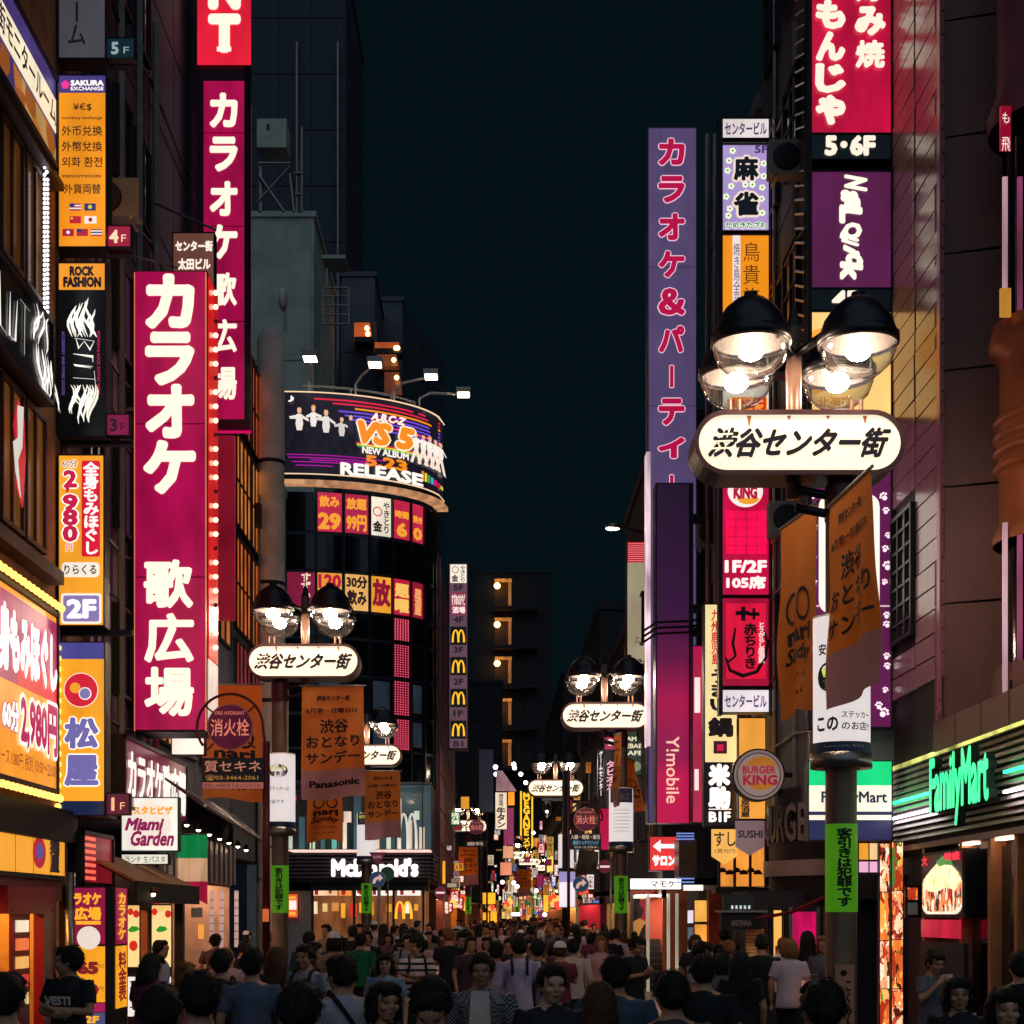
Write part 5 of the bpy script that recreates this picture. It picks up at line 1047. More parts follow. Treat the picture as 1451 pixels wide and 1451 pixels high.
b = MB(); b.box(W(916, 640, 37.9), W(919, 1060, 38.4)); b.build('edge_light', em('e8c8d0', .9, .8, True), r)
r = thing('mobile_shop_sign', 'tall magenta phone shop sign in front of the violet sign', 'sign', W(954, 1168, 36)); fr = facing(36)
b = MB(); b.box(W(929, 684, 36.02), W(978, 1168, 36.6)); b.build('housing', FRAME, r)
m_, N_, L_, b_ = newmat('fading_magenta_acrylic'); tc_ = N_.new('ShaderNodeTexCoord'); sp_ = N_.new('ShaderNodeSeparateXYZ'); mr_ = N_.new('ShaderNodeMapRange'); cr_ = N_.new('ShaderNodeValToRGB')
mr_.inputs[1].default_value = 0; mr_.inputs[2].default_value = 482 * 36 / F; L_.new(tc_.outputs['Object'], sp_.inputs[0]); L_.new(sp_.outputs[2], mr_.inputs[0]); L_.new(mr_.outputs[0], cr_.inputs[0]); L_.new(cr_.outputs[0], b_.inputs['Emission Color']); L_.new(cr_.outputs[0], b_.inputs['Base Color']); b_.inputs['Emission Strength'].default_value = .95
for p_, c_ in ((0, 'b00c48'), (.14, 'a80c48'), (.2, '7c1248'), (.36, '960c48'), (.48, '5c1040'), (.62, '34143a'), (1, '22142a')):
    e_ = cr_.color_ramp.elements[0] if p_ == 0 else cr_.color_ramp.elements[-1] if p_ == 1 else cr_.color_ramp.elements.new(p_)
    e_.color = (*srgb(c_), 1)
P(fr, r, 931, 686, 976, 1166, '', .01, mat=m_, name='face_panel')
letter(fr, 'Y!mobile', 944, 1044, 962, 1138, em('f0c0b0', .95, 0, 0), r, .03, bold=.01, rot=1)
for y in (734, 862, 895): b = MB(); b.box(W(978, y - 6, 36.1), (5.4, 36.3, zz(y + 4, 36))); b.build('bracket', DARK, r)
for y in (880, 888, 896): b = MB(); b.tube([W(912, y + 14, 35.6), W(930, y + 2, 35.5), W(978, y, 35.7), W(1012, y - 6, 36)], .03, 5); b.build('cable', BLK, r)
r, fr = boxsign('magenta_slim_sign', 'slim magenta sign just right of the phone shop sign', 982, 916, 997, 1165, 35.2, .3, 1.2, 'a80c48', var=.25); P(fr, r, 984, 960, 992, 1010, 'f8e0e0', .014); P(fr, r, 984, 1090, 990, 1120, 'f8e0e0', .014)
r, fr = boxsign('cream_board_sign', 'tall cream board sign with a red dotted display on top, left of the violet sign', 889, 768, 915, 940, 46, .4, 1.5, 'a89c80', s=.8); P(fr, r, 889, 768, 915, 797, 'b01c30', .014, 1.0, .3)
for j in range(9): P(fr, r, 890, 770 + j * 3, 914, 771 + j * 3, 'f08080', .02, 1, 0, 'dot_row', False)
letter(fr, '広告', 900, 902, 914, 912, K, r); letter(fr, '03-', 896, 934, 914, 939, K, r, bold=.04)
r = thing('arm_lamp', 'street lamp on a long arm left of the violet sign', 'street lamp', W(915, 754, 44)); b = MB(); b.tube([W(920, 757, 44), W(900, 752, 44), W(880, 747, 44)], .05, 6); b.build('arm', DARK, r); b = MB(); b.ball(W(869, 746, 44), .24, .2, .1, 12); b.build('lamp_head', STEEL, r, True); b = MB(); b.ball(W(868, 749, 44), .2, .16, .04, 12); b.build('lamp_glass', em('fff0d8', 10, 0, True, 'lamp_glass'), r)
# corner burger restaurant canopy
r = thing('corner_burger_canopy', 'dark curved corner canopy with raised silver burger letters', 'canopy', (6.6, 28.2, 2.4))
def carc(z0, z1, rad, th, mat, nm, n=24):
    b = MB()
    for i in range(n + 1):
        a = PI + (PI / 2 + .25) * i / n; q = [(6.98 + (rad - k * th) * math.cos(a), 28.4 + (rad - k * th) * math.sin(a)) for k in (0, 1)]
        b.v += [(*q[0], z0), (*q[0], z1), (*q[1], z0), (*q[1], z1)]
    for i in range(n): k = 4 * i; b.f += [(k, k + 4, k + 5, k + 1), (k + 2, k + 3, k + 7, k + 6), (k, k + 2, k + 6, k + 4), (k + 1, k + 5, k + 7, k + 3)]; b.m += [0] * 4
    b.build(nm, mat, r)
carc(3.35, 4.3, 1.85, .3, DARK, 'drum'); carc(2.95, 3.35, 1.95, .4, BLK, 'band'); carc(2.72, 3.0, 2.05, .1, pm('a89490', .4, .3, .15, 3, .1, 'pale_band'), 'pale_band'); carc(2.3, 2.72, 1.95, .4, BLK, 'band')
class Cy:
    def p(s, x, y, h=0): a = PI + x; return Vector((6.98 + (1.85 + h) * math.cos(a), 28.4 + (1.85 + h) * math.sin(a), 4.3 - y))
letter(Cy(), 'BURGER KING', -.05, .3, 1.5, .95, pm('8a8480', .3, .8, .1, 4, .05, 'silver_letter'), r, .12, bold=.03, solid=.1)
# corner storefront
r = thing('magenta_storefront', 'glossy magenta panelled storefront under the curved canopy', 'shop', (6, 26, 0)); fr = facing(26.6)
b = MB(); b.box(W(1060, 1262, 27.2), Vector((7, 29, 0))); b.build('wall', DARK, r)
P(fr, r, 1120, 1292, 1156, 1470, '', .02, mat=em('c80c58', 1.15, .7), name='panel'); P(fr, r, 1096, 1290, 1107, 1360, 'f0a050', .03, 1.2, .5, 'light_box'); P(fr, r, 1098, 1340, 1106, 1430, '', .035, mat=FOOD, name='picture_panel')
for x, c in ((1090, BLK), (1110, BLK), (1118, STEEL), (1157, STEEL), (1166, pm('8a5040', .3, .5, .2, 3, .1, 'copper_frame'))): b = MB(); b.box(W(x, 1285, 26.5), Vector((W(x + 5, 0, 26.5).x, 26.62, 0))); b.build('frame_post', c, r)
b = MB(); b.tube([W(1070, 1302, 26.4), W(1120, 1293, 26.2), W(1168, 1272, 25.8)], .035, 6); b.build('rail', pm('8a3030', .3, .5, .2, 3, .1, 'red_metal'), r)
r = thing('roller_shutter', 'cream roller shutter lit from the side behind the women with long hair', 'shutter', W(1070, 1451, 27)); b = MB()
for k in range(34): p0 = W(1057, 1316 + k * 5, 27.1); p1 = W(1082, 1320 + k * 5, 27.15); q = MB(); q.box(p0, p1); q.build('slat', pm('c8a078', .6, .1, .15, 3, .1, 'cream_slat'), r)
b = MB(); b.box(W(1079, 1352, 26.9), Vector((W(1082, 0, 26.9).x, 26.95, 0.2))); b.build('light_tube', em('ffe890', 4, 0, True), r)
r = thing('black_shop_awning', 'small black awning above the roller shutter', 'awning', W(1050, 1316, 26.8)); b = MB(); b.box(W(1022, 1292, 26.7), W(1077, 1317, 26.9)); b.build('valance', BLK, r); b = MB(); b.box(W(1022, 1290, 26.6), W(1077, 1293, 27.4)); b.build('cap', STEEL, r); letter(facing(26.7), 'ANTENNA', 1036, 1304, 1064, 1312, pm('9a8a80', .5, .1, .1, 3, 0, 'grey_letter'), r, .02, bold=.03)
r = thing('small_info_box', 'small teal sign box with white symbols above the black awning', 'sign', W(1044, 1290, 27)); b = MB(); b.box(W(1026, 1268, 27), W(1064, 1291, 27.3)); b.build('housing', pm('183038', .5, 0, .2, 3, .1, 'teal_box'), r)
for k in range(5): P(facing(27), r, 1036 + k * 6, 1283, 1039 + k * 6, 1288, 'c8d0d0', .01, .9, 0, 'symbol', False)
r = thing('red_cafe_front', 'narrow cafe front with dark red columns and warm yellow posters', 'shop', W(1000, 1400, 33)); b = MB(); b.box(W(990, 1262, 34), Vector((5.45, 36, 0))); b.build('wall', pm('2a2024', .6, 0, .2, 3, .1, 'dark_wall'), r)
for x, w_ in ((1004, 14), (1018, 3)): b = MB(); b.box(W(x, 1262, 33.2), Vector((W(x + w_, 0, 33.2).x, 33.5, 0))); b.build('column', pm('6a1c20', .35, .1, .2, 3, .1, 'red_column'), r)
for k in range(3): P(facing(33.4), r, 984, 1276 + k * 34, 1001, 1306 + k * 34, ['f0b050', 'f0a040', 'e88a38'][k], .05, 1.15, .4, 'poster')
for k in range(4): P(facing(33.5), r, 974, 1290 + k * 24, 982, 1308 + k * 24, ['f0e8ff', '5a6a78', '8aa0a8', '3a6a4a'][k], .05, .8, .5, 'poster')
P(facing(33.3), r, 968, 1254, 996, 1262, 'e8e4d8', .05, 1.4, .2, 'light_box')
r = thing('first_floor_warm_window', 'warm lit first floor window with pendant lamps above the cafe', 'window', W(1050, 1250, 30.6)); b = MB(); b.box(W(1020, 1195, 31.0), W(1084, 1256, 31.2)); b.build('back_wall', em('e89038', .95, .5), r); b = MB()
for x in (1018, 1040, 1062, 1084): b = MB(); b.box(W(x, 1190, 30.6), W(x + 2, 1260, 30.7)); b.build('mullion', DARK, r)
for k in range(6): q = W(1024 + k * 10, 1236 + (k % 2) * 3, 30.8); b = MB(); b.lathe([(0, .1), (.05, .08), (.1, 0), (.09, 0), (0, .06)], q, 10); b.build('lamp_shade', BLK, r)
b = MB(); b.box(W(1014, 1258, 30.4), W(1090, 1266, 31)); b.build('sill', BLK, r)
# mamoke shop & arrow sign
r, fr = boxsign('arrow_sign', 'red sign with a white left arrow and white writing', 921, 1186, 958, 1233, 41, .3, 1.2, 'e03838', var=.2)
slab(fr, [(925, 1199), (936, 1190), (936, 1196), (957, 1196), (957, 1202), (936, 1202), (936, 1208)], .01, .02, 'arrow', em('fff0ec', 1.2, 0), r); letter(fr, 'サロン', 925, 1213, 956, 1226, em('fff0ec', 1.2, 0, 0), r, .02, bold=.08)
r, fr = boxsign('white_shop_sign', 'long white lit shop sign with thin black katakana above the stair entrance', 893, 1245, 965, 1260, 40, .3, 1.2, 'fdf4ec', s=1.5, var=.05); letter(fr, 'マモケ', 922, 1248, 957, 1257, K, r, .02, bold=.02)
r = thing('glass_box_sign', 'glass walled corner box with blue edge strips beside the arrow sign', 'sign', W(970, 1250, 38.5)); b = MB(); b.box(W(962, 1188, 38.5), W(980, 1245, 39.5)); b.build('housing', pm('4a4648', .3, .3, .4, 3, .1, 'grey_glass_box'), r)
for y in (1180, 1184, 1188, 1244, 1249): b = MB(); b.box(W(959, y, 38.4), W(983, y + 2, 38.5)); b.build('edge_strip', em('7088d0', 1.1, .2), r)
r = thing('stair_entrance', 'lit entrance with a salmon wall and dark stairs going up', 'entrance', (4.2, 41, 0)); fr = facing(41)
b = MB(); b.box(W(893, 1262, 43), Vector((5.4, 43.1, 0))); b.build('back_wall', pm('a04838', .6, 0, .2, 1, .1, 'salmon_wall'), r)
for k in range(8): q = MB(); q.box((W(923, 0, 41).x, 41.2 + k * .22, 0), (W(946, 0, 41).x, 41.42 + k * .22, .17 * (k + 1))); q.build('step', DARK, r)
for x in (894, 917, 946, 958): b = MB(); b.box(W(x, 1266, 40.9), Vector((W(x + 3.5, 0, 40.9).x, 41.1, 0))); b.build('frame_post', em('c8c0a8', .55, .4, False) if x > 900 else STEEL, r)
b = MB(); b.box((3.8, 41.5, 2.52), (5.1, 42.2, 2.56)); b.build('ceiling_light', em('ffd8b8', 22, 0, True), r)
P(fr, r, 898, 1272, 916, 1330, '', -.3, mat=voro_mat('poster_dark', ['1a1418', '3a1c20', 'c08040', '201418', '8a2030'], 3, 1.0), name='poster'); P(fr, r, 898, 1268, 916, 1273, 'f0e0c0', -.2, 1.4)
P(fr, r, 898, 1334, 914, 1360, '30383c', -.2, .6, .4)
# ground-floor row of warm glow behind the right-hand crowd
shopfront('lit ground floor shop beneath the dark tall building', 1, 5.6, 29.4, 33.1, 2.5, 'c09068', 'ffc080', 18, seed=12)
r = thing('menu_stand', 'small cream menu stand with a wire holder left of the right post', 'sign stand', W(1150, 1451, 20)); b = MB(); b.box(W(1137, 1390, 20), W(1163, 1425, 20.05)); b.build('board', em('e89a80', .7, .2), r); b = MB(); b.tube([W(1141, 1425, 20.03), Vector((W(1141, 0, 20).x, 20.03, 0))], .015); b.tube([W(1159, 1425, 20.03), Vector((W(1159, 0, 20).x, 20.03, 0))], .015); b.tube([W(1150, 1390, 20.03), W(1150, 1381, 20.03), W(1158, 1381, 20.03), W(1158, 1390, 20.03)], .01); b.build('legs', STEEL, r)

# air conditioners, ducts and cables on the dark walls
AC0 = None; ACM = pm('8a8c88', .5, .1, .2, 4, .1, 'ac_casing')
for k, (X_, d, z, lab) in enumerate(((-5.95, 26.2, 9.9, 'left plum wall behind the flame sign'), (-5.95, 24.4, 12.9, 'left plum wall beside the currency sign'), (-5.98, 29.6, 7.3, 'left wall just past the large karaoke sign'), (-5.98, 33.2, 10.4, 'left wall under the second karaoke sign'),
        (5.2, 27.2, 8.6, 'right wall between the two sign columns, lowest'), (5.2, 27.8, 11.6, 'right wall between the sign columns, middle'), (5.2, 27.2, 14.9, 'right wall between the sign columns, highest'), (5.15, 34.2, 7.4, 'right wall behind the mahjong column'), (5.15, 36.5, 10.6, 'right wall beside the violet sign'))):
    r = thing('air_conditioner', 'grey air conditioner box on the ' + lab, 'air conditioner', (X_, d, z), 'air conditioners on the dark walls')
    s_ = -1 if X_ < 0 else 1
    if AC0 is None:
        b = MB(); b.box((-.4, -.15, .05), (.4, .15, .65)); AC0 = [(b.mesh('casing', ACM), 'casing')]
        b = MB(); b.lathe([(.24, -.0), (.24, .02), (.2, .03), (.05, .03), (0, .03)], (0, 0, 0), 18); b.v = [(x - .1, -.15 - z_, y + .35) for x, y, z_ in b.v]; AC0.append((b.mesh('fan_grille', DARK, True), 'fan_grille'))
        b = MB(); b.box((-.3, -.15, 0), (-.25, .3, .05)); b.box((.25, -.15, 0), (.3, .3, .05)); AC0.append((b.mesh('bracket', STEEL), 'bracket'))
    for m, n in AC0: place(m, n, r, (X_, d, z), 0)
for k, (X_, s_) in enumerate(((-6.1, -1), (5.35, 1))):
    r = thing('cable_bundle', 'black cable bundle and ducts running along the ' + ('left plum wall' if s_ < 0 else 'right dark wall between sign columns'), 'cable', (X_, 25, 5))
    for j in range(5):
        z = 5.2 + j * 2.9; b = MB(); b.tube([(X_, 22.6 + 2.4 * (s_ > 0), z), (X_ - .02 * s_, 25.4, z - .12 - .05 * j), (X_, 27.5, z + .05), (X_, 31, z)], .03, 5); b.build('cable', BLK, r)
    for j in range(3): b = MB(); b.tube([(X_ + .05, 25.2 + j * 1.3, 4), (X_ + .05, 25.2 + j * 1.3, 18)], .06, 7); b.build('duct', ACM, r)
# ================================================================ STREET FURNITURE
POSTM = pm('6a5648', .45, .35, .3, 2.2, .25, 'worn_post_metal'); LAMPD = pm('23222a', .35, .35, .2, 3, .1, 'lamp_enamel'); MASTM = pm('7a5e50', .4, .3, .2, 3, .15, 'mast_metal')
LFACE = em('ffeed2', 1.0, .07, True, 'lit_sign_face'); BULBM = em('ffdcc0', 160, 0, True, 'lamp_bulb'); REFL = pm('3c3836', .5, 0, .05, 4, 0, 'lamp_reflector')
class CylFr:
    """paper wrapped round a post; x in metres round the front, y in metres down from the top"""
    def __init__(s, cx, cy, z, r): s.c = (cx, cy, z, r)
    def p(s, x, y, h=0):
        cx, cy, z, r = s.c; a = -PI / 2 + x / r; return Vector((cx + (r + h) * math.cos(a), cy + (r + h) * math.sin(a), z - y))
def wrap(fr, x0, y0, x1, y1, h, mat, root, nm, n=14):
    b = MB()
    for i in range(n + 1):
        x = x0 + (x1 - x0) * i / n; b.v += [tuple(fr.p(x, y0, h)), tuple(fr.p(x, y1, h))]
    for i in range(n): b.f.append((2 * i, 2 * i + 2, 2 * i + 3, 2 * i + 1)); b.m.append(0)
    return b.build(nm, mat, root, True)
class ClothFr:
    """hanging cloth from A to B (top corners), x 0..1, y 0..1, with folds and a swinging hem"""
    def __init__(s, A, B, drop, seed, swing, flare=0): s.A, s.B, s.d, s.k, s.sw, s.fl = Vector(A), Vector(B), drop, seed, swing, flare
    def p(s, x, y, h=0):
        q = s.A.lerp(s.B, x); e = (s.B - s.A).normalized(); n = Vector((e.y, -e.x, 0))
        if n.y > 0: n = -n
        w = (.05 * math.sin(x * 7 + s.k) + .035 * math.sin(x * 13 + y * 4 + s.k * 2)) * y + .03 * math.sin(y * 9 + s.k + x * 3) * y
        return q + Vector((0, 0, -s.d * y - .05 * math.sin(x * 5 + s.k) * y)) + n * (w + h + s.sw * y * y * (x - .3)) + e * (.06 * y * (x - .5) + s.sw * .4 * y * y) + Vector((s.fl * x * y, 0, 0))
def cloth(fr, y0, y1, mat, root, nm='cloth', nx=16, ny=20, x0=0, x1=1):
    b = MB()
    for hh_ in (0, -.006):
        base = len(b.v)
        for j in range(ny + 1):
            for i in range(nx + 1): b.v.append(tuple(fr.p(x0 + (x1 - x0) * i / nx, y0 + (y1 - y0) * j / ny, hh_)))
        for j in range(ny):
            for i in range(nx): a = base + j * (nx + 1) + i; b.f.append((a, a + 1, a + nx + 2, a + nx + 1)); b.m.append(0)
    return b.build(nm, mat, root, True)
def fabric(h, key):
    if key in MATS: return MATS[key]
    m, N, L, b = newmat('banner_cloth'); c = srgb(h)
    b.inputs['Base Color'].default_value = (*c, 1); b.inputs['Roughness'].default_value = .8
    t = N.new('ShaderNodeBsdfTranslucent'); t.inputs[0].default_value = (*c, 1); mx = N.new('ShaderNodeMixShader'); mx.inputs[0].default_value = .62
    bp = N.new('ShaderNodeBump'); bp.inputs['Strength'].default_value = .4; bp.inputs['Distance'].default_value = .02; wv = N.new('ShaderNodeTexNoise'); wv.inputs['Scale'].default_value = 9; wv.inputs['Detail'].default_value = 4
    tc = N.new('ShaderNodeTexCoord'); mp = N.new('ShaderNodeMapping'); mp.inputs['Scale'].default_value = (3, 3, .6); L.new(tc.outputs['Object'], mp.inputs[0]); L.new(mp.outputs[0], wv.inputs['Vector']); L.new(wv.outputs[0], bp.inputs['Height']); L.new(bp.outputs[0], b.inputs['Normal'])
    L.new(b.outputs[0], mx.inputs[1]); L.new(t.outputs[0], mx.inputs[2]); L.new(mx.outputs[0], N['Material Output'].inputs[0]); MATS[key] = m; return m
ORC = fabric('ffb45c', 'orc'); PKC = fabric('e0b8b8', 'pkc'); INK = pm('1c1820', .8, 0, .2, 5, 0, 'ink')
def banner(label, A, B, drop, seed, kind=0, swing=.0, flare=0):
    A, B = Vector(A), Vector(B)
    r = thing('street_banner', label, 'banner', (A + B) / 2 - Vector((0, 0, drop)), 'orange event banners on the gate posts')
    fr = ClothFr(A, B, drop, seed, swing, flare)
    cloth(fr, 0, .74 if kind == 0 else .8, ORC, r); cloth(fr, .74 if kind == 0 else .8, 1, PKC if kind == 0 else ORC, r, ny=8)
    b = MB(); b.tube([A + (A - B) * .05 + Vector((0, 0, .02)), B + (B - A) * .05 + Vector((0, 0, .02))], .02, 6); b.build('banner_rod', STEEL, r)
    if kind == 0:
        letter(fr, '渋谷センター街', .24, .08, .78, .125, INK, r, .012, bold=.05, shear=.2)
        letter(fr, '6月第一日曜日は', .08, .19, .9, .235, INK, r, .012, bold=.03)
        letter(fr, '渋谷', .3, .29, .74, .41, INK, r, .012, bold=.03); letter(fr, 'おとなり', .08, .44, .92, .54, INK, r, .012, bold=.03); letter(fr, 'サンデー', .08, .58, .92, .68, INK, r, .012, bold=.03)
    else:
        for cx in (.33, .7):
            b = MB()
            for i in range(20):
                a0, a1 = 2 * PI * i / 20, 2 * PI * (i + 1) / 20
                b.add([fr.p(cx + q * math.cos(t), .46 + q * .55 * math.sin(t), .012) for q, t in ((.16, a0), (.16, a1), (.12, a1), (.12, a0))], [(0, 1, 2, 3)])
            b.build('emblem', INK, r)
        letter(fr, 'nari', .2, .56, .86, .64, INK, r, .012, bold=.05); letter(fr, 'Sunday', .12, .66, .9, .76, INK, r, .012, bold=.03, shear=.4)
        letter(fr, '6月の第一日曜日', .2, .8, .85, .83, INK, r, .012); 
        for i in range(7): a = PI * (i + 1) / 8; c = (.5 - .28 * math.cos(a), .87 + .04 * math.sin(a)); slab(fr, ring(*c, .02, 6, .01), .006, .012, 'dot_print', INK, r)
    return r, fr
GS = em('b8d020', .28, .2, True, 'sticker')
def gatepost(X, d, side, label, full=True, cat='street lamp', txt=True, mast_off=.5):
    """side -1: post on the left of its mast"""
    r = thing('gate_lamp_post', label, cat, (X, d, 0), 'lamp posts with oval street name signs')
    mx = X - side * mast_off; zc = 7.14
    b = MB(); b.lathe([(.26, 0), (.26, .12), (.2, .2), (.172, .3), (.168, 6.7), (.15, 6.76), (0, 6.8)], (X, d, 0), 24); b.build('post', POSTM, r, True)
    b = MB(); b.lathe([(.175, 6.35), (.18, 6.36), (.18, 6.7), (.12, 6.84), (0, 6.86)], (X, d, 0), 20); b.build('post_cap', pm('5a3038', .4, .3, .2, 3, .1, 'maroon_cap'), r, True)
    for z in (6.55, 6.75): b = MB(); b.tube([(X, d, z - .15), (mx, d, z - .05)], .05, 8); b.build('arm', LAMPD, r, True)
    b = MB(); b.box((mx - .11, d - .05, 6.5), (mx + .11, d + .15, 8.45)) if False else b.tube([(mx, d + .1, 6.62), (mx, d + .1, 8.5)], .085, 14); b.build('mast', MASTM, r, True)
    b = MB(); b.tube([(mx, d + .1, 8.5), (mx, d + .1, 8.72)], [.085, .03], 10); b.tube([(mx, d + .1, 8.7), (mx, d + .1, 8.95)], .012, 6); b.build('finial', LAMPD, r)
    # oval sign case
    fr = Fr((mx, d - .22, zc), (1, 0, 0), (0, 0, -1), (0, -1, 0))
    slab(fr, stadium(0, 0, 2.28, .70, 16), -.5, 0, 'sign_case', pm('3a2a2c', .4, .4, .25, 3, .15, 'brown_case'), r)
    o1, o2 = stadium(0, 0, 2.28, .70, 16), stadium(0, 0, 2.18, .60, 16); b = MB(); n = len(o1)
    b.add([fr.p(*q, .035) for q in o1] + [fr.p(*q, .035) for q in o2] + [fr.p(*q, 0) for q in o1] + [fr.p(*q, 0) for q in o2], [(i, (i + 1) % n, n + (i + 1) % n, n + i) for i in range(n)] + [(2 * n + i, 2 * n + (i + 1) % n, (i + 1) % n, i) for i in range(n)] + [(n + i, n + (i + 1) % n, 3 * n + (i + 1) % n, 3 * n + i) for i in range(n)]); b.build('case_rim', pm('5a4040', .35, .5, .2, 4, .1, 'case_rim'), r)
    slab(fr, stadium(0, 0, 2.18, .60, 16), 0, .012, 'sign_face', LFACE, r)
    fb = Fr((mx, d + .28, zc), (-1, 0, 0), (0, 0, -1), (0, 1, 0)); slab(fb, stadium(0, 0, 2.18, .60, 16), 0, .012, 'sign_face', LFACE, r)
    if txt:
        letter(fr, '渋谷センター街', -.98, -.15, .98, .15, K, r, .02, bold=.04, shear=.42)
        if full:
            b = MB()   # the breaks that cut the first character into dots
            for k in range(3): y = -.09 + k * .075; b.add([fr.p(x, yy, .024) for x, yy in ((-1.0, y), (-.72, y - .012), (-.72, y + .006), (-1.0, y + .018))], [(0, 1, 2, 3)])
            b.build('stencil_gap', LFACE, r)
    for sx in (-.72, -.62, .62, .72): b = MB(); b.tube([(mx + sx, d + .0, 7.47), (mx + sx, d + .0, 7.68)], .025, 6); b.build('lug', MASTM, r)
    for sx in (-1, 1):
        for sy in (-.5, .5) if full else (-.5, .5):
            c = Vector((mx + sx * .57, d + sy, 8.1))
            b = MB(); b.lathe([(0, .56), (.07, .55), (.08, .5), (.16, .47), (.27, .38), (.36, .25), (.4, .13), (.405, .1), (.43, .09), (.43, .0), (.40, -.01), (.39, .05), (.34, .2), (.2, .34), (0, .38)], c, 26); h_ = b.build('lamp_hood', LAMPD, r, True)
            b = MB(); b.lathe([(.385, .02), (.33, .18), (.2, .32), (0, .36)], c, 22); b.build('reflector', REFL, h_, True)
            b = MB(); b.lathe([(.4, 0), (.395, -.08), (.35, -.2), (.24, -.3), (.1, -.345), (0, -.35)], c, 26); b.build('glass_bowl', glass_clear(), h_, True)
            b = MB(); b.lathe([(.405, .01), (.415, 0), (.405, -.02), (.395, -.01)], c, 26); b.build('glass_rim', STEEL, h_, True)
            b = MB(); b.ball(c + Vector((0, 0, -.06)), .14, .14, .11, 14); b.build('bulb', BULBM, h_, True)
            b = MB(); b.tube([(mx, d + .1, 8.2), (c.x - sx * .25, c.y, 8.28)], .045, 8); b.build('lamp_arm', LAMPD, r, True)
    if full:
        for sx, ln in ((-.55, .12), (-.12, .05), (.7, .09), (.3, .04)):
            b = MB(); b.add([fr.p(x, y, .016) for x, y in ((mx * 0 + sx - .02, -.29), (sx + .03, -.29), (sx + .012, -.29 + ln), (sx - .004, -.29 + ln * .8))], [(0, 1, 2, 3)]); b.build('rust_streak', em('a8683c', .8, 0, False), r)
    # notice drum, ring, stickers
    cf = CylFr(X, d, 5.27, .31)
    b = MB(); b.lathe([(.17, 5.3), (.305, 5.3), (.305, 3.72), (.17, 3.7)], (X, d, 0), 24); b.build('notice_drum', WHITEM, r, True)
    b = MB(); b.lathe([(.31, 3.8), (.335, 3.8), (.335, 3.64), (.2, 3.64)], (X, d, 0), 24); b.build('steel_ring', STEEL, r, True)
    NW = em('f0e6e4', .8, .08, True, 'notice_paper')  # brightness of the paper is put in as a glow
    wrap(cf, -.46, 0, .46, 1.47, .004, NW, r, 'notice'); 
    wrap(cf, -.46, 1.36, .46, 1.47, .008, pm('26406a', .5, 0, .1, 4, 0, 'navy_print'), r, 'notice_footer')
    cg = CylFr(X, d, 3.03, .171); wrap(cg, -.26, 0, .26, .96, .006, em('62b820', .3, .2, True, 'sticker'), r, 'green_sticker')
    letter(cg, '客引きは犯罪です', -.075, .05, .075, .9, pm('14301a', .7, 0, .2, 4, 0, 'dark_green_ink'), r, .012, bold=.05, vert=True)
    return r, cf
# near right post
r, cf = gatepost(3.80, 17, 1, 'nearest gate lamp post at the right, large oval name sign and four lamps')
slab(cf, [(-.2 + .14 * math.cos(2 * PI * i / 18), .66 + .16 * math.sin(2 * PI * i / 18)) for i in range(18)], .004, .01, 'emblem', pm('1c4a50', .5, 0, .1, 3, 0, 'teal_print'), r)
letter(cf, '安心へ', -.32, .3, -.02, .42, K, r, .012, bold=.03); letter(cf, '客引', -.27, .56, -.13, .66, em('d8d840', .8, 0, 0), r, .014, bold=.04); letter(cf, '宣', -.26, .68, -.13, .79, WHITEM, r, .014, bold=.03)
letter(cf, 'この', -.34, 1.1, -.1, 1.24, K, r, .012, bold=.04); letter(cf, 'ステッカー', -.06, 1.04, .28, 1.11, K, r, .012, bold=.02); letter(cf, 'のお店!!', -.06, 1.15, .28, 1.24, K, r, .012, bold=.02); letter(cf, 'Supported by 優良店', -.26, 1.39, .2, 1.43, WHITEM, r, .012)
c2 = CylFr(3.80, 17, 1.5, .171); wrap(c2, -.1, 0, .12, 1.2, .006, pm('c8876a', .6, 0, .15, 4, .1, 'pink_sticker'), r, 'shop_sticker'); slab(c2, [(-.01 + .035 * math.cos(i), .09 + .035 * math.sin(i)) for i in [k * .52 for k in range(12)]], .004, .01, 'emblem', INK, r); letter(c2, 'こくみん薬局', .0, .16, .08, .95, INK, r, .012, bold=.03, vert=True)
banner('orange event banner with black writing on the street side of the nearest right post', (3.56, 16.45, 6.36), (3.67, 15.15, 6.38), 2.1, 1.2, 0, .0, .14)
banner('orange sunday banner with a round face emblem behind the nearest right post', (3.42, 18.5, 6.62), (3.60, 17.35, 6.62), 2.25, 2.6, 1, .05)
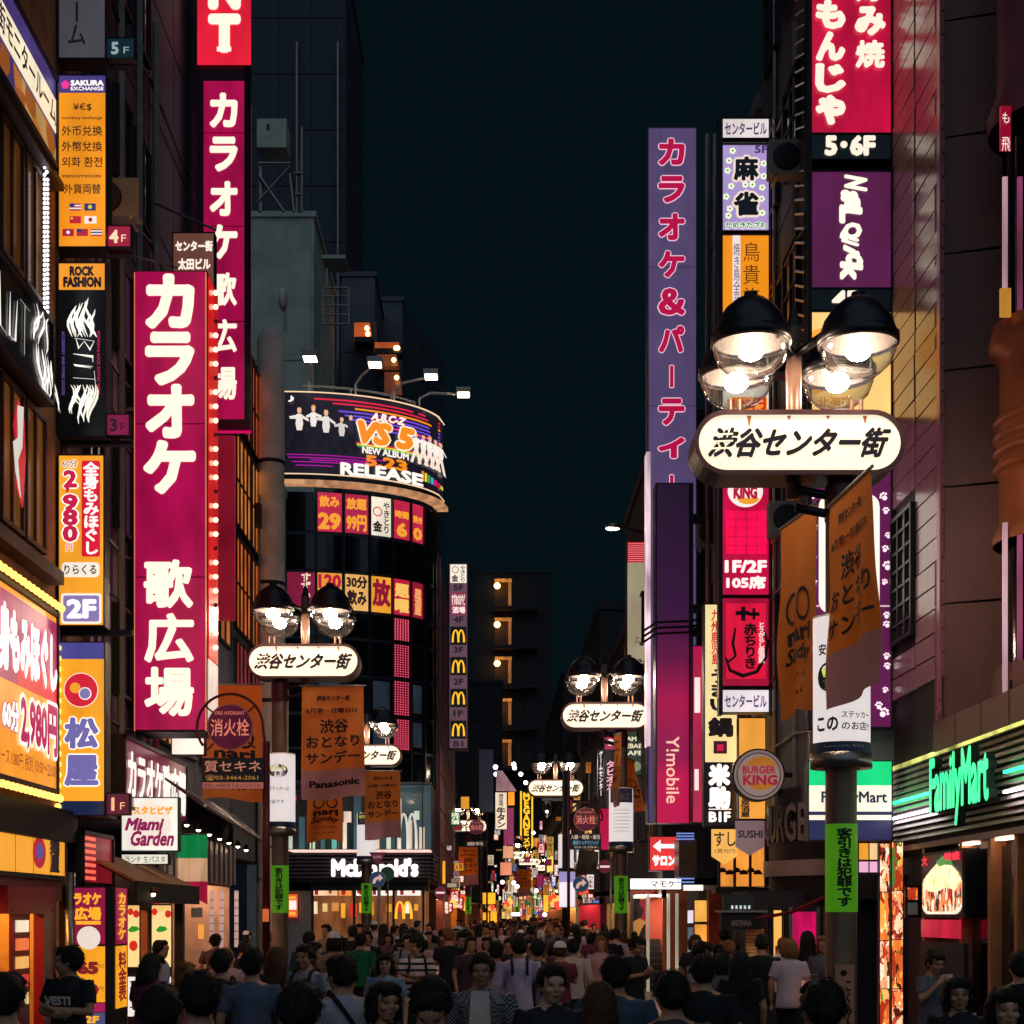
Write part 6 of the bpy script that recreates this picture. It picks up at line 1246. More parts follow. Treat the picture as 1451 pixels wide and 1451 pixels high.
# left post
r, cf = gatepost(-4.34, 31.5, -1, 'left gate lamp post in front of the concrete pillar, oval sign and four lamps')
slab(cf, [(.0 + .2 * math.cos(2 * PI * i / 18), .34 + .13 * math.sin(2 * PI * i / 18)) for i in range(18)], .004, .01, 'emblem', pm('8078a8', .5, 0, .1, 3, 0, 'lilac_print'), r)
letter(cf, '客引きしない', -.18, .24, .18, .32, em('c8c040', .7, 0, 0), r, .014, bold=.04); letter(cf, '宣言店', -.15, .35, .15, .44, WHITEM, r, .014, bold=.04); letter(cf, 'ステッカーは', -.18, .66, .22, .74, K, r, .012, bold=.01); letter(cf, 'の証です', -.2, .92, .12, 1.0, K, r, .012, bold=.01)
bL = lambda x0, x1, y, d: (tuple(W(x0, y, d)), tuple(W(x1, y, d)))
A, B = bL(428, 515, 973, 31.3); r, fr = banner('orange event banner with an electronics maker name beside the left gate post', A, B, 2.25, .4, 0, .03); letter(fr, 'Panasonic', .14, .835, .9, .89, INK, r, .012, bold=.05)
A, B = bL(436, 484, 1092, 33); banner('small brown sunday banner hanging below the electronics maker banner', A, B, 1.5, 1.9, 1, .03)
A, B = bL(288, 371, 971, 29.8); banner('orange banner hanging behind the round fire hydrant sign', A, B, 2.2, 3.4, 1, .02)
# the others
r, cf = gatepost(-4.1, 50, -1, 'gate lamp post half hidden behind the banner in front of the burger shop', mast_off=0.0)
A, B = bL(518, 567, 1093, 49.5); banner('brownish event banner in front of the burger shop windows', A, B, 2.15, .9, 0, .02)
wrap(cf, -.34, 0, .34, .36, .008, pm('7a70a8', .5, 0, .1, 3, 0, 'lilac_header'), r, 'notice_header'); letter(cf, '客引き', -.24, .06, .1, .16, em('c8c040', .7, 0, 0), r, .014, bold=.04); letter(cf, '宣言店', -.2, .2, .2, .3, WHITEM, r, .014, bold=.04)
r, cf = gatepost(3.28, 40.1, 1, 'third gate lamp post, right of the street before the phone shop sign', mast_off=.42)
wrap(cf, -.34, 0, .34, .36, .008, pm('7a70a8', .5, 0, .1, 3, 0, 'lilac_header'), r, 'notice_header'); letter(cf, '宣言店', -.2, .12, .2, .3, WHITEM, r, .014, bold=.04)
for k in range(7): wrap(cf, -.22, .55 + k * .09, .22, .56 + k * .09, .008, INK, r, 'notice_line')
A, B = tuple(W(870, 1042, 39.8)), tuple(W(880, 1040, 38.7)); banner('narrow twisted orange banner on the third right post', A, B, 1.8, 2.1, 0, .1)
A, B = tuple(W(884, 1072, 40.6)), tuple(W(899, 1080, 41.4)); banner('orange banner blown sideways behind the third right post', A, B, 1.35, .3, 1, .5)
r, cf = gatepost(2.92, 63, 1, 'fourth gate lamp post with an oval name sign in the middle distance', mast_off=.42)
r, cf = gatepost(-1.5, 90, -1, 'small gate lamp post with oval sign far down the left side', txt=True, mast_off=0)
A, B = bL(650, 677, 1200, 89); banner('mauve looking event banner far down the left side under a small oval sign', A, B, 2.2, .9, 0, .02)
for X_, d_, lab in ((2.0, 135, 'upper of two tiny oval name signs deep in the street'), (3.9, 152, 'lower of two tiny oval name signs deep in the street'), (5.6, 172, 'tiniest oval name sign at the end of the street')): gatepost(X_, d_, 1, lab, full=False, txt=True)
A, B = bL(732, 752, 1232, 128); banner('far left of two small dim orange banners deep in the street', A, B, 2.2, .9, 0, .3)
A, B = bL(755, 771, 1238, 130); banner('far right of two small dim orange banners deep in the street', A, B, 2, 1.9, 0, .1)

# hydrant signs
def hydrant(cx, cy, rad, d, label, board, polex, lines, ptop):
    fr = facing(d); r = thing('fire_hydrant_sign', label, 'sign', (W(polex, 0, d).x, d, 0), 'round fire hydrant signs')
    slab(fr, ring(cx, cy, rad, 32), -.03, 0, 'sign_rim', pm('d08a80', .4, .3, .1, 3, 0, 'pink_rim'), r); slab(fr, ring(cx, cy, rad * .94, 32), 0, .006, 'sign_face', em('5a1030', .5, .2), r)  # unlit reflective sign; light on its face is put in as glow
    T_ = em('e08068', .8, 0, False); k = rad / 33
    letter(fr, 'FIRE HYDRANT', cx - 21 * k, cy - 22 * k, cx + 21 * k, cy - 17 * k, T_, r); letter(fr, '消火栓', cx - 27 * k, cy - 11 * k, cx + 27 * k, cy + 13 * k, T_, r, bold=.01)
    b = MB(); R_ = rad * 1.42 * d / F; c = W(cx, cy, d + .08)
    pts = [c + Vector((R_ * math.cos(a), 0, R_ * math.sin(a))) for a in [R(215 - 215 * i / 24) for i in range(25)]]; pts += [W(polex, cy + rad * .9, d + .08), Vector((W(polex, 0, d).x, d + .08, 0))]
    PR = pm('5a1c28', .4, .2, .25, 3, .1, 'maroon_pole')
    b.tube(pts, .022 if rad > 20 else .03, 8); b.build('hoop', PR, r, True)
    b = MB(); b.tube([Vector((W(polex, 0, d).x, d + .08, 0)), Vector((W(polex, 0, d).x, d + .08, zz(ptop, d)))], .045, 10); b.build('pole', PR, r, True)
    for a in (R(40), R(140), R(225), R(-40)): b = MB(); b.tube([c + Vector((rad * d / F * math.cos(a), 0, rad * d / F * math.sin(a))), c + Vector((R_ * math.cos(a), 0, R_ * math.sin(a)))], .015, 5); b.build('strut', PR, r)
    x0, y0, x1, y1 = board; slab(fr, rc(x0, y0, x1, y1), -.03, 0, 'board', pm('1c2a34', .45, .1, .2, 3, .05, 'board_teal'), r)
    for (t, a, b_, c_, e, bl_, colr) in lines: letter(fr, t, a, b_, c_, e, em(colr, .7, 0, False), r, .01, bold=bl_)
    return r, fr
r, fr = hydrant(326, 1030, 33, 24, 'large round fire hydrant sign on a maroon hooped pole, left of the street', (286, 1074, 374, 1118), 376, [('質セキネ', 290, 1078, 370, 1094, .01, 'c08068'), ('☎03-3464-2061', 291, 1098, 366, 1106, .0, 'b88848'), ('買取 LABI前地下出入口ならび', 289, 1110, 370, 1116, .0, '3a1c20')], 1130)
P(fr, r, 287, 1108.5, 373, 1117.5, 'c07060', .006, .5, .2)
b = MB(); b.tube([(wloc(r).x, 24.08, 1.5), (wloc(r).x, 24.08, zz(1050, 24))], .06, 12); b.build('pole_sleeve', pm('6a1c28', .35, .2, .2, 3, .1, 'red_pole'), r, True)
b = MB(); b.box(W(372, 1288, 23.95), W(381, 1306, 24.02)); b.build('sticker', em('e87038', .7, .2), r)
hydrant(830, 1161, 17, 46.6, 'middle fire hydrant sign with a teal board, right of the street centre', (807, 1181, 852, 1204), 806, [('入籍・婚姻・婚活', 809, 1183, 850, 1189, .02, 'd8c0a8'), ('東京リッチマリッジ', 812, 1191, 848, 1197, .02, '70b0d0'), ('03-5784-', 814, 1199, 848, 1202, .0, 'c0b8a8')], 1085)
hydrant(675, 1172, 10.5, 72, 'smallest fire hydrant sign far down the left side', (658, 1191, 690, 1200), 690, [('歯科', 662, 1193, 685, 1198, .02, 'c0a898')], 1150)

def roadsign(cx, cy, rad, d, label, kind, ybase=1400, px=None):
    fr = facing(d); r = thing('road_sign', label, 'road sign', (W(cx, 0, d).x, d, 0))
    b = MB(); x = W(px or cx + 3, 0, d).x; b.tube([(x, d + .06, 0), (x, d + .06, zz(cy - rad * .5, d))], .035, 8); b.build('pole', pm('b0b0a8', .4, .4, .1, 3, .05, 'grey_pole'), r, True)
    if kind == 'arrow':
        slab(fr, ring(cx, cy, rad, 24), 0, .02, 'sign_rim', WHITEM, r); slab(fr, ring(cx, cy, rad * .93, 24), .02, .026, 'sign_face', em('1c3858', .7, .1), r)
        slab(fr, [(cx - 7.5, cy + 6), (cx - 6, cy), (cx - 2, cy - 3.5), (cx + 2, cy - 4), (cx + 2, cy - 8), (cx + 8, cy - 2), (cx + 2, cy + 3.5), (cx + 2, cy), (cx - 1, cy + .5), (cx - 3.5, cy + 6)], .026, .03, 'arrow', em('d8b0a0', .8, 0), r)
    elif kind == 'noentry':
        slab(fr, ring(cx, cy, rad, 24), 0, .02, 'sign_rim', WHITEM, r); slab(fr, ring(cx, cy, rad * .94, 24), .02, .026, 'sign_face', em('6a1830', .7, .1), r); slab(fr, rc(cx - rad * .72, cy - rad * .16, cx + rad * .72, cy + rad * .16), .026, .032, 'bar', em('f0d8d0', .9, 0), r)
    elif kind == 'stop':
        slab(fr, [(cx - rad, cy - rad * .7), (cx + rad, cy - rad * .7), (cx, cy + rad)], 0, .02, 'sign_face', em('5c1c34', .6, .1), r); letter(fr, '止まれ', cx - 6, cy - 4, cx + 6, cy, em('e0b0a0', .8, 0, 0), r, .025)
    return r
roadsign(535, 1246, 11.5, 49, 'blue round right turn arrow sign in front of the burger shop', 'arrow', px=538)
roadsign(535, 1216, 12, 49.3, 'dark red triangular stop sign above the left blue arrow sign', 'stop', px=536)
roadsign(823, 1253, 11.5, 46, 'blue round arrow sign right of the street centre beside a white notice', 'arrow', px=818)
roadsign(857, 1228, 9.5, 50, 'red no entry sign left of the third right post', 'noentry', px=866)
roadsign(624, 1265, 8.5, 57, 'red no entry sign at the right corner of the burger shop', 'noentry', px=629)
r = thing('mirror', 'round greenish back of a street mirror beside the left blue arrow sign', 'mirror', (W(549, 0, 50.5).x, 50.5, 0)); slab(facing(50.5), ring(549, 1238, 10, 20), 0, .05, 'mirror_back', pm('3a7a68', .4, .3, .3, 3, .1, 'green_mirror'), r); b = MB(); b.tube([(wloc(r).x, 50.7, 0), (wloc(r).x, 50.7, zz(1230, 50.5))], .03); b.build('pole', STEEL, r)
roadsign(865, 1246, 7, 51, 'pale round mirror under the right no entry sign', 'arrow', px=866) if False else None
# dark utility pole with notice by the second arrow sign
r = thing('notice_pole', 'dark pole with a white and lilac notice right of the street centre', 'pole', (W(801, 0, 47).x, 47, 0)); b = MB(); b.tube([(wloc(r).x, 47.1, 0), (wloc(r).x, 47.1, 6.4)], .09, 12); b.build('shaft', DARK, r, True)
fr = facing(46.9); b = MB(); b.box(W(792, 1235, 46.95), W(815, 1286, 47)); b.build('board', WHITEM, r); P(fr, r, 792.5, 1236, 814.5, 1285, 'f2e4ec', .03, 1.0, .1, 'notice'); P(fr, r, 792.5, 1236, 814.5, 1250, '9a90c8', .036, .9, .2, 'notice_header'); b = MB(); b.tube([W(805, 1234, 46.8), W(805, 1288, 46.8)], .035); b.build('strap', DARK, r)
r = thing('hanging_glass_lamp', 'small dark glass lantern hanging on a pale arm under the fourth oval sign', 'lamp', W(775, 1157, 58)); b = MB(); b.lathe([(0, .35), (.1, .3), (.17, .1), (.17, 0), (.12, -.2), (.05, -.3)], W(775, 1147, 58), 14); b.build('glass', glass_clear(), r, True); b = MB(); b.tube([W(768, 1133, 58), W(800, 1133, 58)], .05); b.build('arm', WHITEM, r); b = MB(); b.ball(W(775, 1150, 58), .06); b.build('bulb', em('d8e8e0', 4, 0, True), r)
r = thing('cloth_tarp', 'grey green tarp slung under the middle fire hydrant sign', 'tarp', W(832, 1238, 48)); 
cloth(ClothFr(W(820, 1203, 48), W(848, 1207, 48), .75, 1, -.3), 0, 1, pm('6a6c60', .8, 0, .2, 3, .2, 'tarp_cloth'), r)

# ================================================================ FAR PART OF THE STREET
NIGHT = [pm('1c1e26', .8, 0, .3, 1, .2, 'night_wall'), pm('2a242c', .8, 0, .3, 1, .2, 'night_wall2'), pm('1e262c', .8, 0, .3, 1, .2, 'night_wall3')]
for i, (X_, d0, d1, z1) in enumerate(((4.45, 41, 52, 15), (4.7, 52.1, 66, 12), (4.5, 66.1, 84, 15), (4.9, 84.1, 110, 13), (4.9, 110.1, 150, 19))):
    r = building('far_right_building', 'dark right side building number of storeys unclear, ' + ['behind the white shop sign', 'second beyond the violet sign', 'in the middle distance', 'deep in the street', 'closing the view at the right'][i], 1, X_, d0, d1, 3.0, z1, NIGHT[i % 3])
    wingrid(r, 1, X_ - .06, [d0 + 2 + k * 3.2 for k in range(int((d1 - d0 - 2) / 3.2))], (4.2, 7.2, 10), 1.6, 1.5, [GLASSD, WARM, DIMW, DIMB, GLASSD, em('e8c890', 1, .3, True, 'lit_room_and_reflection')], 2, 1)
    shopfront('far lit shop on the right, ' + ['behind the stair entrance', 'second in the row', 'third in the row', 'fourth in the row', 'last in the row'][i], 1, X_ + .05, d0 + .5, d1 - .5, 2.7, ['a05030', '8a6a40', 'a83050', 'c09050', '7a5040'][i], ['ffb870', 'ffd8a0', 'ff9080', 'ffe0b0', 'ffc080'][i], 24, seed=30 + i, shelves=i < 2)
for i, (X_, d0, d1, z1) in enumerate(((-2.4, 87, 104, 17.5), (-.9, 104.1, 128, 15), (.7, 128.1, 165, 21))):
    r = building('far_left_building', 'dark left side building, ' + ['right behind the corner block flank', 'second behind the corner block', 'furthest on the left'][i], -1, X_, d0, d1, 3.0, z1, NIGHT[(i + 1) % 3])
    wingrid(r, -1, X_ + .06, [d0 + 2 + k * 3.4 for k in range(int((d1 - d0 - 2) / 3.4))], (4.2, 7.2, 10.2), 1.6, 1.5, [GLASSD, WARM, DIMW, GLASSD, DIMP], 2, 1)
    shopfront('far lit shop on the left, ' + ['past the corner block', 'second in the row', 'last in the row'][i], -1, X_ - .05, d0 + .5, d1 - .5, 2.7, ['b08040', '7a4030', '9a6a50'][i], ['ffb050', 'ffd0a0', 'ffc090'][i], 24, seed=40 + i, shelves=False)
shopfront('lit ground floor shop along the flank of the corner block', -1, -2.35, 63, 85, 2.9, '7a4430', 'ffb890', 20, seed=50, shelves=False)
r = building('end_building', 'dark building closing the far end of the street', 1, -8, 190, 200, 0, 12.5, NIGHT[0], depth=24)
frontgrid(r, 190, [-4, -1, 2, 5, 8], [5, 7.4, 9.8], 1.4, 1.6, [WARM, WARM, DIMW])
# flats with five lit balconies
r = tower('balcony_tower', 'dark apartment tower with a column of warm lit balconies in the distance', 668, 782, 812, 205, NIGHT[0], 20, 3, 8, y0=1250)
for k, y in enumerate((822, 877, 932, 991, 1049)):
    x1 = 724; P_ = facing(204.8)
    b = MB(); b.box(W(701, y + 1, 204.9), W(725, y + 40, 205)); b.build('balcony_recess', pm('4a3424', .7, 0, .3, 1, .1, 'recess_wall'), r)
    slab(P_, rc(701, y, 725, y + 3), .0, .9, 'balcony_soffit', em('c07838', .9, .5), r); slab(P_, rc(720, y + 2, 724.5, y + 36), 0, .2, 'balcony_wall', em('a06a38', .7, .5), r)  # warm light on ceiling and side wall is put in as glow
    b = MB(); b.ball(W(704.5, y + 8, 203.6), .42, n=8); b.build('wall_lamp', em('ffc070', 8, 0, True), r); b = MB(); b.box(W(700, y + 38, 203), W(762, y + 45, 205)); b.build('balcony_slab', NIGHT[1], r)
# facade signs in the distance
def fsign(name, label, x0, y0, x1, y1, d, col, s=1.0, dep=.3): return boxsign(name, label, x0, y0, x1, y1, d, dep, .8, col, 'sign', s=s)
r, fr = fsign('beef_tongue_sign', 'cream vertical sign with black brush characters under a pale roof, mid distance left', 702, 1123, 718, 1175, 80, 'f4dcc0'); letter(fr, '牛タン', 704, 1144, 716, 1173, K, r, bold=.05, vert=True); letter(fr, '横浜炭焼', 707, 1125, 713, 1142, K, r, bold=.02, vert=True)
fsign('orange_box_sign', 'small plain orange box sign right of the beef tongue sign', 720, 1122, 729, 1141, 81, 'f0941c', 1.1)
r, fr = fsign('glasses_shop_sign', 'tall black glasses shop sign with yellow letters and side tubes', 737, 1121, 755, 1218, 160, '1c1a10', .6)
for x in (737, 753): P(fr, r, x, 1121, x + 2.4, 1218, 'f0b828', .03, 1.4, 0, 'side_tube')
letter(fr, 'MEGANE', 741, 1123, 751, 1184, em('f4b828', 1.3, 0, True), r, .03, bold=.07, vert=True); letter(fr, 'メガネ', 741, 1186, 751, 1214, em('f4b828', 1.3, 0, True), r, .03, bold=.05, vert=True)
for n_, l_, a in (('dark_sign', 'dim grey vertical sign above the small left hydrant sign', (679, 1062, 699, 1150, 84, '2a2a38', .5)), ('purple_sign', 'small purple and pink sign below the orange box sign', (714, 1145, 728, 1197, 82, '8a2858', .9)), ('striped_sign', 'small salmon striped sign under the purple sign', (713, 1199, 727, 1216, 83, 'e8a078', .9)), ('yellow_square_sign', 'glowing yellow square sign low at the left of the street', (684, 1265, 702, 1281, 86, 'f4a828', 1.3)), ('yellow_square_sign', 'lower left small yellow sign near the crowd', (684, 1293, 693, 1307, 86.5, 'f0a028', 1.2)), ('yellow_square_sign', 'lower right small yellow sign near the crowd', (695, 1291, 704, 1307, 86.5, 'f0a828', 1.2)),
    ('orange_slim_sign', 'slim amber sign on the right corner of the burger shop', (627, 1220, 631, 1252, 59, 'f0a028', 1.1)), ('magenta_panel_sign', 'magenta panel sign behind the white notice of the third post', (850, 1146, 868, 1204, 54, 'b00c40', 1.0)), ('white_light_sign', 'white lit box right of the small yellow signs', (724, 1293, 737, 1298, 100, 'fff0f0', 2.0)), ('cream_far_sign', 'cream sign with warm light below the tiny oval signs', (775, 1210, 784, 1236, 118, 'f4c860', 1.3)), ('pink_far_sign', 'salmon sign cluster left of the dim banners', (709, 1222, 725, 1240, 98, 'e08868', 1.0)), ('orange_far_sign', 'amber far sign left of the white pole notice', (770, 1268, 777, 1292, 108, 'f4b030', 1.3))):
    fsign(n_, l_, *a)
r, fr = fsign('tapioca_sign', 'black sign with pink katakana left of the third right post', 857, 1040, 873, 1122, 50, '14101c', .7); letter(fr, 'タピオカ', 859, 1078, 871, 1120, em('f0b0c0', 1, 0, 0), r, bold=.03, vert=True); P(fr, r, 857, 1040, 873, 1062, 'a81850', .014); slab(fr, ring(865, 1052, 5, 14), .014, .02, 'emblem', em('f0e0d8', 1, 0), r)
r, fr = fsign('kebab_sign', 'dark green cafe sign with pale letters right behind the third lamp post', 875, 1036, 914, 1098, 47, '26362e', .8)
for t, y in (('MAMO', 1044), ('KEBAB', 1054), ('CAFE', 1064)): letter(fr, t, 881, y, 910, y + 6, em('e0dcb8', 1, 0, 0), r, bold=.03)
slab(fr, ring(897, 1086, 12, 20, 8), .008, .014, 'picture_print', em('6a7a58', .9, .5), r)
r, fr = fsign('black_kana_sign', 'narrow black sign with white writing left of the tapioca sign', 848, 1060, 855, 1130, 56, '101018', .6); letter(fr, 'ゲームセンター', 849, 1064, 854, 1128, WO, r, vert=True, bold=.02)
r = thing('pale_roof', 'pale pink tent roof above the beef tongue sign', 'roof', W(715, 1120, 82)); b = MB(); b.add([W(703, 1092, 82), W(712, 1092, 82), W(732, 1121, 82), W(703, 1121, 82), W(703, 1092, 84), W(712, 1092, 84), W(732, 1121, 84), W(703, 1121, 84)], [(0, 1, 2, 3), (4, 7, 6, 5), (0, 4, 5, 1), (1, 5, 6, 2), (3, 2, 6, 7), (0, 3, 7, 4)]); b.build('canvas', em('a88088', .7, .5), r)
KANA = ['酒', '寿', '肉', '茶', '本', 'カ', 'ラ', 'メ', '薬', '魚', '麺', '丼', 'バ', '店']
rg = random.Random(11); FC_ = ['f0a030', 'ffe8c0', 'd03040', 'f8d070', 'e86838', 'fff0f0', 'a82060', '6080c0', '40a060', 'f0b850']
for k in range(190):
    d = rg.uniform(60, 185); left = rg.random() < .45; X_ = (-2.2 if d < 104 else -.7 if d < 128 else .9) if left else 4.4
    if left and d < 64: d += 12
    z = rg.uniform(1.9, 4.8) if rg.random() < .75 else rg.uniform(4.8, 8); w = rg.uniform(.2, .6); h = rg.uniform(.15, .9)
    x_ = X_ + (w / 2 + rg.uniform(0, 1.1 if d > 100 else .4)) * (1 if left else -1); ci = rg.randrange(10)
    r = thing('far_shop_sign', 'tiny ' + ['amber', 'cream', 'red', 'pale yellow', 'orange', 'white', 'magenta', 'blue', 'green', 'light amber'][ci] + (' wide' if w > h else ' upright') + ' shop sign ' + ('high up ' if z > 4.8 else 'at street level ') + 'on the ' + ('left' if left else 'right') + (', mid distance' if d < 95 else ', far down the street'), 'sign', (x_, d, z), 'tiny distant shop signs'); b = MB(); b.box((x_ - w / 2, d, z), (x_ + w / 2, d + .15, z + h)); b.build('housing', DARK, r)
    b = MB(); b.box((x_ - w / 2 + .03, d - .02, z + .03), (x_ + w / 2 - .03, d, z + h - .03)); b.build('face_panel', em(FC_[ci], rg.choice((.35, .6, .9)), .4, True), r)
    if d < 130 and rg.random() < .8:
        t = ''.join(rg.choice(KANA) for _ in range(2 if w > h else 3)); f_ = Fr((x_ - w / 2, d - .02, z + h), (1, 0, 0), (0, 0, -1), (0, -1, 0)); dk = ci in (1, 3, 5, 9, 0)
        letter(f_, t, w * .15, h * .1, w * .85, h * .9, RW('5a1c18') if dk else em('fff0e0', 1.1, 0, False), r, .02, bold=.02, vert=h >= w)
r0 = None
for k, (px, py) in enumerate(((702, 1087), (703, 1097), (728, 1083), (729, 1088), (738, 1097), (745, 1109), (772, 1296), (728, 1251), (712, 1250), (733, 1256), (760, 1262), (790, 1262), (840, 1275), (845, 1262), (812, 1240), (756, 1180), (783, 1275), (705, 1262))):
    d = 84 + k * 2
    if r0 is None:
        r0 = thing('street_bulb', 'small round white bulb glowing among many deep in the street', 'bulb', W(px, py, d), 'bare bulbs deep in the street'); b = MB(); b.ball(W(px, py, d), .13, n=10); b.build('bulb', em('fff0e4', 6, 0, True, 'far_bulb'), r0); continue
    copy_tree(r0, W(px, py, d))

for k in range(6):
    x0 = -2.5 + k * 1.6
    r = thing('end_shop', ['leftmost', 'second', 'third', 'fourth', 'fifth', 'rightmost'][k] + ' small lit shop closing the far end of the street', 'shop', (x0 + .75, 189, 0)); b = MB(); b.box((x0, 189, 0), (x0 + 1.5, 189.8, 3.2)); b.build('front', em(['e0903c', 'a83040', 'f0c070', 'c86830', 'e8a050', '8a3050'][k], .9, .6), r); b = MB(); b.box((x0, 188.6, 3.2), (x0 + 1.5, 189.8, 4.4)); b.build('fascia', em(['f4e0c0', 'e8a030', 'c02838', 'f4d8a0', 'd05030', 'f0b040'][k], 1.0, .4), r)
for k in range(60):
    d = rg.uniform(66, 150); left = k % 2; X_ = (-2.1 if d < 104 else -.6 if d < 128 else 1.0) if left else 4.35
    z = rg.uniform(2.4, 3.3); r = thing('paper_lantern', ('red' if k % 3 else 'amber') + ' paper lantern on the ' + ('left' if left else 'right') + ' side deep in the street', 'lantern', (X_ + rg.uniform(0, .5) * (1 if left else -1), d, z), 'paper lanterns deep in the street')
    b = MB(); b.lathe([(.06, .2), (.15, .14), (.18, 0), (.15, -.14), (.06, -.2)], wloc(r), 10); b.build('shade', em('e04028' if k % 3 else 'f0a850', 1.5, .2), r, True)

for k in range(46):
    px = rg.uniform(688, 742) if k % 2 else rg.uniform(748, 838); py = rg.uniform(1165, 1285); d = rg.uniform(92, 165); w = rg.uniform(3, 9); h = rg.uniform(4, 20); ci = rg.randrange(10)
    if 737 < px < 757: continue
    nm = ['amber', 'cream', 'red', 'pale yellow', 'orange', 'white', 'magenta', 'blue', 'green', 'light amber'][ci]
    r, fr = boxsign('hanging_sign', nm + (' upright' if h > w else ' wide') + ' hanging sign far off, ' + ('above' if py < 1225 else 'just over') + ' the crowd ' + ('left' if px < 745 else 'right') + ' of the centre', px, py, px + w, py + h, d, .3, .6, FC_[ci], 'sign', s=rg.choice((.3, .5, .8)), var=.4, group='hanging signs deep in the street')
    if h > 8: letter(fr, ''.join(rg.choice(KANA) for _ in range(3)), px + w * .2, py + 1, px + w * .8, py + h - 1, RW('3a1418') if ci in (0, 1, 3, 5, 9) else em('fff0e0', 1, 0, False), r, .02, bold=.02, vert=True)
# ================================================================ PEOPLE
TS = bpy.data.scenes.new('workshop')          # scratch scene: bodies are shaped and voxel-joined here, removed at the end
def remeshed(mb, vox, mats, name, smooth=2, noise=0.0, nscale=8.0, seed=0, cut=None, deci=1.0):
    m = mb.mesh(name, []); o = bpy.data.objects.new(name, m); TS.collection.objects.link(o)
    md = o.modifiers.new('r', 'REMESH'); md.mode = 'VOXEL'; md.voxel_size = vox
    if smooth: sm = o.modifiers.new('s', 'SMOOTH'); sm.factor = .5; sm.iterations = smooth
    if deci < 1: dm = o.modifiers.new('d', 'DECIMATE'); dm.ratio = deci
    with bpy.context.temp_override(scene=TS, view_layer=TS.view_layers[0]): dg = bpy.context.evaluated_depsgraph_get(); dg.update()
    r = bpy.data.meshes.new_from_object(o.evaluated_get(dg)); r.name = name
    bpy.data.objects.remove(o); bpy.data.meshes.remove(m)
    if noise:
        n = len(r.vertices); co_ = np.empty(n * 3); r.vertices.foreach_get('co', co_); co_ = co_.reshape(-1, 3)
        nn = np.empty(n * 3); r.vertices.foreach_get('normal', nn); nn = nn.reshape(-1, 3)
        rg_ = np.random.RandomState(seed); d = np.zeros(n)
        for k in range(7):
            w = rg_.normal(size=3) * nscale * (1 + .35 * k) * (np.array([1, 1, .55]) if nscale > 0 else 1); d += np.sin(co_ @ w + rg_.uniform(0, 6)) / (1 + .4 * k)
        co_ += nn * (d[:, None] * noise); r.vertices.foreach_set('co', co_.ravel())
    r.materials.clear()
    for x in mats: r.materials.append(x)
    r.polygons.foreach_set('use_smooth', [True] * len(r.polygons)); r.update(); return r
def loft(mb, rings, n=16):
    """rings: (centre, rx, ry, tilt about x) stacked; closed ends"""
    base = len(mb.v)
    for c, rx, ry, *t in rings:
        t = t[0] if t else 0
        for k in range(n):
            a = 2 * PI * k / n; x, y = rx * math.cos(a), ry * math.sin(a); mb.v.append((c[0] + x, c[1] + y * math.cos(t), c[2] + y * math.sin(t)))
    for i in range(len(rings) - 1):
        for k in range(n): a0 = base + i * n + k; a1 = base + i * n + (k + 1) % n; mb.f.append((a0, a1, a1 + n, a0 + n)); mb.m.append(0)
    mb.f.append(tuple(base + k for k in range(n))[::-1]); mb.m.append(0); mb.f.append(tuple(base + (len(rings) - 1) * n + k for k in range(n))); mb.m.append(0)
def hand(mb, wr, dirv, up, curl=.5, s=1.0):
    """palm, four unequal bent fingers and a side thumb"""
    d = Vector(dirv).normalized(); u = Vector(up); u = (u - d * u.dot(d)).normalized(); sdx = d.cross(u)
    wr = Vector(wr); pts = [wr, wr + d * .045 * s, wr + d * .09 * s]
    for off in (-.022, -.007, .008, .023): mb.tube([wr + sdx * off * .6 * s, wr + d * .05 * s + sdx * off * s, wr + d * .092 * s + sdx * off * s], [.017 * s, .016 * s, .0125 * s], 8)
    for off, ln in ((-.028, .062), (-.0095, .078), (.0095, .073), (.028, .058)):
        p = wr + d * .088 * s + sdx * off * s; dd = d.copy(); q = [p]
        for k in range(3):
            a = curl * (.55 + .35 * k); dd = (d * math.cos(a) + u * math.sin(a)); p = p + dd * ln * s * (.45, .32, .23)[k]; q.append(p)
        mb.tube(q, [.0095 * s, .009 * s, .0085 * s, .007 * s], 8)
    p = wr + d * .03 * s - sdx * .03 * s; q = [p, p + (d * .6 - sdx * .7 + u * .25).normalized() * .035 * s, p + (d * .9 - sdx * .6 + u * .4).normalized() * .062 * s]; mb.tube(q, [.013 * s, .0105 * s, .008 * s], 8)
def limb(mb, pts, rs, n=12):
    P_ = []; Rr = []
    for i in range(len(pts) - 1):
        for k in range(4): t = k / 4; P_.append(Vector(pts[i]).lerp(Vector(pts[i + 1]), t)); Rr.append(rs[i] * (1 - t) + rs[i + 1] * t)
    P_.append(Vector(pts[-1])); Rr.append(rs[-1]); mb.tube(P_, Rr, n)
SKIN = [pm('c08a6c', .55, 0, .08, 6, .05, 'skin'), pm('b07c60', .55, 0, .08, 6, .05, 'skin2'), pm('cc9a7c', .55, 0, .08, 6, .05, 'skin3')]
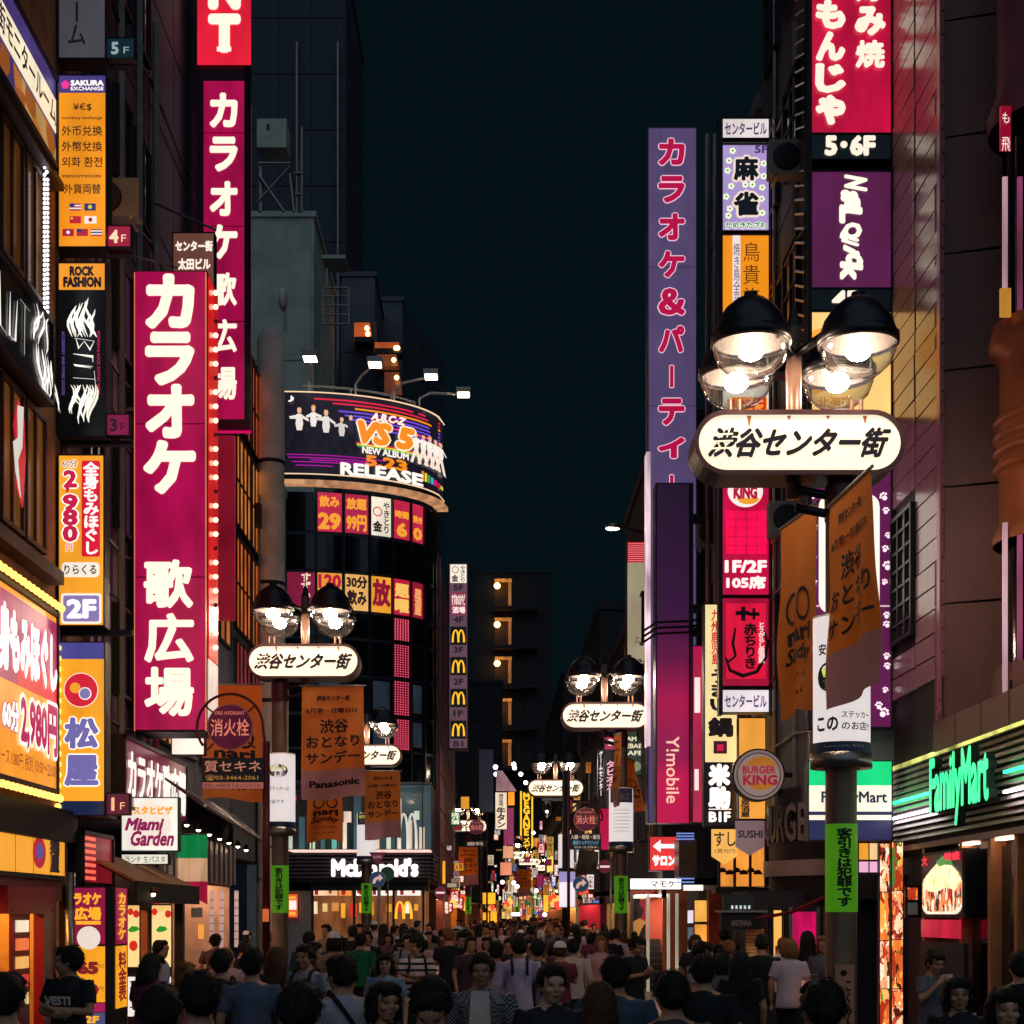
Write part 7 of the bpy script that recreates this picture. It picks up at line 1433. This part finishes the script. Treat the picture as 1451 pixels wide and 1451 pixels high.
def hairmat(c, k):
    if k in MATS: return MATS[k]
    m, N, L, b = newmat('hair'); b.inputs['Base Color'].default_value = (*srgb(c), 1); b.inputs['Roughness'].default_value = .62; b.inputs['Specular IOR Level'].default_value = .3
    tc = N.new('ShaderNodeTexCoord'); mp = N.new('ShaderNodeMapping'); mp.inputs['Scale'].default_value = (60, 60, 5); nz = N.new('ShaderNodeTexNoise'); nz.inputs['Scale'].default_value = 3; nz.inputs['Detail'].default_value = 3
    bp = N.new('ShaderNodeBump'); bp.inputs['Strength'].default_value = .7; bp.inputs['Distance'].default_value = .01; L.new(tc.outputs['Object'], mp.inputs[0]); L.new(mp.outputs[0], nz.inputs['Vector']); L.new(nz.outputs[0], bp.inputs['Height']); L.new(bp.outputs[0], b.inputs['Normal'])
    MATS[k] = m; return m
HAIR = [hairmat('14100f', 'h0'), hairmat('1c1614', 'h1'), hairmat('4a2c1a', 'h2'), hairmat('8a5a30', 'h3')]
EYE = pm('120c0c', .2, 0, .1, 5, 0, 'eye_dark'); EYEW = pm('8a7c74', .3, 0, .05, 5, 0, 'eye_white'); LIP = pm('8a4440', .5, 0, .1, 5, 0, 'lip')
class Proto: pass
def make_proto(key, H=1.72, female=False, hair='short', arms='down', head_turn=0.0, nod=0.0, sleeve='short', broad=1.0, coat=False, lo=False, stride=.12):
    """facing -Y (towards the camera). Heights for H=1.72, scaled afterwards"""
    p = Proto(); v = .0105 if not lo else .022; sh = .19 * broad if not female else .165; hip = .15 if not female else .16
    hc = Vector((0, -.02 - nod * .12, 1.578 - nod * .03)); hr = Matrix.Rotation(nod, 3, 'X') @ Matrix.Rotation(head_turn, 3, 'Z')
    hr = Matrix.Rotation(head_turn, 3, 'Z') @ Matrix.Rotation(nod, 3, 'X')
    HV = lambda x, y, z: hc + hr @ Vector((x, y, z))
    # arms
    A = {}
    for s in (-1, 1):
        S = Vector((s * sh, .01, 1.40))
        if arms == 'down': E_, Wp = Vector((s * (sh + .075), .02, 1.12)), Vector((s * (sh + .07), -.08 + .04 * s, .87)); hd, up, cu = (0, -.15, -1), (-s, 0, 0), .35
        elif arms == 'phone': E_, Wp = Vector((s * (sh + .05), -.02, 1.13)), Vector((s * .055, -.26, 1.19)) if s < 0 or True else None; hd, up, cu = (-s * .35, -.5, .6), (0, .7, .3), 1.1
        elif arms == 'cup':
            if s < 0: E_, Wp, hd, up, cu = Vector((-sh - .06, -.1, 1.16)), Vector((-.07, -.22, 1.36)), (.5, -.2, .6), (.4, .4, 0), 1.2
            else: E_, Wp, hd, up, cu = Vector((sh + .05, -.02, 1.13)), Vector((.1, -.25, 1.1)), (-.5, -.3, .1), (0, 0, 1), 1.0
        elif arms == 'fold': E_, Wp, hd, up, cu = Vector((s * (sh + .06), -.04, 1.13)), Vector((-s * .02, -.21, 1.13 + .03 * s)), (-s, -.1, .1), (0, .6, .5), .7
        A[s] = (S, E_, Wp, hd, up, cu)
    b = MB()
    # torso (covered), neck, head
    loft(b, [((0, 0, .84), hip * .95, .105), ((0, 0, .95), hip, .11), ((0, 0, 1.08), hip * .82, .095), ((0, -.005, 1.22), hip * .95, .105), ((0, 0, 1.33), sh * .95, .11), ((0, .01, 1.41), sh * .86, .085), ((0, .012, 1.45), .075, .06), ((0, .005, 1.49), .06 if not female else .05, .058), (tuple(hc + Vector((0, .015, -.03))), .05, .052)])
    hs = 1.09 if not female else 1.05
    def el(x, y, z, rx, ry, rz, n=14): b.ball(HV(x * hs, y * hs, z * hs), rx * hs, ry * hs, rz * hs, n, rot=hr)
    el(0, .012, .035, .076, .095, .095, 18); el(0, -.02, -.03, .062, .07, .085, 16); el(0, -.05, -.082, .034, .032, .03); el(0, -.085, .03, .055, .02, .03)
    if not lo:
        el(0, -.102, -.02, .013, .02, .024, 8); el(0, -.098, .012, .009, .014, .03, 8); el(.04, -.07, -.025, .022, .025, .022); el(-.04, -.07, -.025, .022, .025, .022); el(0, -.09, -.062, .022, .012, .008, 8)
        for s in (-1, 1): el(s * .076, .012, -.01, .01, .02, .032, 10)
    for s in (-1, 1):
        S, E_, Wp, hd, up, cu = A[s]; limb(b, [S, E_, Wp], [.052, .04, .027]); 
        if not lo: hand(b, Wp, hd, up, cu, .96)
        else: b.ball(tuple(Vector(Wp) + Vector(hd).normalized() * .07), .035, .03, .06)
        st = stride * s; limb(b, [(s * .09, 0, .88), (s * .095, -.03 - st * .3, .48), (s * .1, -st + .02, .08)], [.085, .058, .04]); limb(b, [(s * .1, -st + .04, .05), (s * .105, -st - .12, .035)], [.04, .035])
    p.body = remeshed(b, v if not lo else v, [SKIN[0]], 'body', 1, deci=.6)
    # shirt
    c = MB(); k = .018 if not coat else .03
    top = 1.445; ln = .80 if not coat else .72
    loft(c, [((0, 0, ln), hip + k + .012, .12 + k), ((0, 0, .95), hip + k, .12 + k), ((0, 0, 1.08), hip * .86 + k + .01, .108 + k), ((0, -.006, 1.22), hip * .98 + k, .118 + k + .012 * female), ((0, -.004, 1.33), sh + k * .6, .118 + k), ((0, .01, 1.41), sh * .86 + k * .5, .09 + k * .6), ((0, .012, top), .085, .074)], 20)
    for s in (-1, 1):
        S, E_, Wp, *_ = A[s]; e1 = S.lerp(E_, .72) if sleeve == 'short' else None
        if sleeve == 'short': limb(c, [S + Vector((-s * .02, 0, .005)), e1], [.068 + k * .3, .066])
        elif sleeve == 'long': limb(c, [S, E_, Vector(E_).lerp(Vector(Wp), .93)], [.068 + k * .3, .056 + k * .3, .042 + k * .3])
    p.shirt = remeshed(c, .012 if not lo else .024, [WHITEM], 'shirt', 2, .004 if not lo else 0, 14, 3, deci=.6)
    # trousers
    t = MB(); loft(t, [((0, 0, .80), hip + .012, .118), ((0, 0, .93), hip + .006, .115), ((0, 0, 1.0), hip - .01, .105)], 18)
    for s in (-1, 1): st = stride * s; limb(t, [(s * .088, 0, .86), (s * .095, -.03 - st * .3, .48), (s * .1, -st + .02, .1)], [.1, .078, .065])
    p.trousers = remeshed(t, .014 if not lo else .026, [DARK], 'trousers', 2, .003 if not lo else 0, 12, 5, deci=.5)
    if not lo:
        s_ = MB()
        for s in (-1, 1): st = stride * s; limb(s_, [(s * .1, -st + .06, .045), (s * .105, -st - .08, .04), (s * .107, -st - .16, .032)], [.045, .045, .035])
        p.shoes = remeshed(s_, .016, [BLK], 'shoes', 1, deci=.5)
    else: p.shoes = None
    # hair: cap over the skull kept off the face, plus locks
    h = MB(); rg_ = random.Random(hash(key) % 1000 if False else len(key) * 7 + 3)
    hh2 = hs * .97; hv = lambda x, y, z: HV(x * hh2, y * hh2, z * hh2)
    def hb(x, y, z, rx, ry, rz): h.ball(hv(x, y, z), rx * hs, ry * hs, rz * hs, 14, rot=hr)
    hb(0, .034, .05, .084, .094, .09); hb(0, .052, .01, .084, .08, .085); hb(0, -.035, .098, .068, .055, .04)
    if hair in ('short', 'shaggy', 'side'):
        for s in (-1, 1): hb(s * .07, .0, .03, .02, .05, .045)
        for i in range(34 if not lo else 0):
            a = rg_.uniform(0, 2 * PI); el_ = rg_.uniform(-.2, 1.3); q = Vector((.084 * math.cos(a) * math.cos(el_), .035 + .092 * math.sin(a) * math.cos(el_), .052 + .086 * math.sin(el_)))
            if q.y < -.02 and q.z < .07: continue
            dn = Vector((q.x * .12, (q.y - .03) * .12, -.045 - .02 * rg_.random())); h.tube([hv(*(q * .97)), hv(*(q + dn * .6)), hv(*(q + dn * (1.0 if hair == 'short' else 1.3)))], [.014, .011, .004], 6)
        for i in range(9 if not lo else 3):  # fringe
            x = -.055 + i * .11 / (8 if not lo else 2); h.tube([hv(x * .9, -.05, .112), hv(x, -.078, .085), hv(x + .006, -.088, .05 + .014 * rg_.random())], [.016, .012, .004], 6)
    elif hair == 'long':
        for i in range(26 if not lo else 12):
            a = PI * (-.12 + 1.24 * i / (25 if not lo else 11)); x, y = .082 * math.cos(a), .03 + .085 * math.sin(a); e = .02 * rg_.uniform(-1, 1)
            h.tube([hv(x * .7, y * .8, .1), hv(x, y, .03), hv(x * 1.12, y + .02, -.08), (hc + hr @ Vector((x * 1.25, y + .015, -.16))), Vector((hc.x + x * 1.35 + e, hc.y + y + .04, hc.z - .25)), Vector((hc.x + x * 1.2 + e * 2, hc.y + y + .06, hc.z - .36 - .05 * rg_.random()))], [.022, .026, .026, .024, .02, .006], 7)
        for i in range(7): x = -.055 + i * .11 / 6; h.tube([hv(x * .9, -.05, .118), hv(x * 1.15, -.088, .09), hv(x * 1.35, -.09, .045)], [.018, .014, .006], 6)
    elif hair == 'bob':
        for i in range(24 if not lo else 12):
            a = PI * (-.16 + 1.32 * i / (23 if not lo else 11)); x, y = .086 * math.cos(a), .03 + .088 * math.sin(a)
            h.tube([hv(x * .7, y * .8, .1), hv(x, y, .03), hv(x * 1.14, y * 1.05, -.05), hv(x * 1.12, y, -.115 - .015 * rg_.random())], [.022, .027, .028, .012], 7)
        for i in range(9): x = -.06 + i * .12 / 8; h.tube([hv(x * .85, -.05, .118), hv(x, -.09, .09), hv(x * 1.05, -.1, .04)], [.018, .015, .007], 6)
    elif hair == 'bun':
        hb(0, .12, .1, .04, .04, .04)
        for s in (-1, 1): hb(s * .068, .0, .03, .02, .05, .05)
        for i in range(7): x = -.055 + i * .11 / 6; h.tube([hv(x * .9, -.05, .118), hv(x, -.09, .09), hv(x, -.098, .05)], [.018, .014, .006], 6)
    p.hair = remeshed(h, .0095 if not lo else .02, [HAIR[0]], 'hair', 1, .0026 if not lo else .002, 75, 9, deci=.7)
    if not lo:   # loose strands standing off the cap break its outline
        m = p.hair; rs = np.random.RandomState(4); nv = len(m.vertices); bm = bmesh.new(); bm.from_mesh(m); bm.verts.ensure_lookup_table(); bm.normal_update()
        cand = [v_ for v_ in bm.verts if not (v_.co.y < -.06 and v_.co.z < hc.z + .02)]
        for i in rs.choice(len(cand), 620):
            v_ = cand[i]; nrm = v_.normal.copy(); dn = Vector((0, 0, -1)) if hair in ('long', 'bob') else Vector((rs.normal() * .4, .25 + rs.normal() * .4, -.9))
            tg = (dn - nrm * dn.dot(nrm)); tg = tg.normalized() if tg.length > .01 else Vector((1, 0, 0)); dr = (tg + nrm * rs.uniform(.05, .5)).normalized(); ln = rs.uniform(.022, .055)
            sd = dr.cross(nrm); sd = sd.normalized() * .0022 if sd.length > .01 else Vector((.002, 0, 0)); b0 = v_.co - nrm * .002
            q = [bm.verts.new(b0 - sd), bm.verts.new(b0 + sd), bm.verts.new(b0 + dr * ln * .6 + sd * .6), bm.verts.new(b0 + dr * ln + tg * ln * .3)]
            bm.faces.new((q[0], q[1], q[2])); bm.faces.new((q[0], q[2], q[3]))
        bm.to_mesh(m); bm.free(); m.update()
    # eyes, brows, mouth
    p.face = []
    if not lo:
        for s in (-1, 1):
            w = MB(); w.ball(hv(s * .032, -.084, .003), .0145, .009, .0075, 10, rot=hr); p.face.append((w.mesh('eye', [EYEW], True), 'eye'))
            w = MB(); w.ball(hv(s * .032, -.0915, .003), .0062, .003, .0062, 8, rot=hr); p.face.append((w.mesh('iris', [EYE], True), 'iris'))
            w = MB(); w.tube([hv(s * .016, -.0985, .026), hv(s * .032, -.098, .031), hv(s * .05, -.088, .026)], [.002, .0035, .0015], 6); p.face.append((w.mesh('eyebrow', [HAIR[0]], True), 'eyebrow'))
            w = MB(); w.tube([hv(s * .017, -.09, .006), hv(s * .032, -.0945, .0125), hv(s * .048, -.083, .006)], [.0012, .002, .0012], 6); p.face.append((w.mesh('eyelid', [EYE], True), 'eyelid'))
        w = MB(); w.tube([hv(-.024, -.092, -.0585), hv(-.01, -.1015, -.060), hv(.01, -.1015, -.060), hv(.024, -.092, -.0585)], [.001, .0045, .0045, .001], 6); p.face.append((w.mesh('mouth', [LIP], True), 'mouth'))
    p.A = A; p.HV = HV; p.H = H; return p
# cloth materials
def cm(h): return pm(h, .85, 0, .12, 5, .1, 'cloth')
def stripes():
    if 'str' in MATS: return MATS['str']
    m, N, L, b = newmat('striped_knit'); tc = N.new('ShaderNodeTexCoord'); sp = N.new('ShaderNodeSeparateXYZ'); mt = N.new('ShaderNodeMath'); mt.operation = 'MULTIPLY'; mt.inputs[1].default_value = 11
    fr_ = N.new('ShaderNodeMath'); fr_.operation = 'FRACT'; g = N.new('ShaderNodeMath'); g.operation = 'GREATER_THAN'; g.inputs[1].default_value = .62; mx = N.new('ShaderNodeMixRGB'); mx.inputs[1].default_value = (.75, .6, .52, 1); mx.inputs[2].default_value = (.01, .01, .015, 1)
    L.new(tc.outputs['Object'], sp.inputs[0]); L.new(sp.outputs[2], mt.inputs[0]); L.new(mt.outputs[0], fr_.inputs[0]); L.new(fr_.outputs[0], g.inputs[0]); L.new(g.outputs[0], mx.inputs[0]); L.new(mx.outputs[0], b.inputs['Base Color']); b.inputs['Roughness'].default_value = .85; MATS['str'] = m; return m
def plaid():
    if 'pld' in MATS: return MATS['pld']
    m, N, L, b = newmat('plaid_cloth'); tc = N.new('ShaderNodeTexCoord'); ck = N.new('ShaderNodeTexChecker'); ck.inputs['Scale'].default_value = 58; ck.inputs[1].default_value = (.3, .28, .28, 1); ck.inputs[2].default_value = (.015, .015, .03, 1)
    L.new(tc.outputs['Object'], ck.inputs['Vector']); L.new(ck.outputs[0], b.inputs['Base Color']); b.inputs['Roughness'].default_value = .85; MATS['pld'] = m; return m
def flowers():
    if 'flo' in MATS: return MATS['flo']
    m, N, L, b = newmat('patterned_cloth'); tc = N.new('ShaderNodeTexCoord'); v = N.new('ShaderNodeTexVoronoi'); v.inputs['Scale'].default_value = 14; cr = N.new('ShaderNodeValToRGB'); cr.color_ramp.elements[0].color = (.5, .12, .18, 1); cr.color_ramp.elements[1].color = (.16, .02, .08, 1); cr.color_ramp.elements[1].position = .3
    L.new(tc.outputs['Object'], v.inputs['Vector']); L.new(v.outputs[0], cr.inputs[0]); L.new(cr.outputs[0], b.inputs['Base Color']); b.inputs['Roughness'].default_value = .8; MATS['flo'] = m; return m
PR = {}
def proto(key, **k):
    if key not in PR: PR[key] = make_proto(key, **k)
    return PR[key]
SPEC = {'man': dict(), 'man_long': dict(sleeve='long', hair='shaggy'), 'broad': dict(broad=1.12, hair='short'), 'phone': dict(arms='phone', nod=.35, hair='shaggy', sleeve='short'), 'side': dict(head_turn=-1.1, hair='shaggy', arms='fold'),
        'broad_nod': dict(broad=1.1, hair='shaggy', nod=.6), 'suit': dict(coat=True, sleeve='long', arms='phone', head_turn=.9, nod=.2), 'woman': dict(female=True, hair='long', H=1.6), 'woman_phone': dict(female=True, hair='long', arms='phone', nod=.3), 'bob': dict(female=True, hair='bob', arms='phone', nod=.1), 'bun': dict(female=True, hair='bun'), 'cup': dict(female=True, hair='bun', arms='cup', nod=.15), 'bobd': dict(female=True, hair='bob'),
        'lo_man': dict(lo=True), 'lo_woman': dict(lo=True, female=True, hair='long'), 'lo_bob': dict(lo=True, female=True, hair='bob'), 'lo_phone': dict(lo=True, arms='phone', nod=.25), 'lo_long': dict(lo=True, sleeve='long')}
def mkpart(mesh, name, parent, mat):
    o = bpy.data.objects.new(name, mesh); COL.objects.link(o); o.parent = parent
    if mat is not None: o.material_slots[0].link = 'OBJECT'; o.material_slots[0].material = mat
    return o
def person(key, x, d, face, label, shirt, trousers='1a1c24', hair=0, skin=0, H=1.70, group=None, extra=()):
    """face: 0 looks at the camera, 180 walks away"""
    p = proto(key, **SPEC[key]); r = thing('person', label, 'person', (x, d, 0), group)
    r.rotation_euler = (0, 0, R(face)); s = H / 1.70; r.scale = (s, s, s)
    sm_ = shirt if not isinstance(shirt, str) else cm(shirt)
    bd = mkpart(p.body, 'body', r, SKIN[skin]); mkpart(p.shirt, 'shirt', r, sm_); mkpart(p.trousers, 'trousers', r, cm(trousers)); mkpart(p.hair, 'hair', r, HAIR[hair])
    if p.shoes: mkpart(p.shoes, 'shoes', r, BLK)
    for m, n in p.face: mkpart(m, n, r, None)
    z = Vector((0, 0, 0)); WLr = WL.get(r.name); WL[r.name] = z
    if 'backpack' in extra:
        b = MB(); loft(b, [((0, .2, .98), .13, .05), ((0, .21, 1.02), .15, .08), ((0, .21, 1.2), .155, .085), ((0, .19, 1.36), .13, .06), ((0, .18, 1.41), .08, .03)], 14); b.build('backpack', cm('1c2028'), r, True)
        for s in (-1, 1): b = MB(); b.tube([(s * .1, .15, 1.38), (s * .11, .03, 1.465), (s * .12, -.09, 1.42), (s * .13, -.14, 1.3), (s * .15, -.08, 1.1)], .015, 6); b.build('strap', cm('14161c'), r, True)
    if 'straps' in extra:
        for s in (-1, 1): b = MB(); b.tube([(s * .09, .135, 1.25), (s * .09, .12, 1.38), (s * .1, .03, 1.47), (s * .11, -.09, 1.42), (s * .12, -.145, 1.3), (s * .15, -.08, 1.1)], .018, 6); b.build('strap', cm('14161c'), r, True)
    if 'cross' in extra:
        b = MB(); b.tube([(-.19, .0, .98), (-.1, .13, 1.12), (.0, .15, 1.26), (.1, .12, 1.4), (.11, .02, 1.465), (.05, -.11, 1.4), (-.05, -.15, 1.2), (-.17, -.08, 1.0)], .018, 6); b.build('strap', cm('101216'), r, True)
    if 'phone' in extra:
        b = MB(); b.box((-.038, -.345, 1.25), (.038, -.335, 1.39)); b.build('phone', BLK, r); b = MB(); b.box((-.034, -.334, 1.255), (.034, -.332, 1.385)); b.build('screen', em('b8c8e8', 1.6, 0, True), r)
    if 'cup' in extra:
        b = MB(); b.tube([(.0, -.31, 1.36), (.0, -.3, 1.46)], [.034, .042], 14); b.build('cup', cm('e8d0c4'), r)
    if 'bag' in extra:
        b = MB(); b.box((.05, -.4, .78), (.3, -.28, 1.02)); b.build('bag', cm('c8a8a0'), r); b = MB(); b.tube([(.1, -.34, 1.02), (.12, -.33, 1.12), (.24, -.33, 1.12), (.26, -.34, 1.02)], .008, 5); b.build('bag_handle', cm('a08880'), r)
    if 'print' in extra: letter(Fr((-.13, -.162, 1.27), (1, 0, 0), (0, 0, -1), (0, -1, 0)), 'VESTI', 0, 0, .26, .07, pm('d8c0b4', .7, 0, .1, 5, 0, 'shirt_print'), r, .012, bold=.06)
    if 'print2' in extra: letter(Fr((-.12, -.158, 1.3), (1, 0, 0), (0, 0, -1), (0, -1, 0)), '・・・・', 0, 0, .24, .05, pm('a88c98', .7, 0, .1, 5, 0, 'shirt_print'), r, .012, bold=.1)
    if 'tie' in extra:
        b = MB(); b.add([(-.05, -.165, 1.42), (.05, -.165, 1.42), (.035, -.178, 1.1), (-.035, -.178, 1.1)], [(0, 1, 2, 3)]); b.build('shirt_front', cm('e0c8bc'), r)
    if 'tee' in extra:
        b = MB(); b.add([(-.07, -.15, 1.43), (.07, -.15, 1.43), (.085, -.17, 1.2), (.08, -.168, .88), (-.08, -.168, .88), (-.085, -.17, 1.2)], [(0, 1, 2, 3, 4, 5)]); b.build('tee_front', cm('d8bcb0'), r)
    if 'cap' in extra:
        b = MB(); b.lathe([(0, .105), (.06, .09), (.095, .04), (.1, .0)], (0, .015, 1.66), 18); b.box((-.06, -.2, 1.655), (.06, -.06, 1.668)); b.build('cap', cm('e8d8d4'), r, True)
    WL[r.name] = WLr
    return r
BF = []
def at(px, ytop, H, **k):
    """depth at which someone H tall has the top of the head at picture row ytop"""
    d = (CZ - H) * F / (ytop - CY); return (px - CX) * d / F, d
def pp(key, px, ytop, face, label, shirt, H=1.70, **k):
    x, d = at(px, ytop, H); BF.append((x, d)); return person(key, x, d, face, label, shirt, H=H, **k)
W_ = 'c8b0b8'
pp('broad', 8, 1384, 175, 'dark haired man seen from behind at the bottom left corner', '12161c', 1.72, extra=())
pp('side', 98, 1343, -20, 'man in a black printed tee looking right before the karaoke stand', '14181e', 1.74, extra=('print',))
pp('woman_phone', 211, 1352, 150, 'long haired woman in a patterned magenta top under the food posters', flowers(), 1.64, hair=1, extra=())
pp('man', 228, 1402, 180, 'big dark head from behind, bottom left beside the patterned top', '10141a', 1.70)
pp('man', 283, 1382, 200, 'black haired man from behind below the dark menu panel', '15191f', 1.74)
pp('bun', 262, 1366, 180, 'person in a salmon top with light brown hair in a bun', 'b05a58', 1.62, hair=3)
pp('man', 313, 1348, 180, 'short haired man with a dark backpack left of the blue grey shirt', '2a2420', 1.70, extra=('backpack',))
pp('man', 357, 1348, 180, 'man in a plain blue grey shirt seen from behind by the maroon pole', '566074', 1.73)
pp('woman', 391, 1343, 185, 'woman with long brown hair in front of the left gate post', '22242c', 1.68, hair=2)
pp('broad', 424, 1398, 180, 'huge dark head from behind right of the long brown hair', '0e1218', 1.72)
pp('man', 434, 1341, -25, 'man in a grey tank top walking towards the camera', '808088', 1.70, extra=('straps',), skin=1)
pp('man_long', 484, 1358, 215, 'man in a white shirt with a black strap across his back', 'a8a4ac', 1.73, extra=('cross',))
pp('man_long', 511, 1324, 170, 'person in a bright green shirt seen from behind', '0f6a40', 1.70)
pp('bobd', 544, 1394, 28, 'dark fringed face looking up at the bottom, left of centre', '1a1a20', 1.62)
pp('bobd', 546, 1352, 0, 'woman with shoulder length hair in a pale blue tee', '6a8098', 1.60)
pp('side', 590, 1330, 10, 'man in a black and white striped shirt looking left', stripes(), 1.70, extra=('straps',))
pp('broad_nod', 612, 1386, 0, 'large dark haired head lowered, bottom centre left', '14181e', 1.74)
pp('phone', 655, 1320, 0, 'man in a black tee with a cap like fringe looking at his phone', '10141a', 1.74, extra=('phone', 'print2'))
pp('man_long', 683, 1354, -5, 'man in an open plaid shirt over a white tee facing the camera', plaid(), 1.72, extra=('tee',), skin=1)
pp('man', 703, 1336, 180, 'man in a pale grey shirt with a backpack strap left of the lilac shirt', '9a96a4', 1.68, extra=('straps',))
pp('man_long', 735, 1328, 185, 'man in a lilac white shirt with a black shoulder strap', 'b4a4bc', 1.76, extra=('straps',))
pp('man', 762, 1333, 175, 'man in a black jacket right of the lilac shirt', '0e1218', 1.70)
pp('man', 781, 1370, 14, 'smiling young man facing the camera, bottom centre', '15181e', 1.70, skin=2)
pp('man_long', 812, 1332, 180, 'man in a white dress shirt walking away in the open gap', 'd8c0b8', 1.66, trousers='4a5260')
pp('woman', 850, 1394, 180, 'long brown haired woman from behind at the bottom right of centre', '20222a', 1.62, hair=2)
pp('broad', 872, 1358, 180, 'broad man in a slate blue tee seen from behind', '3c4a5c', 1.74)
pp('phone', 898, 1328, 40, 'dark figure looking down beside the third gate post', '12161c', 1.72)
pp('man', 952, 1381, 190, 'man with a dark bowl cut from behind by the paving gap', '3a3038', 1.70)
pp('phone', 990, 1336, 60, 'dark haired man in a patterned white top near the yellow cafe posters', '9a94a0', 1.70, extra=('phone',))
pp('man', 997, 1356, 170, 'man in black from behind in front of the red column', '0c1014', 1.72)
pp('bobd', 1024, 1352, 200, 'short woman in a grey top beside the long black hair', '6a6068', 1.58)
pp('woman', 1049, 1349, 170, 'woman with very long black hair and a black dress by the shutter', '0e1216', 1.66)
pp('man', 1166, 1394, 190, 'dark head half hidden behind the nearest gate post', '12161a', 1.72)
pp('cup', 1322, 1350, 20, 'woman lifting a pale cup with a white plastic bag, right side', '5a5c64', 1.62, extra=('cup', 'bag'))
pp('bobd', 1358, 1386, -10, 'woman with chin length dark hair below the letters of the notice board', '14161c', 1.60)
pp('suit', 1413, 1322, -30, 'man in a dark suit and open white collar checking his phone', '101318', 1.74, extra=('tie', 'phone'))
pp('bobd', 1424, 1402, -5, 'smiling young woman with a fringe at the bottom right corner', '1a1c22', 1.62, skin=2)
pp('man', 1446, 1352, 180, 'dark figure cut by the right edge behind the suit', '101216', 1.70)
# middle distance, named by look
pp('lo_long', 458, 1297.5 + 6, 20, 'pale dressed figure standing by the burger shop door', 'c8c0b0', 1.70)
pp('man', 305, 1325, 170, 'dark haired person entering under the long awning', '5a4a50', 1.68)
pp('bobd', 350, 1322, 90, 'person in black with a white cap near the white strip signs', '15181c', 1.60, extra=('cap',))
pp('man', 520, 1320, 0, 'man in an open black jacket over a white tee near the left arrow sign', '14161c', 1.72, extra=('tee',))
pp('bobd', 550, 1323, 0, 'woman in a mauve top below the left blue arrow sign', '5a3a4a', 1.62)
pp('man', 575, 1319, 10, 'man with a reddish face and black clothes near the burger door', '101318', 1.70)
pp('man_long', 689, 1312, 0, 'man in a pink white shirt walking this way, centre left', 'c89a98', 1.72)
pp('bun', 640, 1326, 60, 'woman in a brown top behind the phone user', '4a3034', 1.60)
pp('man', 480, 1328, -150, 'man with a green strap and grey back at centre left', '44464e', 1.70)
pp('woman', 790, 1308, 180, 'woman with a pale yellow top and a bag in the mid distance', 'b8b080', 1.62)
pp('bobd', 838, 1322, 160, 'woman in a dark flowered dress right of the white dress shirt', flowers(), 1.62)
rg = random.Random(5)
COLS = ['12161c', '1a1c22', '2a2a34', '5a5a66', '8a868e', 'c0b4c4', 'e0d8d8', '4a3038', '24404a', '7a3040', '8a7460', 'c89a9a', '14181e', '101318']
NAMEC = dict(zip(COLS, ['black', 'near black', 'charcoal', 'grey', 'light grey', 'pale mauve', 'off white', 'dark plum', 'dark teal', 'dark maroon', 'brown grey', 'dusty pink', 'ink black', 'deep black']))
def land(px):
    for a, t in ((250, 'before the pizza shop'), (380, 'beside the long awning'), (460, 'near the left gate post'), (550, 'before the burger shop'), (640, 'right of the burger shop'), (720, 'left of the street centre'), (800, 'in the street centre'), (860, 'right of the street centre'), (900, 'near the third right post'), (1000, 'by the stair entrance'), (1120, 'by the cafe and shutter')):
        if px < a: return t
    return 'at the right by the nearest post'
def trycrowd(n, d0, d1, x0f, x1f, keys, label, group, pxr=(-50, 1500), md=.62, yb=99999):
    k = 0; t = 0
    while k < n and t < n * 60:
        t += 1; d = d0 + (d1 - d0) * rg.random() ** 1.15; x = rg.uniform(x0f(d), x1f(d))
        if any((x - a) ** 2 + (d - b) ** 2 < md ** 2 for a, b in BF): continue
        px = CX + x * F / d
        if not pxr[0] < px < pxr[1]: continue
        if 900 < px < 962 and d < 40: continue
        if 1090 < px < 1110 and False: continue
        BF.append((x, d)); k += 1; c = rg.choice(COLS)
        ky = rg.choice(keys); fc = rg.choice((0, 0, 180, 180, 180, 170, 20, -30, 200, 90)); lb = label
        if label is None: lb = NAMEC[c] + ' clad ' + {'lo_man': 'short haired', 'lo_woman': 'long haired', 'lo_bob': 'bob haired', 'lo_phone': 'head bowed', 'lo_long': 'long sleeved'}[ky] + ' pedestrian ' + ('facing us' if abs(fc) < 45 else 'going away' if fc > 100 else 'sideways') + ' ' + land(px) + (', nearer' if d < 28 else '' if d < 40 else ', far off')
        person(ky, x, d, fc, lb, c, rg.choice(('14161c', '1c2434', '3a3a40', '2a2420')), rg.choice((0, 0, 1, 1, 2, 3)), rg.choice((0, 1, 2)), rg.uniform(1.50, 1.82), group, ('backpack',) if rg.random() < .14 and d < 40 else ('cap',) if rg.random() < .1 and d < 50 else ())
xl = lambda d: -4.9 if d < 36 else (-3.8 if d < 56 else -1.9); xr = lambda d: 4.9 if d < 36 else 3.9
LO = ['lo_man', 'lo_woman', 'lo_bob', 'lo_phone', 'lo_long', 'lo_man']
trycrowd(62, 20, 40, xl, xr, LO, None, 'crowd in the middle distance')
trycrowd(80, 40, 72, xl, xr, LO, None, 'crowd further down the street')
trycrowd(60, 72, 120, xl, xr, LO, 'tiny pedestrian far down the street', 'crowd far down the street')
bpy.data.scenes.remove(TS)
